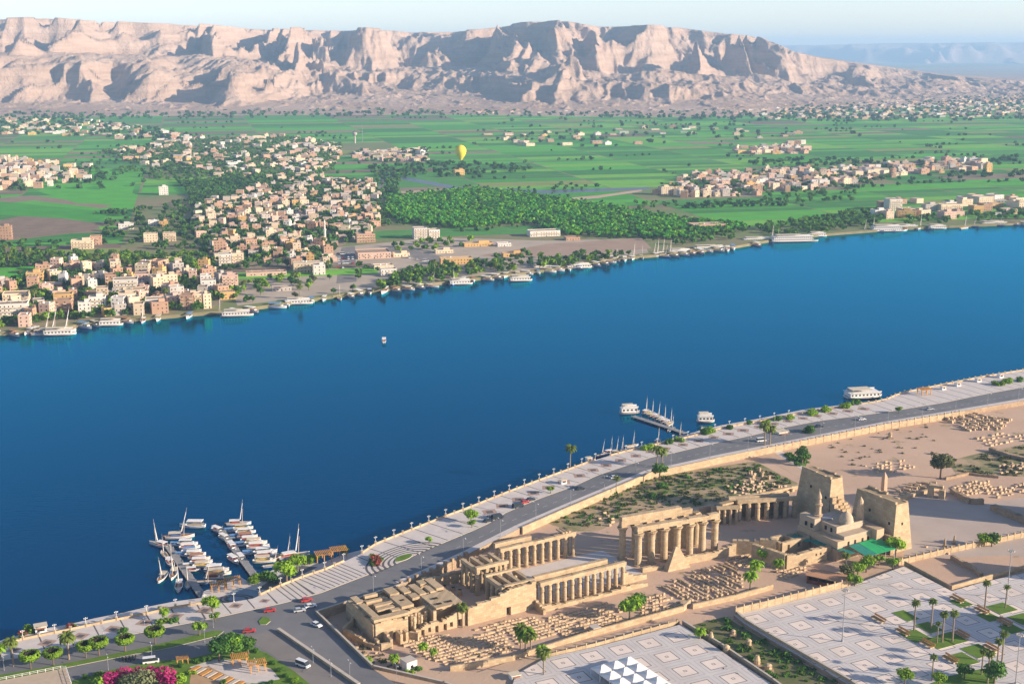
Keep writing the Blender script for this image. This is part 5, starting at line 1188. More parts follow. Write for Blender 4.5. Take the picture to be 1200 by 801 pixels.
# ============================================================ PROMENADE, ROAD AND PLAZA FURNITURE
def lamp_twin():
    o = thing("street_lamp", "", "street lamp", (0, 0, 0))
    mb = MB(); mb.lathe([(.28, 0), (.28, .5), (.12, .6), (.1, 4.2), (.06, 4.3)], 8, M_white); mb.build("post", o)
    mb = MB(); mb.tube((-.75, 0, 4.1), (.75, 0, 4.1), .06, .06, M_white, 5); mb.build("arm", o)
    for s in (-.75, 0, .75):
        mb = MB(); mb.lathe([(.05, 0), (.2, .12), (.25, .3), (.19, .48), (.05, .56)], 8, M_white, s, 0, 4.15 + (.25 if s == 0 else 0)); mb.build("globe", o)
    return o
LAMP = Kind(lamp_twin)
def lamp_tall():
    o = thing("street_lamp", "", "street lamp", (0, 0, 0)); mb = MB(); mb.lathe([(.2, 0), (.2, .6), (.12, .7), (.08, 9.0)], 8, M_metal); mb.build("post", o)
    mb = MB(); mb.tube((0, -1.8, 9.3), (0, 0, 8.9), .06, .06, M_metal, 5); mb.tube((0, 1.8, 9.3), (0, 0, 8.9), .06, .06, M_metal, 5); mb.build("arm", o)
    for s in (-1, 1): mb = MB(); mb.box(-.17, .17, s * 2.2 - .5, s * 2.2 + .5, 9.2, 9.42, M_white, .03); mb.build("lamp_head", o)
    return o
LAMPT = Kind(lamp_tall)
outer = resample(pxline(PROM_OUT, ZR), 11.5)
for p in outer:
    x, y = PX(p)
    if -10 < x < 930: LAMP((p.x, p.y, ZR + .15), R(30), .78, "white three-globe lamp", "on the promenade balustrade", "globe lamps along the promenade")
for p in resample(pxline(ROAD_IN, ZR), 27):
    x, y = PX(p)
    if 380 < x < 1210: LAMPT((p.x, p.y + 1.6, ZR), R(30), .9, "tall double-armed street lamp", "beside the temple road", "tall lamps along the road")
for x, y in [(5, 785), (127, 785), (178, 771), (122, 756), (170, 742), (250, 735), (240, 752), (410, 792), (300, 790), (367, 776), (388, 792), (465, 796)]:
    LAMPT(P(x, y, ZR), R(25), .62, "short double-armed lamp", "around the road fork and garden", "lamps around the road fork")
# balustrade: rail in runs, piers as parts
def balustrade(x0, x1, base):
    pts = [p for p in outer if x0 < PX(p)[0] <= x1]
    if len(pts) < 2: return
    o = thing("balustrade", base, "balustrade", (pts[0].x, pts[0].y, ZR + .14)); mb = MB()
    for a, b in zip(pts[:-1], pts[1:]):
        d = b - a; c = (a + b) / 2 - pts[0]; mb.obox(c.x, c.y, 0, d.length, .28, .85, math.atan2(d.y, d.x), M_stone)
    mb.build("rail", o); pm = MB(); pm.box(-.38, .38, -.38, .38, 0, 1.35, M_stone, .04); pm.box(-.48, .48, -.48, .48, 1.36, 1.5, M_kerb); me = pm.mesh("pier")
    for a, b in zip(pts[:-1], pts[1:]):
        for f in (0, .5): q = link("pier", me, o); q.location = a.lerp(b, f) - pts[0]
balustrade(-90, 262, "tan stone balustrade with piers above the flowered quay"); balustrade(300, 420, "tan stone balustrade with piers behind the flower terrace"); balustrade(420, 700, "long tan balustrade directly above the dark river"); balustrade(700, 1000, "tan balustrade along the marina promenade")
balustrade(1000, 1300, "distant pale balustrade by the white kiosks")
# inlaid diamonds in the promenade paving and the ringed amphitheatre
inl = MB(); M_inl = mat("paving_rose", (0.40, 0.28, 0.22), (0.32, .22, .17), .5)
for k, a in enumerate(resample(pxline(PROM_OUT, ZR), 12.0)):
    x = PX(a)[0]
    if 300 < x < 520 or x > 1000: continue
    q = kk(a); c = a.lerp(q, .5); d = (q - a) * .24; e = Vector((-d.y, d.x, 0)) * 1.05; e += (Vector((1, .5, 0)).normalized()) * 0
    off = Vector((AX.x, AX.y, 0)) * 6; c = c + off; up = Vector((0, 0, .145 + .004))
    inl.add([c - d + up, c + e + up, c + d + up, c - e + up], [(0, 1, 2, 3)], M_inl)
    inl.add([c - d * .5 + up * 1 + Vector((0, 0, .004)), c + e * .5 + up + Vector((0, 0, .004)), c + d * .5 + up + Vector((0, 0, .004)), c - e * .5 + up + Vector((0, 0, .004))], [(0, 1, 2, 3)], M_pave_d)
struct(inl.build("promenade_inlay"))
amp = MB(); ac = P(478, 655, ZR); axd = (P(500, 646, ZR) - P(455, 667, ZR)).normalized(); ayd = Vector((-axd.y, axd.x, 0))
if ayd.y < 0: ayd = -ayd
for k in range(6):
    r0 = 5.5 + k * 2.3
    for j in range(28):
        t0, t1 = math.pi * j / 28, math.pi * (j + 1) / 28
        def pp(r, t): 
            q = ac + axd * (r * 1.25 * math.cos(t)) + ayd * (r * .80 * math.sin(t)) - ayd * 0.2; return Vector((q.x, q.y, ZR + .152))
        amp.add([pp(r0, t0), pp(r0, t1), pp(r0 + .95, t1), pp(r0 + .95, t0)], [(3, 2, 1, 0)], M_pave_d)
struct(amp.build("stepped_rings"))
pond = MB(); pond.prism([(ac.x + axd.x * 5 * math.cos(t) + ayd.x * (2.6 + 2.4 * math.sin(t)), ac.y + axd.y * 5 * math.cos(t) + ayd.y * (2.6 + 2.4 * math.sin(t))) for t in [i * math.pi / 12 for i in range(24)]], ZR, ZR + .25, M_lawn, M_kerb); struct(pond.build("planted_bed"))
slab("quay_platform", [(265, 697), (281, 688), (318, 694), (324, 700), (296, 706), (272, 708)], 2.3, mat("shade_tinted_paving", (0.22, 0.30, 0.36), (0.17, .23, .28), .3), .4)  # low platform lies in shade; its blue-grey is put into the paving colour
ov = MB(); oc = P(277, 701, 2.31)
for r0 in (2.2, 3.6):
    for j in range(24):
        t0, t1 = 2 * math.pi * j / 24, 2 * math.pi * (j + 1) / 24
        ov.add([(oc.x + math.cos(t) * (r * 1.7), oc.y + math.sin(t) * r, 2.312) for r, t in ((r0, t0), (r0 + .8, t0), (r0 + .8, t1), (r0, t1))], [(0, 1, 2, 3)], M_pave_d)
struct(ov.build("quay_mosaic"))
slab("quay_terrace", [(300, 690), (330, 672), (352, 662), (372, 664), (345, 676), (318, 690)], 2.2, M_pave_d, .4)
# light masts
def mast():
    o = thing("light_mast", "", "light mast", (0, 0, 0)); mb = MB(); mb.lathe([(.45, 0), (.45, .8), (.22, .9), (.13, 20.5)], 10, M_metal); mb.build("mast_pole", o)
    mb = MB(); mb.lathe([(.2, 20.3), (1.1, 20.6), (1.1, 20.8), (.2, 20.9)], 12, M_metal); mb.build("head_ring", o)
    for k in range(8):
        a = k * math.pi / 4; mb = MB(); mb.obox(1.25 * math.cos(a), 1.25 * math.sin(a), 20.5, .35, .55, .5, a, M_kerb); mb.build("floodlight", o)
    return o
MAST = Kind(mast)
MAST(P(987, 751, ZP), 0, 1.0, "tall slim floodlight mast", "in the open middle of the plaza", "floodlight masts"); MAST(P(1180, 701, ZP), 0, 1.0, "tall slim floodlight mast", "at the right among the lawn beds", "floodlight masts"); MAST(P(1190, 801, ZP), 0, .9, "tall slim floodlight mast", "at the bottom right corner", "floodlight masts")
# benches
M_bench = mat("bench_wood", (0.50, 0.27, 0.10), (0.38, .2, .07), 1.0)
def bench():
    o = thing("park_bench", "", "bench", (0, 0, 0)); mb = MB()
    for k in range(4): mb.box(-2.6, 2.6, -.5 + k * .28, -.26 + k * .28, .46, .54, M_bench)
    mb.build("seat", o); mb = MB()
    for k in range(3): mb.box(-2.6, 2.6, .66, .74, .7 + k * .25, .9 + k * .25, M_bench)
    mb.build("backrest", o)
    for x in (-2.2, 0, 2.2): mb = MB(); mb.box(x - .12, x + .12, -.45, .7, 0, .45, M_kerb); mb.build("leg", o)
    return o
BENCH = Kind(bench)
for zx, zy in [(628, 565), (742, 622), (850, 692), (515, 505), (882, 412), (998, 465), (1105, 520), (905, 578), (1042, 640)]:
    BENCH(P(900 + zx / 4, 600 + zy / 4, ZP + .16), R(-64), (1.25, 1.7, 1.2), "long orange-brown wooden bench", "beside the plaza lawn beds", "benches on the plaza")
# pergolas, kiosks, sheds
M_org = mat("orange_timber", (0.58, 0.30, 0.08), (0.46, .22, .06), .8)
def pergola():
    o = thing("pergola", "", "pergola", (0, 0, 0))
    for x in (-2.6, 0, 2.6):
        for y in (-1.8, 1.8): mb = MB(); mb.box(x - .16, x + .16, y - .16, y + .16, 0, 2.7, M_org); mb.build("post", o)
    mb = MB()
    for y in (-1.8, 1.8): mb.box(-3.1, 3.1, y - .14, y + .14, 2.72, 2.98, M_org)
    mb.build("beam", o); mb = MB()
    for k in range(10): x = -2.9 + k * .64; mb.box(x - .16, x + .16, -2.4, 2.4, 3.0, 3.14, M_org)
    mb.build("rafter", o); return o
PERG = Kind(pergola)
for x, y, z, w, s in [(256, 691, 2.3, "on the quay between the two jetties", 1.1), (273, 686, 2.3, "on the quay between the two jetties", 1.1), (379, 656, 2.3, "on the flower terrace by the lone felucca", 1.2), (397, 651, 2.3, "on the flower terrace by the lone felucca", 1.2), (281, 777, ZR + .15, "in the oval garden path", 1.0), (302, 784, ZR + .15, "in the oval garden path", 1.0), (1083, 462, ZR + .15, "on the far promenade", 1.3), (214, 776, ZR + .15, "at the garden edge by the bougainvillea", .7)]:
    PERG(P(x, y, z), R(20), s, "orange timber pergola", w, "orange pergolas")
def kiosk():
    o = thing("kiosk", "", "kiosk", (0, 0, 0)); mb = MB(); mb.box(-1.9, 1.9, -1.5, 1.5, 0, 2.6, M_white); mb.build("wall", o); mb = MB(); mb.box(-2.3, 2.3, -1.9, 1.9, 2.62, 2.8, M_canvas[1]); mb.build("roof", o)
    mb = MB(); mb.box(-1.2, 1.2, -1.54, -1.48, .95, 2.1, M_dark); mb.build("window", o); mb = MB(); mb.box(-1.6, 1.6, -2.6, -1.56, 2.15, 2.25, M_canvas[2]); mb.build("awning", o); return o
KIOSK = Kind(kiosk)
for x, y, w, s in [(48, 740, "on the low quay between red shrubs", 1.1), (1122, 452, "on the far promenade", .9), (1105, 456, "on the far promenade", .8), (1146, 447, "on the far promenade", .9), (1172, 442, "on the far promenade", .9), (915, 513, "beside the road by the sandy ground", 1.6), (690, 540, "on the promenade", .8), (603, 796, "beside the tent square", .9), (660, 566, "on the promenade", .8)]:
    KIOSK(P(x, y, 2.0 if x == 48 else (5.0 if x in (915, 603) else ZR + .15)), R(25), s, "small white kiosk with a rust awning", w, "small kiosks")
hut = thing("ticket_hut", "small white cube hut between palms below the sanctuary", "hut", P(479, 783, 5), R(38))
mb = MB(); mb.box(-2.2, 2.2, -2.2, 2.2, 0, 3.6, M_white); mb.build("wall", hut); mb = MB(); mb.box(-2.3, 2.3, -2.3, 2.3, 3.62, 3.85, M_kerb); mb.build("roof", hut)
mb = MB(); mb.box(2.19, 2.26, -.5, .5, 0, 2.1, M_dark); mb.build("door", hut); mb = MB(); mb.box(-.6, .6, -2.26, -2.19, 1.2, 2.3, M_dark); mb.build("window", hut)
hut2 = thing("ticket_hut", "small pale block hut below the great colonnade's block field", "hut", P(697, 741, 5), R(30)); mb = MB(); mb.box(-1.6, 1.6, -1.6, 1.6, 0, 2.6, M_stone); mb.build("wall", hut2); mb = MB(); mb.box(-1.8, 1.8, -1.8, 1.8, 2.62, 2.8, M_kerb); mb.build("roof", hut2)
shed = thing("shed", "long shed with a tan roof and dark red open sides", "shed", P(969, 683, 5), TANG - R(62)); M_redb = mat("red_boards", (0.30, 0.09, 0.05), (0.22, .06, .04), .8)
mb = MB(); mb.box(-7.5, 7.5, 3.7, 4, 0, 3.4, M_redb); mb.box(-7.5, -7.2, -4, 3.68, 0, 3.4, M_redb); mb.box(7.2, 7.5, -4, 3.68, 0, 3.4, M_redb); mb.box(-7.2, 7.2, -4, -3.8, 0, 1.6, M_redb); mb.build("wall", shed)
mb = MB(); mb.box(-8.0, 8.0, -4.6, 4.6, 3.42, 3.7, mat("tan_roof", (0.50, 0.27, 0.15), (0.38, .2, .11), .4)); mb.build("roof", shed)
for x in (-7, -2.4, 2.4, 7): mb = MB(); mb.box(x - .15, x + .15, -4.3, -4.05, 0, 3.4, M_redb); mb.build("post", shed)
# peaked white tents
def tent():
    o = thing("peaked_tent", "", "tent", (0, 0, 0)); mb = MB(); w, l = 2.85, 2.85
    mb.add([(-w, -l, 3), (w, -l, 3), (w, l, 3), (-w, l, 3), (-.9, -.9, 3.75), (.9, -.9, 3.75), (.9, .9, 3.75), (-.9, .9, 3.75), (0, 0, 4.7)], [(0, 1, 5, 4), (1, 2, 6, 5), (2, 3, 7, 6), (3, 0, 4, 7), (4, 5, 8), (5, 6, 8), (6, 7, 8), (7, 4, 8)], M_canvas[0])
    for a, b in (((-w, -l), (w, -l)), ((w, -l), (w, l)), ((w, l), (-w, l)), ((-w, l), (-w, -l))): mb.add([(*a, 2.6), (*b, 2.6), (*b, 3), (*a, 3)], [(0, 1, 2, 3)], M_canvas[0])
    mb.build("canopy", o)
    for x in (-1, 1):
        for y in (-1, 1): mb = MB(); mb.tube((x * w * .98, y * l * .98, 0), (x * w * .98, y * l * .98, 3), .07, .07, M_white, 6); mb.build("post", o)
    return o
TENT = Kind(tent)
t0 = P(736, 783, ZP); ta = Vector((-AX.x, -AX.y, 0)) * 5.75; tb_ = Vector((BX.x, BX.y, 0)) * 5.75
for i in range(3):
    for j in range(5): q = t0 + ta * i + tb_ * j; TENT((q.x, q.y, ZP), TANG, 1.0, "white peaked square tent", "in the block of tents on the lower square", "white peaked tents")
# statues and fragments in the sunken garden
def frag(base, x, y, h, r, k=0):
    o = thing("stone_fragment", base, "ruin", P(x, y, 5.1)); mb = MB(); mb.box(-r * 1.5, r * 1.5, -r * 1.5, r * 1.5, 0, .7, M_stone_d, .1); mb.build("plinth", o)
    mb = MB(); mb.lathe([(r, .7), (r * .95, h * .6), (r * (1.15 if k else .7), h * .8), (r * .5, h)], 9, M_stone); mb.build("stump", o)
frag("tapered stone stump in the shaded sunken lawn nearest the bushes", 833, 752, 4.2, 1.0); frag("broad low stone stump in the middle of the sunken lawn", 851, 766, 3.8, 1.2, 1); frag("pale drum shaped stone in the upper sunken lawn", 859, 744, 2.4, .9, 1); frag("round headed stone figure base near the plaza wall", 877, 758, 3.4, 1.1, 1); frag("thick broken column at the lower sunken lawn", 887, 779, 4.0, 1.2); frag("small squared stone by the sunken path", 900, 785, 2.6, 1.3, 1)
frag("lone squared pillar standing on the open sandy ground", 1043, 513, 3.4, 1.1, 1)
frag("twin stone post beside the pylon court entrance", 1107, 640, 4.0, .55); frag("slim stone post beside the pylon court entrance", 1118, 637, 4.2, .5)
# terrace at the bottom left
slab("terrace_paving", [(-40, 806), (0, 797), (77, 782), (84, 803), (80, 840), (-40, 850)], ZR + .32, mat("terrace_tiles", (0.50, 0.40, 0.30), (0.42, .33, .24), .4), .4)
def railing(base, pts, z):
    ps = resample(pxline(pts, z), 2.6); o = thing("railing", base, "railing", ps[0]); mb = MB()
    for h in (.55, 1.1):
        for a, b in zip(ps[:-1], ps[1:]): mb.tube(a - ps[0] + Vector((0, 0, h)), b - ps[0] + Vector((0, 0, h)), .06, .06, M_white, 5)
    mb.build("rail", o)
    for p in ps[:90]: mb = MB(); mb.tube(p - ps[0], p - ps[0] + Vector((0, 0, 1.2)), .09, .09, M_white, 5); mb.build("post", o)
railing("white post railing around the tiled terrace at the lower left", [(-30, 803), (0, 797), (77, 782), (84, 803)], ZR + .33)
stairs = MB(); sa_, sb_ = P(228, 783, ZR + .2), P(300, 808, ZR + .2); dd_ = (sb_ - sa_)
for k in range(12):
    c = sa_ + dd_ * (k / 11.0); stairs.obox(c.x, c.y, ZR + .16, 1.6, 4.8, .18 + .0 * k, math.atan2(dd_.y, dd_.x), M_kerb if k % 2 else M_org)
so = stairs.build("slatted_walkway"); tag(so, "slatted walkway of pale and orange boards in the lower garden", "walkway")

# ============================================================ VEHICLES
M_glass = mat("car_glass", (0.03, 0.04, 0.05), rough=.2, spec=.5); M_tyre = mat("tyre", (0.02, .02, .02)); M_lampw = mat("headlight", (0.7, .7, .65), rough=.3)
def car_kind(name, cat, m, L=4.3, W=1.75, Hc=1.45, van=False):
    def f():
        o = thing(name, "", cat, (0, 0, 0)); h = L / 2; mb = MB()
        prof = [(-h, .35), (-h, .8), (-h + .1, .92), (h * .45, .95), (h - .1, .78), (h, .6), (h, .35)] if not van else [(-h, .35), (-h, 1.0), (h - .5, 1.0), (h, .85), (h, .35)]
        n = len(prof); vs = [(x, -W / 2, z) for x, z in prof] + [(x, W / 2, z) for x, z in prof]
        mb.add(vs, [tuple(range(n)), tuple(range(2 * n - 1, n - 1, -1))] + [(i, i + n, (i + 1) % n + n, (i + 1) % n) for i in range(n)], m); mb.build("body", o)
        cp = [(-h * .86, .93), (-h * .62, Hc - .06), (h * .12, Hc - .06), (h * .48, .93)] if not van else [(-h + .03, 1.0), (-h + .1, Hc - .06), (h * .55, Hc - .06), (h - .35, 1.0)]
        mb = MB(); w = W / 2 - .1; vs = [(x, -w, z) for x, z in cp] + [(x, w, z) for x, z in cp]
        mb.add(vs, [(0, 1, 2, 3), (7, 6, 5, 4), (0, 4, 5, 1), (1, 5, 6, 2), (2, 6, 7, 3)], M_glass); mb.build("windows", o)
        mb = MB(); mb.box(cp[1][0] - .05, cp[2][0] + .05, -w + .04, w - .04, Hc - .055, Hc + .02, m); mb.build("roof", o)
        for x in (-h * .62, h * .62):
            for s in (-1, 1):
                mb = MB(); mb.tube((x, s * (W / 2 - .2), .33), (x, s * (W / 2 + .02), .33), .33, .33, M_tyre, 12); mb.build("wheel", o)
        for s in (-1, 1): mb = MB(); mb.box(h + .003, h + .04, s * W * .34 - .18, s * W * .34 + .18, .55, .72, M_lampw); mb.build("headlight", o)
        return o
    return Kind(f)
P_red = mat("car_paint_red", (0.45, 0.03, 0.03), (0.38, .02, .02), .5, rough=.35, spec=.5); P_wht = mat("car_paint_white", (0.72, .72, .72), (0.66, .66, .66), .5, rough=.35, spec=.5); P_drk = mat("car_paint_dark", (0.03, .04, .06), (0.02, .03, .05), .5, rough=.3, spec=.5); P_slv = mat("car_paint_silver", (0.42, .44, .46), (0.38, .4, .42), .5, rough=.35, spec=.5)
CR, CW, CD, CS = car_kind("parked_car", "car", P_red), car_kind("parked_car", "car", P_wht), car_kind("parked_car", "car", P_drk), car_kind("parked_car", "car", P_slv)
VW, VD = car_kind("minibus", "minibus", P_wht, 5.2, 1.9, 2.15, True), car_kind("minibus", "minibus", P_drk, 5.4, 1.9, 2.1, True)
for k, x, y, a, b, w in [(CR, 292, 740, 14, "bright red car", "entering the road fork by the big garden tree"), (CR, 316, 716, 20, "bright red car", "driving past the round traffic island"), (CR, 359, 704, 28, "bright red car", "by the promenade kerb near the wall corner"), (CW, 364, 711, 28, "white car", "beside the red car near the wall corner"), (VW, 177, 776, 16, "white minibus", "on the lower road near the bougainvillea"), (CW, 371, 733, -40, "white car", "along the wall below the temple corner"), (VW, 355, 780, -35, "white minibus", "parked by the garden edge on the apron"), (CS, 351, 716, 20, "silver car", "turning at the road fork"), (VD, 583, 607, 30, "dark minibus", "parked on the promenade side of the road"), (CD, 572, 611, 30, "dark car", "parked behind the dark minibus"), (VD, 607, 594, 32, "dark minibus", "in the upper row of parked cars"), (CR, 615, 589, 32, "dull red car", "in the upper row of parked cars"), (CD, 622, 586, 32, "dark car", "in the upper row of parked cars"), (CS, 575, 607, 30, "silver car", "parked beside the promenade kerb"), (VW, 892, 517, 18, "white minibus", "on the road by the far palms"), (CW, 1010, 492, 14, "white car", "on the far road"), (CD, 960, 500, 14, "dark car", "on the far road"), (CS, 1090, 480, 14, "silver car", "on the far road"), (CW, 720, 560, 25, "white car", "on the road above the curving wall"), (CD, 680, 573, 25, "dark car", "on the road above the curving wall")]:
    k(P(x, y, ZR + .01), R(a), 1.1, b, w, "cars on the riverside road")
def moto():
    o = thing("motorcycle", "", "motorcycle", (0, 0, 0)); mb = MB(); mb.box(-.6, .5, -.16, .16, .45, .85, P_drk, .05); mb.box(-.75, .1, -.15, .15, .86, .98, M_tyre); mb.build("body", o)
    for x in (-.65, .7): mb = MB(); mb.tube((x, -.07, .32), (x, .07, .32), .32, .32, M_tyre, 10); mb.build("wheel", o)
    mb = MB(); mb.tube((.45, -.38, 1.1), (.45, .38, 1.1), .04, .04, M_metal, 5); mb.tube((.45, 0, 1.1), (.72, 0, .4), .05, .05, M_metal, 5); mb.build("handlebar", o); return o
MOTO = Kind(moto)
for k in range(9): MOTO(P(144 + k * 1.9, 772.5 - k * .35 + (k % 2) * 2, ZR), R(100), 1.15, "small dark motorcycle", "parked in the row on the lower road", "motorcycles in the parked row")

# ---- town blocks just beyond the right of the frame, whose shade falls across the court
def town_block(x, y, w, d, h, base):
    o = thing("apartment_block", base, "building", P(x, y, 5), R(10)); m = mat("town_plaster", (0.5, 0.42, 0.33), (0.42, .34, .26), .2)
    mb = MB(); mb.box(-w / 2, w / 2, -d / 2, d / 2, 0, h, m); mb.build("wall", o); mb = MB(); mb.box(-w / 2 - .3, w / 2 + .3, -d / 2 - .3, d / 2 + .3, h + .01, h + .8, M_kerb); mb.build("roof", o)
    for f in range(int(h / 3.2)):
        for k in range(int(w / 3.5)): q = link("window", CABW, o); q.location = (-w / 2 + 1.9 + k * 3.5, -d / 2, f * 3.2 + 1)
town_block(1250, 609, 16, 22, 28, "tall plain apartment block beyond the right edge of the court")
town_block(1265, 680, 16, 12, 13, "low plain apartment block beyond the right edge of the plaza")
town_block(1300, 757, 14, 22, 20, "plain apartment block beyond the lower right edge of the plaza")
# ============================================================ WEST BANK: VILLAGES, TREES, BOATS
HC = {"cream": mat("plaster_cream", (0.66, 0.53, 0.37), (0.54, .43, .30), .12, rnd=.18), "brick brown": mat("brick_brown", (0.48, 0.30, 0.20), (0.37, .23, .15), .12, rnd=.2), "white": mat("plaster_white", (0.66, 0.62, 0.56), (0.54, .5, .44), .12, rnd=.12),
      "ochre": mat("plaster_ochre", (0.62, 0.40, 0.16), (0.45, .28, .11), .12, rnd=.15), "pink": mat("plaster_pink", (0.60, 0.42, 0.33), (0.5, .34, .26), .12, rnd=.15), "grey": mat("concrete_grey", (0.46, 0.41, 0.36), (0.36, .32, .28), .12, rnd=.15)}
M_flat = mat("flat_roof", (0.52, 0.44, 0.36), (0.40, .33, .27), .2, rnd=.15); M_flat2 = mat("mud_roof", (0.35, 0.25, 0.17), (0.25, .18, .12), .2, rnd=.15)
wm = MB(); wm.box(-.45, .45, -.1, .06, 0, 1.15, M_dark); WIN = wm.mesh("window")
wm = MB(); wm.box(-.5, .5, -.1, .1, 0, 2.1, mat("door_wood", (0.12, .08, .06))); DOOR = wm.mesh("door")
wm = MB(); wm.box(-1.3, 1.3, -1.1, 0, 0, .15, HC["cream"]); wm.box(-1.3, 1.3, -1.1, -1.0, .15, 1.0, HC["cream"]); BALC = wm.mesh("balcony")
wm = MB(); wm.lathe([(.7, 0), (.7, 1.3), (.2, 1.5)], 10, M_white); TANK = wm.mesh("water_tank")
rh = random.Random(21)
def house_body(mb, rf, w, d, h, m, roofm):
    """walls with a parapet ring round a sunken roof"""
    t = .3; mb.box(-w / 2, w / 2, -d / 2, d / 2, -.4, h, m)
    for x0, x1, y0, y1 in ((-w / 2, w / 2, -d / 2, -d / 2 + t), (-w / 2, w / 2, d / 2 - t, d / 2), (-w / 2, -w / 2 + t, -d / 2 + t, d / 2 - t), (w / 2 - t, w / 2, -d / 2 + t, d / 2 - t)):
        mb.box(x0, x1, y0, y1, h + .002, h + .9, m)
    rf.box(-w / 2 + t + .02, w / 2 - t - .02, -d / 2 + t + .02, d / 2 - t - .02, h + .004, h + .16, roofm)
def house(p, rz_, w, d, st, colour, where, detail, extras=True, base=None, cat="house", name="village_house", balc=False):
    h = st * 3.1; m = HC[colour]; f_ = rh.random()
    feat = ""
    o = thing(name, "", cat, (p.x, p.y, ZW), rz_, where)
    mb = MB(); rf = MB(); house_body(mb, rf, w, d, h, m, M_flat if f_ < .6 else M_flat2); mb.build("wall", o); roof = rf.build("roof", o)
    if extras and f_ < .45:
        q = MB(); a = w * .36; cx = rh.uniform(-w * .25, w * .1); q.box(cx, cx + a, d * .02, d * .42, h + .17, h + 2.7, m); q.build("stair_room", roof); feat = " with rooftop room"
    elif extras and f_ < .62:
        for k in range(rh.choice((1, 1, 2))): q = link("water_tank", TANK, roof); q.location = (rh.uniform(-w * .3, w * .3), rh.uniform(-d * .1, d * .3), h + .17)
        feat = " with roof tank"
    elif extras and f_ < .72 and detail:
        q = MB()
        for x in (-.35, 0, .35):
            for y in (-.3, .3): q.box(x * w - .15, x * w + .15, y * d - .15, y * d + .15, h + .17, h + 2.2, HC["grey"])
        q.build("bare_column", roof); feat = " with bare roof columns"
    if detail:
        nx = max(2, int(w / 3.1)); ny = max(1, int(d / 3.4)); cnt = 0
        for s in range(st):
            for k in range(nx):
                x = -w / 2 + w * (k + .5) / nx
                if s == 0 and k == nx // 2: q = link("door", DOOR, o); q.location = (x, -d / 2, 0); continue
                if cnt < 40 and rh.random() < .82: q = link("window", WIN, o); q.location = (x, -d / 2, s * 3.1 + 1.0); cnt += 1
                if (balc or (f_ > .75 and k % 2 == 0)) and s > 0: q = link("balcony", BALC, o); q.location = (x, -d / 2 - .01, s * 3.1 + .05)
            for k in range(ny):
                y = -d / 2 + d * (k + .5) / ny
                if cnt < 52: q = link("window", WIN, o); q.location = (w / 2, y, s * 3.1 + 1.0); q.rotation_euler = (0, 0, R(90)); cnt += 1
    else:   # small in the picture: dark openings belong to the wall itself
        nx = max(2, int(w / 3.4))
        for s in range(st):
            for k in range(nx):
                if rh.random() < .7: q = link("window", WIN, o); q.location = (-w / 2 + w * (k + .5) / nx + rh.uniform(-.4, .4), -d / 2, s * 3.1 + .9)
    sname = {1: "one-storey", 2: "two-storey", 3: "three-storey", 4: "four-storey", 5: "five-storey", 6: "six-storey"}[st]
    THINGS[-1][1] = base or f"{sname} {colour.replace(' ', '-')} house{feat}"
    o["group"] = "village houses of the far bank" if not base else "larger buildings of the far bank"
    return o
occ = []
def free(p, r):
    for q, s in occ:
        if (q - p).length < r + s: return False
    return True
def hz_(x, y): return R(14) + rh.gauss(0, .22)
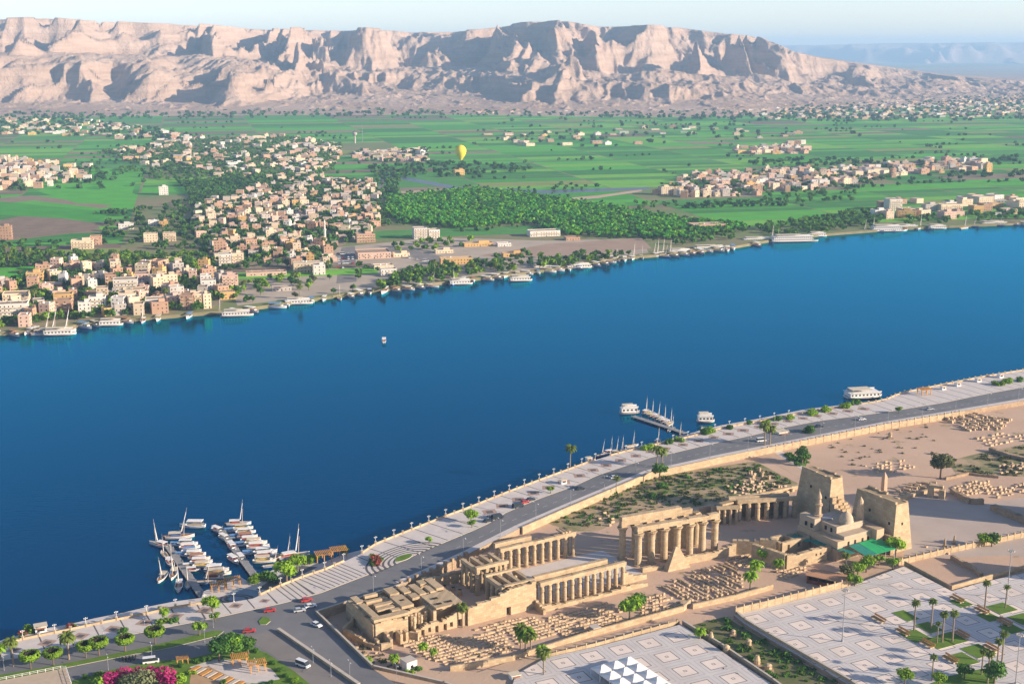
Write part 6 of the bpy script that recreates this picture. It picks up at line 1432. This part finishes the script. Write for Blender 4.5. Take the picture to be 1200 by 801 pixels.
SPEC = [  # px, width, depth, storeys, colour, text
    (97, 291, 24, 12, 3, "cream", "long three storey cream block with balconies in front of palms", True), (8, 280, 13, 12, 5, "brick brown", "tall brick apartment house at the far left field edge", False), (113, 286, 13, 12, 3, "brick brown", "brown brick house joined to the long cream block", False),
    (258, 298, 13, 11, 5, "brick brown", "five storey unfinished brown house left of the minaret", False), (276, 289, 11, 10, 4, "cream", "four storey cream house beside the unfinished brown tower", False), (264, 311, 13, 12, 4, "white", "white four storey house with dark window rows above the square", True), (279, 310, 12, 12, 4, "cream", "cream four storey house paired with the white window block", True), (270, 337, 15, 12, 4, "pink", "pink and white four storey house at the sandy square's left edge", True),
    (361, 318, 30, 14, 3, "cream", "wide cream hotel with rooftop canopies left of the ferry road", True), (374, 321, 12, 9, 3, "white", "tall white wing at the right end of the wide cream hotel", False), (428, 283, 22, 16, 3, "brick brown", "brown arcaded three storey building at the head of the ferry road", True), (492, 279, 16, 14, 4, "white", "white hotel block at the edge of the dense grove, left wing", True), (508, 278, 13, 14, 3, "white", "white hotel block at the edge of the dense grove, right wing", True),
    (637, 276, 38, 16, 2, "white", "long white resort building below the dense grove", True), (670, 281, 17, 12, 1, "brick brown", "small brown roofed lodge right of the white resort", False), (534, 309, 34, 11, 2, "ochre", "long yellow two storey building with a white roof", False), (560, 288, 34, 10, 1, "ochre", "long low buff terrace building with arches", False), (590, 288, 16, 10, 1, "white", "low white pavilion right of the buff terrace", False),
    (437, 301, 36, 26, 2, "pink", "broad flat tan building right of the ferry road", False), (449, 314, 20, 12, 1, "cream", "low cream shed with white canopies by the square", False), (828, 268, 44, 20, 2, "brick brown", "isolated brown arcaded building amid green fields at the right", True), (1046, 246, 20, 16, 5, "white", "tallest white building on the right riverbank", True), (1030, 254, 20, 14, 3, "white", "white three storey riverside building left of the tallest white one", True), (1062, 252, 24, 14, 3, "cream", "cream stepped building right of the tallest white one", True),
    (1112, 247, 34, 14, 3, "cream", "wide cream hotel on the right riverbank", True), (1090, 247, 22, 12, 3, "grey", "grey block between the two right riverbank hotels", False), (1160, 243, 34, 14, 2, "ochre", "ochre riverside building near the right picture edge", True), (1192, 241, 28, 14, 2, "cream", "cream riverside building at the right picture edge", False), (1157, 202, 12, 12, 5, "ochre", "lone ochre tower house above the right palm field", False),
    (42, 330, 16, 14, 3, "ochre", "bright ochre house among trees in the left village", False), (148, 342, 22, 14, 4, "white", "white four storey house with blue shutters in the left village", True), (200, 345, 16, 13, 3, "cream", "cream three storey house with a roof terrace by the river", True), (115, 364, 14, 10, 4, "white", "white house with blue painted side near the left landing", True), (15, 372, 26, 14, 4, "white", "terraced white riverside block at the far left landing", True), (20, 355, 22, 14, 3, "cream", "cream block behind the terraced white riverside house", True), (150, 355, 15, 12, 3, "cream", "cream riverside house with arched ground floor", True), (182, 362, 16, 12, 3, "white", "white riverside house with a dark hedge beside it", True), (228, 356, 14, 12, 3, "cream", "cream riverside house at the right end of the left village", True), (75, 356, 16, 12, 3, "ochre", "ochre house with a roof loggia in the left village", True), (60, 340, 20, 14, 2, "brick brown", "brown flat roofed farmhouse below the ochre house", False), (148, 268, 18, 12, 2, "white", "white house with red openings above the palm belt", False), (180, 264, 13, 11, 2, "white", "white and yellow house above the palm belt", False), (192, 265, 11, 10, 2, "ochre", "yellow house joined to the white one above the palm belt", False), (177, 283, 16, 12, 3, "cream", "cream house left of the long pale wall", False), (199, 282, 15, 12, 3, "cream", "cream house with four rows of windows by the long pale wall", True), (312, 322, 40, 12, 1, "pink", "long low pink shed with arched front on the sandy square", False), (330, 340, 18, 9, 1, "grey", "low grey roofed bus shelter on the sandy square", False), (470, 300, 18, 10, 1, "cream", "small cream market shed by the diagonal road", False), (600, 300, 22, 10, 1, "ochre", "low ochre workshop beyond the shore trees", False), (455, 322, 16, 10, 2, "white", "small white guest house by the ferry road trees", False), (520, 296, 20, 10, 1, "cream", "low cream garden house above the diagonal road", False), (192, 228, 14, 12, 4, "white", "tall white house standing among trees above the dark field", False), (297, 163, 60, 30, 2, "cream", "long cream building on the low mound in mid fields", False), (538, 205, 18, 14, 3, "ochre", "ochre house just below the yellow balloon", False), (780, 228, 20, 16, 4, "cream", "cream tower house at the left end of the right village", False), (770, 228, 12, 12, 2, "brick brown", "brown house left of the cream tower house", False)]
for x, y, w, d, st, c, txt, bl in SPEC:
    p = P(x, y, ZW); house(p, R(14), w, d, st, c, "", PX(p)[1] > 225, True, txt, "building" if w > 18 or st > 3 else "house", "apartment_block" if st > 3 else "large_house", bl); occ.append((p, max(w, d) * .55))
ZN = [(Z_RIVER, 14.5, (2, 4), "in the left riverside village", .68), (Z_MID, 13.5, (1, 3), "in the village around the minaret", .58), (Z_RIGHT, 17, (1, 3), "in the right field village", .62), (Z_TIP, 19, (1, 3), "in the thin right strip", .7), (Z_UP, 20, (1, 3), "in the upper left village", .32), (Z_LEFT, 18, (1, 3), "in the far left village", .5), (Z_CENTRE, 22, (1, 2), "left of the balloon", .8), (Z_SMALLR, 22, (1, 3), "in the small right hamlet", .6), (Z_QUAYR, 26, (1, 3), "along the right riverbank", .5), (Z_PLAINS, 46, (1, 2), "on the far plain", .22), (Z_FARR, 36, (1, 2), "on the far plain", .55), (Z_FARL, 34, (1, 2), "on the far plain", .45), (Z_FOOT, 40, (1, 2), "on the far plain", .7)]
cand = []
for zi, (z, spc, sts, where, dens) in enumerate(ZN):
    gp = [tuple(P(x, y, ZW).xy) for x, y in z]
    x0, x1 = min(p[0] for p in gp), max(p[0] for p in gp); y0, y1 = min(p[1] for p in gp), max(p[1] for p in gp)
    c, s = math.cos(R(14)), math.sin(R(14)); n = int(max(x1 - x0, y1 - y0) / spc) + 4; mx, my = (x0 + x1) / 2, (y0 + y1) / 2
    for j in range(-n, n + 1):
        for i in range(-n, n + 1):
            u, v = i * spc + rh.uniform(-.18, .18) * spc + (j % 2) * 3, j * spc * .95 + rh.uniform(-.15, .15) * spc
            if j % 4 == 0 and rh.random() < .6: continue
            x, y = mx + u * c - v * s, my + u * s + v * c
            if not inpoly(x, y, gp) or rh.random() > dens * .86: continue
            p = Vector((x, y, ZW)); px, py = PX(p)
            if px < -40 or px > 1240: continue
            w, d = spc * rh.uniform(.45, .98), spc * rh.uniform(.45, .88)
            if spc > 30: w, d = rh.uniform(14, 26), rh.uniform(12, 20)
            if not free(p, max(w, d) * .42): continue
            st = rh.randint(*sts); col = rh.choices(list(HC), [5, 5, 3 if zi == 0 else 2, 1, 2.5, 2])[0]
            dist = p.length; cand.append((w * (d * .3 + st * 3.1) / dist ** 2, p, w, d, st, col, where, py)); occ.append((p, max(w, d) * .42))
cand.sort(key=lambda q: -q[0])
NH = 240
for q in cand[:NH]: house(q[1], hz_(0, 0), q[2], q[3], q[4], q[5], q[6], q[7] > 284, True)
fv = MB()
for q in cand[NH:]:
    p, w, d, h = q[1], q[2], q[3], q[4] * 3.1; a = hz_(0, 0)
    fv.obox(p.x, p.y, ZW - .2, w, d, h + .9, a, HC[q[5]]); fv.obox(p.x, p.y, ZW + h + .705, w - .7, d - .7, .02, a, M_flat)
    if rh.random() < .4: fv.obox(p.x + 2, p.y + 1, ZW + h + .73, w * .35, d * .35, 2.2, a, HC[q[5]])
    c, s = math.cos(a), math.sin(a)
    for k in range(max(2, int(w / 4))):
        if rh.random() < .7: u = -w / 2 + w * (k + .5) / max(2, int(w / 4)); v = -d / 2 - .02; fv.obox(p.x + u * c - v * s, p.y + u * s + v * c, ZW + 1 + 3.1 * rh.randint(0, q[4] - 1), 1.3, .1, 1.4, a, M_dark)
struct(fv.build("far_village"), "stuff")
mi = thing("minaret_tower", "slim white minaret rising over the dense far bank village", "minaret", P(381, 288, ZW)); mb = MB(); mb.box(-2.2, 2.2, -2.2, 2.2, 0, 9, HC["white"], .1); mb.build("base", mi)
mb = MB(); mb.lathe([(1.5, 9), (1.4, 18), (2.1, 18.6), (2.1, 19.4), (1.1, 19.5), (1.0, 25), (1.6, 25.5), (1.6, 26.2), (.8, 26.3), (.9, 28.5), (.3, 30), (.08, 32)], 10, HC["white"]); mb.build("shaft", mi)
lw = thing("compound_wall", "long pale compound wall beside the cream houses on the far bank", "wall", P(195, 304, ZW)); a_, b_ = P(195, 304, ZW), P(285, 302, ZW); d_ = b_ - a_; mb = MB(); mb.obox(d_.x / 2, d_.y / 2, 0, d_.length, .6, 3.2, math.atan2(d_.y, d_.x), HC["cream"]); mb.build("wall_body", lw)
for x, y, h in [(425, 167, 45), (416, 168, 28)]:
    t_ = thing("radio_mast" if h > 40 else "water_tower", "thin lattice radio mast standing in the fields" if h > 40 else "small round water tower beside the radio mast", "tower", P(x, y, ZW)); mb = MB()
    if h > 40:
        for s in ((-1.2, -1), (1.2, -1), (0, 1.2)): mb.tube((*s, 0), (s[0] * .2, s[1] * .2, h), .3, .2, M_metal, 4)
        for k in range(14): f = 1 - k / 14 * .8; z = h * k / 14; mb.tube((-1.2 * f, -1 * f, z), (1.2 * f, -1 * f, z + 3), .12, .12, M_metal, 4)
        mb.build("lattice", t_)
    else:
        mb.lathe([(2.2, 0), (1.8, 18)], 10, HC["grey"]); mb.build("shaft", t_); mb = MB(); mb.lathe([(1.8, 18), (5.5, 21), (5.5, 26), (1, 28)], 12, HC["grey"]); mb.build("tank", t_)

# ---- trees of the west bank: the nearest as things, the mass as stuff
G_W = "trees of the far bank village"
def in_any(px, py, zs): return any(inpoly(px, py, z) for z in zs)
rb0 = random.Random(17); rw = random.Random(9)
TR_Z = [([(0, 300), (110, 300), (250, 312), (250, 318), (0, 312)], "in the palm belt above the left village", 44), (Z_RIVER, "in the left riverside village", 52), ([(270, 340), (400, 325), (470, 320), (560, 318), (560, 325), (430, 340), (280, 362)], "along the ferry landing", 26), ([(500, 312), (545, 312), (690, 300), (740, 298), (700, 310), (600, 318), (520, 324)], "along the middle far shore", 30), (Z_MID, "in the village around the minaret", 40)]
wt = []
for z, w_, n in TR_Z:
    gp = [tuple(P(x, y, ZW).xy) for x, y in z]; xs_ = [p[0] for p in gp]; ys_ = [p[1] for p in gp]; k = 0; tries = 0
    while k < n and tries < 6000:
        tries += 1; x, y = rw.uniform(min(xs_), max(xs_)), rw.uniform(min(ys_), max(ys_)); p = Vector((x, y, ZW))
        if not inpoly(x, y, gp) or not free(p, 2.0): continue
        sp = rw.choices(range(5), [3, 3, 2, 2, 2])[0]; occ.append((p, 2.0)); k += 1
        if sp < 4: FAR_T[sp](p, rw.uniform(0, 6.28), rw.uniform(.8, 1.35), ["mid green broadleaf tree", "dark green broadleaf tree", "bright green broadleaf tree", "olive green broadleaf tree"][sp], w_, G_W)
        else: PALMS[rw.choice((0, 1))](p, rw.uniform(0, 6.28), rw.uniform(.9, 1.3), "date palm", w_, G_W)
def clump(n, size, r, hz_v, seed, h0=3.6):
    return leaves(rlobes(h0, r, hz_v, 5, seed), n, size, np.random.RandomState(seed), shell=.8)
def mass(name, pts, proto, m, z=3.0):
    """one mesh of many small trees"""
    if not pts: return
    Vs = []; Fs = []; k = 0; rs = np.random.RandomState(len(pts))
    for i, (x, y, s) in enumerate(pts):
        V, Fq = proto[i % len(proto)]; a = rs.rand() * 6.28; c, n_ = math.cos(a), math.sin(a)
        W = np.stack([V[:, 0] * c - V[:, 1] * n_, V[:, 0] * n_ + V[:, 1] * c, V[:, 2]], -1) * s + np.array([x, y, z]); Vs.append(W); Fs.append(Fq + k); k += len(V)
    struct(link(name, npmesh(name, np.concatenate(Vs), np.concatenate(Fs), m)), "stuff")
near = [clump(70, 1.25, 3.2, 2.6, 200 + i) for i in range(6)]; mid = [clump(34, 1.9, 3.6, 2.8, 220 + i) for i in range(6)]; far = [clump(13, 3.4, 4.6, 3.2, 240 + i) for i in range(6)]
def sample(z, spc, jit=.3, keep=1.0, smin=.8, smax=1.3, avoid=2.0, rot=R(14)):
    gp = [tuple(P(x, y, ZW).xy) for x, y in z]; xs_ = [p[0] for p in gp]; ys_ = [p[1] for p in gp]; mx, my = sum(xs_) / len(xs_), sum(ys_) / len(ys_)
    n = int(max(max(xs_) - min(xs_), max(ys_) - min(ys_)) / spc) + 3; out = []; c, s = math.cos(rot), math.sin(rot)
    for j in range(-n, n + 1):
        for i in range(-n, n + 1):
            u, v = (i + rw.uniform(-jit, jit)) * spc, (j + rw.uniform(-jit, jit)) * spc; x, y = mx + u * c - v * s, my + u * s + v * c
            if rw.random() > keep or not inpoly(x, y, gp): continue
            if avoid and not free(Vector((x, y, ZW)), avoid): continue
            out.append((x, y, rw.uniform(smin, smax)))
    return out
gr_pts = sample(GROVE, 8.2, .22, .96, .95, 1.35, 0)
L_gr = [leafmat("grove_foliage", (0.10, 0.38, 0.03), (0.055, 0.24, 0.022), .05), leafmat("grove_foliage_bright", (0.22, 0.50, 0.03), (0.12, 0.34, 0.022), .05), leafmat("grove_foliage_dark", (0.06, 0.17, 0.03), (0.035, 0.11, 0.02), .05)]
rw.shuffle(gr_pts); gk = [q for q in gr_pts if rw.random() < .93]; gk.sort(key=lambda q: q[1]); gk = [q for q in gk if -20 < PX((q[0], q[1], ZW))[0] < 1220]
GROVE_T = [tree_maker("broadleaf_tree", "tree", L_gr[i], 3.1, 2.6, 3.8, 190, .85, 60 + i) for i in range(3)]
for q in gk[:100]:
    i = rw.choice((0, 0, 1, 2)); GROVE_T[i](Vector((q[0], q[1], ZW)), rw.uniform(0, 6.28), q[2], ["mid green tree in the nearest ranks of the dense grove on the far bank", "brightest yellow-green tree in the nearest ranks of the far bank grove", "dark green tree in the nearest ranks of the far bank grove"][i], "", "trees in the nearest ranks of the grove"); THINGS[-1][3] = True
for t_ in THINGS:
    if "nearest ranks" in t_[1]: t_[3] = True
gk = gk[100:]; rw.shuffle(gk); a_ = len(gk) // 2; b_ = int(len(gk) * .78)
mass("grove_trees", gk[:a_], near, L_gr[0]); mass("grove_trees", gk[a_:b_], near, L_gr[1]); mass("grove_trees", gk[b_:], near, L_gr[2])
mass("grove_undergrowth", sample([(452, 228), (560, 218), (640, 226), (800, 254), (890, 266), (800, 284), (690, 280), (620, 266), (540, 272), (465, 264)], 11, .5, .5, .5, .8, 0), near, L_dark)
v1 = sample(Z_RIVER, 7, .5, .62) + sample([(0, 296), (120, 298), (260, 312), (240, 318), (150, 312), (0, 314), (-60, 320), (-60, 300)], 8, .5, .75) + sample([(110, 296), (250, 300), (250, 312), (120, 306)], 9, .5, .6) + sample([(495, 310), (545, 306), (620, 316), (540, 326), (500, 332), (440, 340), (440, 334)], 8, .5, .45) + sample([(625, 316), (640, 306), (690, 300), (740, 298), (700, 308)], 8, .5, .6)
v1 += sample([(430, 336), (500, 318), (520, 322), (500, 334), (440, 342)], 8, .5, .5) + sample([(290, 330), (340, 322), (352, 330), (300, 340)], 9, .5, .45) + sample([(275, 340), (300, 345), (285, 358), (272, 360)], 8, .5, .5) + sample([(455, 290), (500, 282), (560, 282), (540, 292), (470, 298)], 9, .5, .4) + sample([(420, 312), (450, 318), (440, 330), (418, 332)], 8, .5, .35) + sample([(560, 300), (620, 296), (640, 304), (600, 314), (560, 320)], 10, .5, .35) + sample([(0, 384), (120, 373), (240, 364), (240, 360), (120, 368), (0, 378)], 8, .5, .4)
rw.shuffle(v1); mass("village_greenery", v1[:len(v1) * 2 // 3], near, L_tree); mass("village_greenery", v1[len(v1) * 2 // 3:], near, L_lime)
v2 = sample(Z_MID, 8, .5, .55) + sample([(130, 250), (230, 235), (250, 300), (200, 296), (120, 280), (125, 262)], 11, .5, .36) + sample([(210, 215), (330, 205), (420, 215), (300, 235), (230, 245)], 10, .5, .72) + sample([(440, 205), (470, 205), (460, 270), (445, 268)], 11, .5, .5)
rw.shuffle(v2); mass("village_greenery", v2[::2], mid, L_tree); mass("village_greenery", v2[1::2], mid, L_dark)
v3 = sample(Z_UP, 13, .5, .6) + sample([(120, 196), (250, 200), (330, 210), (300, 220), (200, 214)], 14, .5, .4) + sample(Z_RIGHT, 14, .5, .45) + sample([(790, 234), (900, 230), (1060, 205), (1020, 215), (1000, 232)], 14, .5, .3) + sample([(880, 268), (1000, 250), (1040, 245), (1030, 266), (970, 272), (905, 278)], 9, .5, .55) + sample([(1050, 256), (1200, 246), (1300, 246), (1300, 256), (1060, 264)], 10, .5, .4) + sample([(680, 266), (800, 270), (880, 268), (860, 284), (800, 288), (770, 284), (760, 276)], 10, .4, .35) + sample([(640, 246), (800, 238), (1000, 232), (1000, 236), (800, 244), (660, 252)], 15, .4, .5)
mass("orchard_trees", v3, mid, L_tree)
v4 = sample([(-60, 192), (120, 196), (130, 222), (-60, 228)], 20, .5, .3) + sample(Z_CENTRE, 20, .5, .4) + sample([(0, 210), (240, 196), (260, 204), (0, 222)], 20, .5, .25) + sample([(420, 196), (530, 190), (640, 196), (560, 210), (440, 206)], 18, .5, .45) + sample([(840, 184), (1080, 190), (1200, 182), (1200, 190), (1060, 196), (900, 196)], 20, .5, .4) + sample([(120, 176), (300, 186), (210, 206)], 17, .5, .4) + sample([(780, 232), (1000, 222), (1200, 206), (1200, 200), (1060, 206)], 20, .5, .25)
mass("orchard_trees", v4, far, L_dark)
v5 = sample(Z_FARR, 40, .5, .4, 1, 1.8) + sample(Z_FARL, 38, .5, .5, 1, 1.8) + sample(Z_PLAINS, 50, .5, .3, 1, 1.6) + sample([(-60, 134), (560, 128), (830, 131), (1200, 138), (1300, 140), (1000, 144), (560, 136), (-60, 142)], 42, .5, .42, 1, 1.9) + sample([(500, 138), (840, 142), (1200, 150), (1200, 164), (900, 165), (520, 165)], 70, .5, .12, .9, 1.6)
for (a, b) in hedge_lines:
    L_ = math.hypot(b[0] - a[0], b[1] - a[1]); dist = fw(*a)[1]; st_ = 10 if dist < 2000 else 16; n = int(L_ / st_)
    r0, r1 = sorted((rw.random(), rw.random()))
    for k in range(n):
        t = k / n
        if not (r0 <= t <= r1) or rw.random() < .3: continue
        x, y = fw(a[0] + (b[0] - a[0]) * t + rw.uniform(-2, 2), a[1] + (b[1] - a[1]) * t + rw.uniform(-2, 2)); v5.append((x, y, rw.uniform(.5, 1.1)))
mass("field_tree_lines", v5, far, L_dark)

# ---- dry scrub on the temple ground
def scrub_pts(poly, n, s0, s1):
    gp = [tuple(P(x, y, 5).xy) for x, y in poly]; out = []; xs_ = [p[0] for p in gp]; ys_ = [p[1] for p in gp]
    while len(out) < n:
        x, y = rw.uniform(min(xs_), max(xs_)), rw.uniform(min(ys_), max(ys_))
        if inpoly(x, y, gp): out.append((x, y, rw.uniform(s0, s1) * (1.6 if rw.random() < .1 else 1)))
    return out
scr = [leaves([(0, 0, .45, 1.3, 1.0, .5), (.8, .4, .35, .8, .8, .4)], 26, .42, np.random.RandomState(300 + k)) for k in range(5)]
GR = [(650, 612), (722, 577), (770, 558), (850, 547), (885, 542), (930, 566), (846, 586), (735, 604), (700, 618)]
mass("dry_scrub", scrub_pts(GR, 330, .5, 1.1) + scrub_pts([(1075, 520), (1110, 540), (1200, 522), (1240, 545), (1200, 558), (1120, 556)], 120, .6, 1.2) + scrub_pts([(960, 520), (1080, 490), (1100, 520), (1000, 550)], 40, .5, 1.0) + scrub_pts([(405, 740), (470, 775), (520, 790), (440, 782)], 30, .4, .9), scr, L_olive, 5.0)
mass("green_scrub", scrub_pts(GR, 200, .5, 1.2) + scrub_pts([(810, 735), (850, 724), (990, 805), (905, 797)], 90, .6, 1.3) + scrub_pts([(917, 533), (926, 530), (946, 541), (944, 547)], 26, .8, 1.4), scr, L_tree, 5.05)
# ---- vehicles on the far landing
for i in range(22):
    x, y = (397 + (i % 4) * 5.2, 298 + (i // 4) * 5.4) if i < 14 else (470 + (i - 14) * 9.5, 300 + (i - 14) * 2.0)
    (CW, VW, CS, CD, CR)[rb0.choice((0, 1, 1, 2, 3, 4))](P(x + rb0.uniform(-1, 1), y, ZW + .06), R(rb0.choice((100, 12))), 1.25, "parked vehicle", "on the far ferry landing", "vehicles on the far landing")

# ---- boats along the far shore
shl = resample(pxline(SHORE_W, 0), 13.0); GB = "boats moored along the far bank"
rb = random.Random(4)
for i, (a, b) in enumerate(zip(shl[:-1], shl[1:])):
    x, y = PX(a)
    if x < -10 or x > 1205: continue
    d = (b - a).normalized(); nrm = Vector((d.y, -d.x, 0)); 
    pr = .7 if x < 240 else (.95 if x < 330 else (.97 if x < 620 else (.92 if x < 860 else .4)))
    if rb.random() > pr: continue
    wh = "along the left far shore" if x < 330 else ("below the ferry landing" if x < 620 else ("along the middle far shore" if x < 870 else "along the right far shore"))
    k = rb.choices(range(5), [4, 2, 3, 3, 2])[0]; ang = math.degrees(math.atan2(nrm.y, nrm.x)) + rb.uniform(-50, 50)
    p = a + nrm * rb.uniform(5, 12)
    if rb.random() < .16 and k < 4: FEL[k](p, R(ang), 1.2, FELN[k], wh, GB)
    else: LAU[k](p, R(ang), rb.uniform(1.3, 1.9), LAUN[k], wh, GB)
for x, y, L, W, dk, t in [(610, 329, 24, 10, 1, "flat white restaurant boat below the ferry landing"), (636, 316, 22, 7, 1, "brown roofed passenger boat left of the middle shore trees"), (680, 314, 26, 7, 1, "white passenger boat by the middle shore trees"), (712, 305, 30, 9, 1, "tan decked floating restaurant on the middle shore"), (832, 293, 44, 11, 1, "long tan floating restaurant at the middle shore's right end"), (798, 297, 30, 9, 1, "white passenger boat left of the long tan restaurant"), (930, 283, 62, 13, 2, "largest white river cruise ship alone on the right shore"), (888, 283, 40, 9, 1, "low blue white barge left of the largest cruise ship"), (958, 277, 24, 9, 1, "tan cabin boat right of the largest cruise ship"), (1040, 271, 48, 12, 2, "white cruise ship below the tallest white building"), (1062, 268, 36, 9, 1, "white yacht right of the shore cruise ship"), (1098, 268, 26, 9, 1, "tan boat near the right riverbank hotel"), (1165, 264, 40, 10, 1, "pale landing pontoon near the right picture edge"), (70, 392, 26, 9, 1, "large wooden sailing cruiser at the left landing"), (278, 370, 28, 8, 1, "white passenger boat moored right of the left village"), (130, 381, 20, 8, 1, "orange roofed boat by the left village"), (350, 356, 26, 8, 1, "white tourist boat left of the ferry road"), (540, 333, 24, 8, 1, "white tourist boat right of the ferry road")]:
    decked_boat("river_boat", t, "boat", P(x, y, 0), R(8 if x > 880 else 12), L, W, dk, M_hull if dk == 2 else rb.choice([M_hull, M_canvas[1], M_canvas[1]]), "larger boats of the far bank")
for x, y, k, s in [(52, 392, 1, 1.6), (60, 391, 1, 1.8), (76, 390, 1, 1.6), (770, 300, 0, 1.5), (776, 299, 0, 1.5), (765, 301, 2, 1.4), (785, 299, 2, 1.4), (742, 303, 0, 1.4), (1022, 271, 2, 1.5), (1012, 272, 2, 1.4), (1078, 268, 2, 1.5), (904, 281, 2, 1.5), (1130, 268, 2, 1.4)]:
    FEL[k](P(x, y, 0), R(rb.uniform(0, 60)), s, FELN[k], "along the left far shore" if x < 330 else ("along the middle far shore" if x < 870 else "along the right far shore"), GB)

# ---- the balloon, low over the far fields
bl = thing("hot_air_balloon", "yellow hot air balloon low above the far green fields", "hot air balloon", P(540, 189, ZW + 1))
sc_b = (P(550, 189, ZW) - P(530, 189, ZW)).length / 20.0; r_ = 6.6 * sc_b; H_ = 20 * sc_b
M_bal = mat("balloon_fabric", (0.80, 0.62, 0.05), (0.72, .53, .03), .05, rough=.6)
mb = MB(); zc = H_ * .95 - r_ * 1.12
mb.lathe([(r_ * .20, zc - r_ * 1.55), (r_ * .42, zc - r_ * 1.22), (r_ * .70, zc - r_ * .82), (r_ * .90, zc - r_ * .42), (r_, zc + r_ * .05), (r_ * .96, zc + r_ * .36), (r_ * .8, zc + r_ * .70), (r_ * .5, zc + r_ * .97), (r_ * .2, zc + r_ * 1.09), (.05, zc + r_ * 1.12)], 28, M_bal); mb.build("envelope", bl, True)
z0b = zc - r_ * 1.55
mb = MB(); mb.box(-1.5, 1.5, -1.2, 1.2, z0b - 4.4, z0b - 2.8, M_wood, -.1); mb.build("basket", bl); mb = MB()
for x in (-1, 1):
    for y in (-1, 1): mb.tube((x * 1.4, y * 1.1, z0b - 2.8), (x * r_ * .16, y * r_ * .16, z0b), .06, .06, M_metal, 4)
mb.build("rope", bl)

# ============================================================ LABELS: what it is, where it stands, which of its like
ORD = ["leftmost", "second from left", "third from left", "fourth from left", "fifth from left", "sixth from left", "seventh from left", "eighth from left", "ninth from left", "tenth from left", "eleventh from left", "twelfth from left", "thirteenth from left", "fourteenth from left", "fifteenth from left", "sixteenth from left", "seventeenth from left", "eighteenth from left", "nineteenth from left", "twentieth from left"] + [f"{w} from left" for w in ("twenty-first", "twenty-second", "twenty-third", "twenty-fourth", "twenty-fifth", "twenty-sixth", "twenty-seventh", "twenty-eighth", "twenty-ninth", "thirtieth", "thirty-first", "thirty-second", "thirty-third", "thirty-fourth", "thirty-fifth", "thirty-sixth", "thirty-seventh", "thirty-eighth", "thirty-ninth", "fortieth", "forty-first", "forty-second", "forty-third", "forty-fourth", "forty-fifth", "forty-sixth", "forty-seventh", "forty-eighth", "forty-ninth", "fiftieth")]
byl = {}
for o, base, where, fixed in THINGS:
    byl.setdefault((base, where), []).append((o, fixed))
for (base, where), os_ in byl.items():
    full = (base + " " + where).strip()
    if len(os_) == 1 or os_[0][1]:
        for o, f in os_: o["label"] = full
        continue
    os_.sort(key=lambda q: PX(q[0].location)[0])
    for k, (o, f) in enumerate(os_):
        o["label"] = (base + ", " + (ORD[k] if k < len(ORD) - 1 and k < len(os_) - 1 else "rightmost") + " " + where).strip() if k < 50 else full
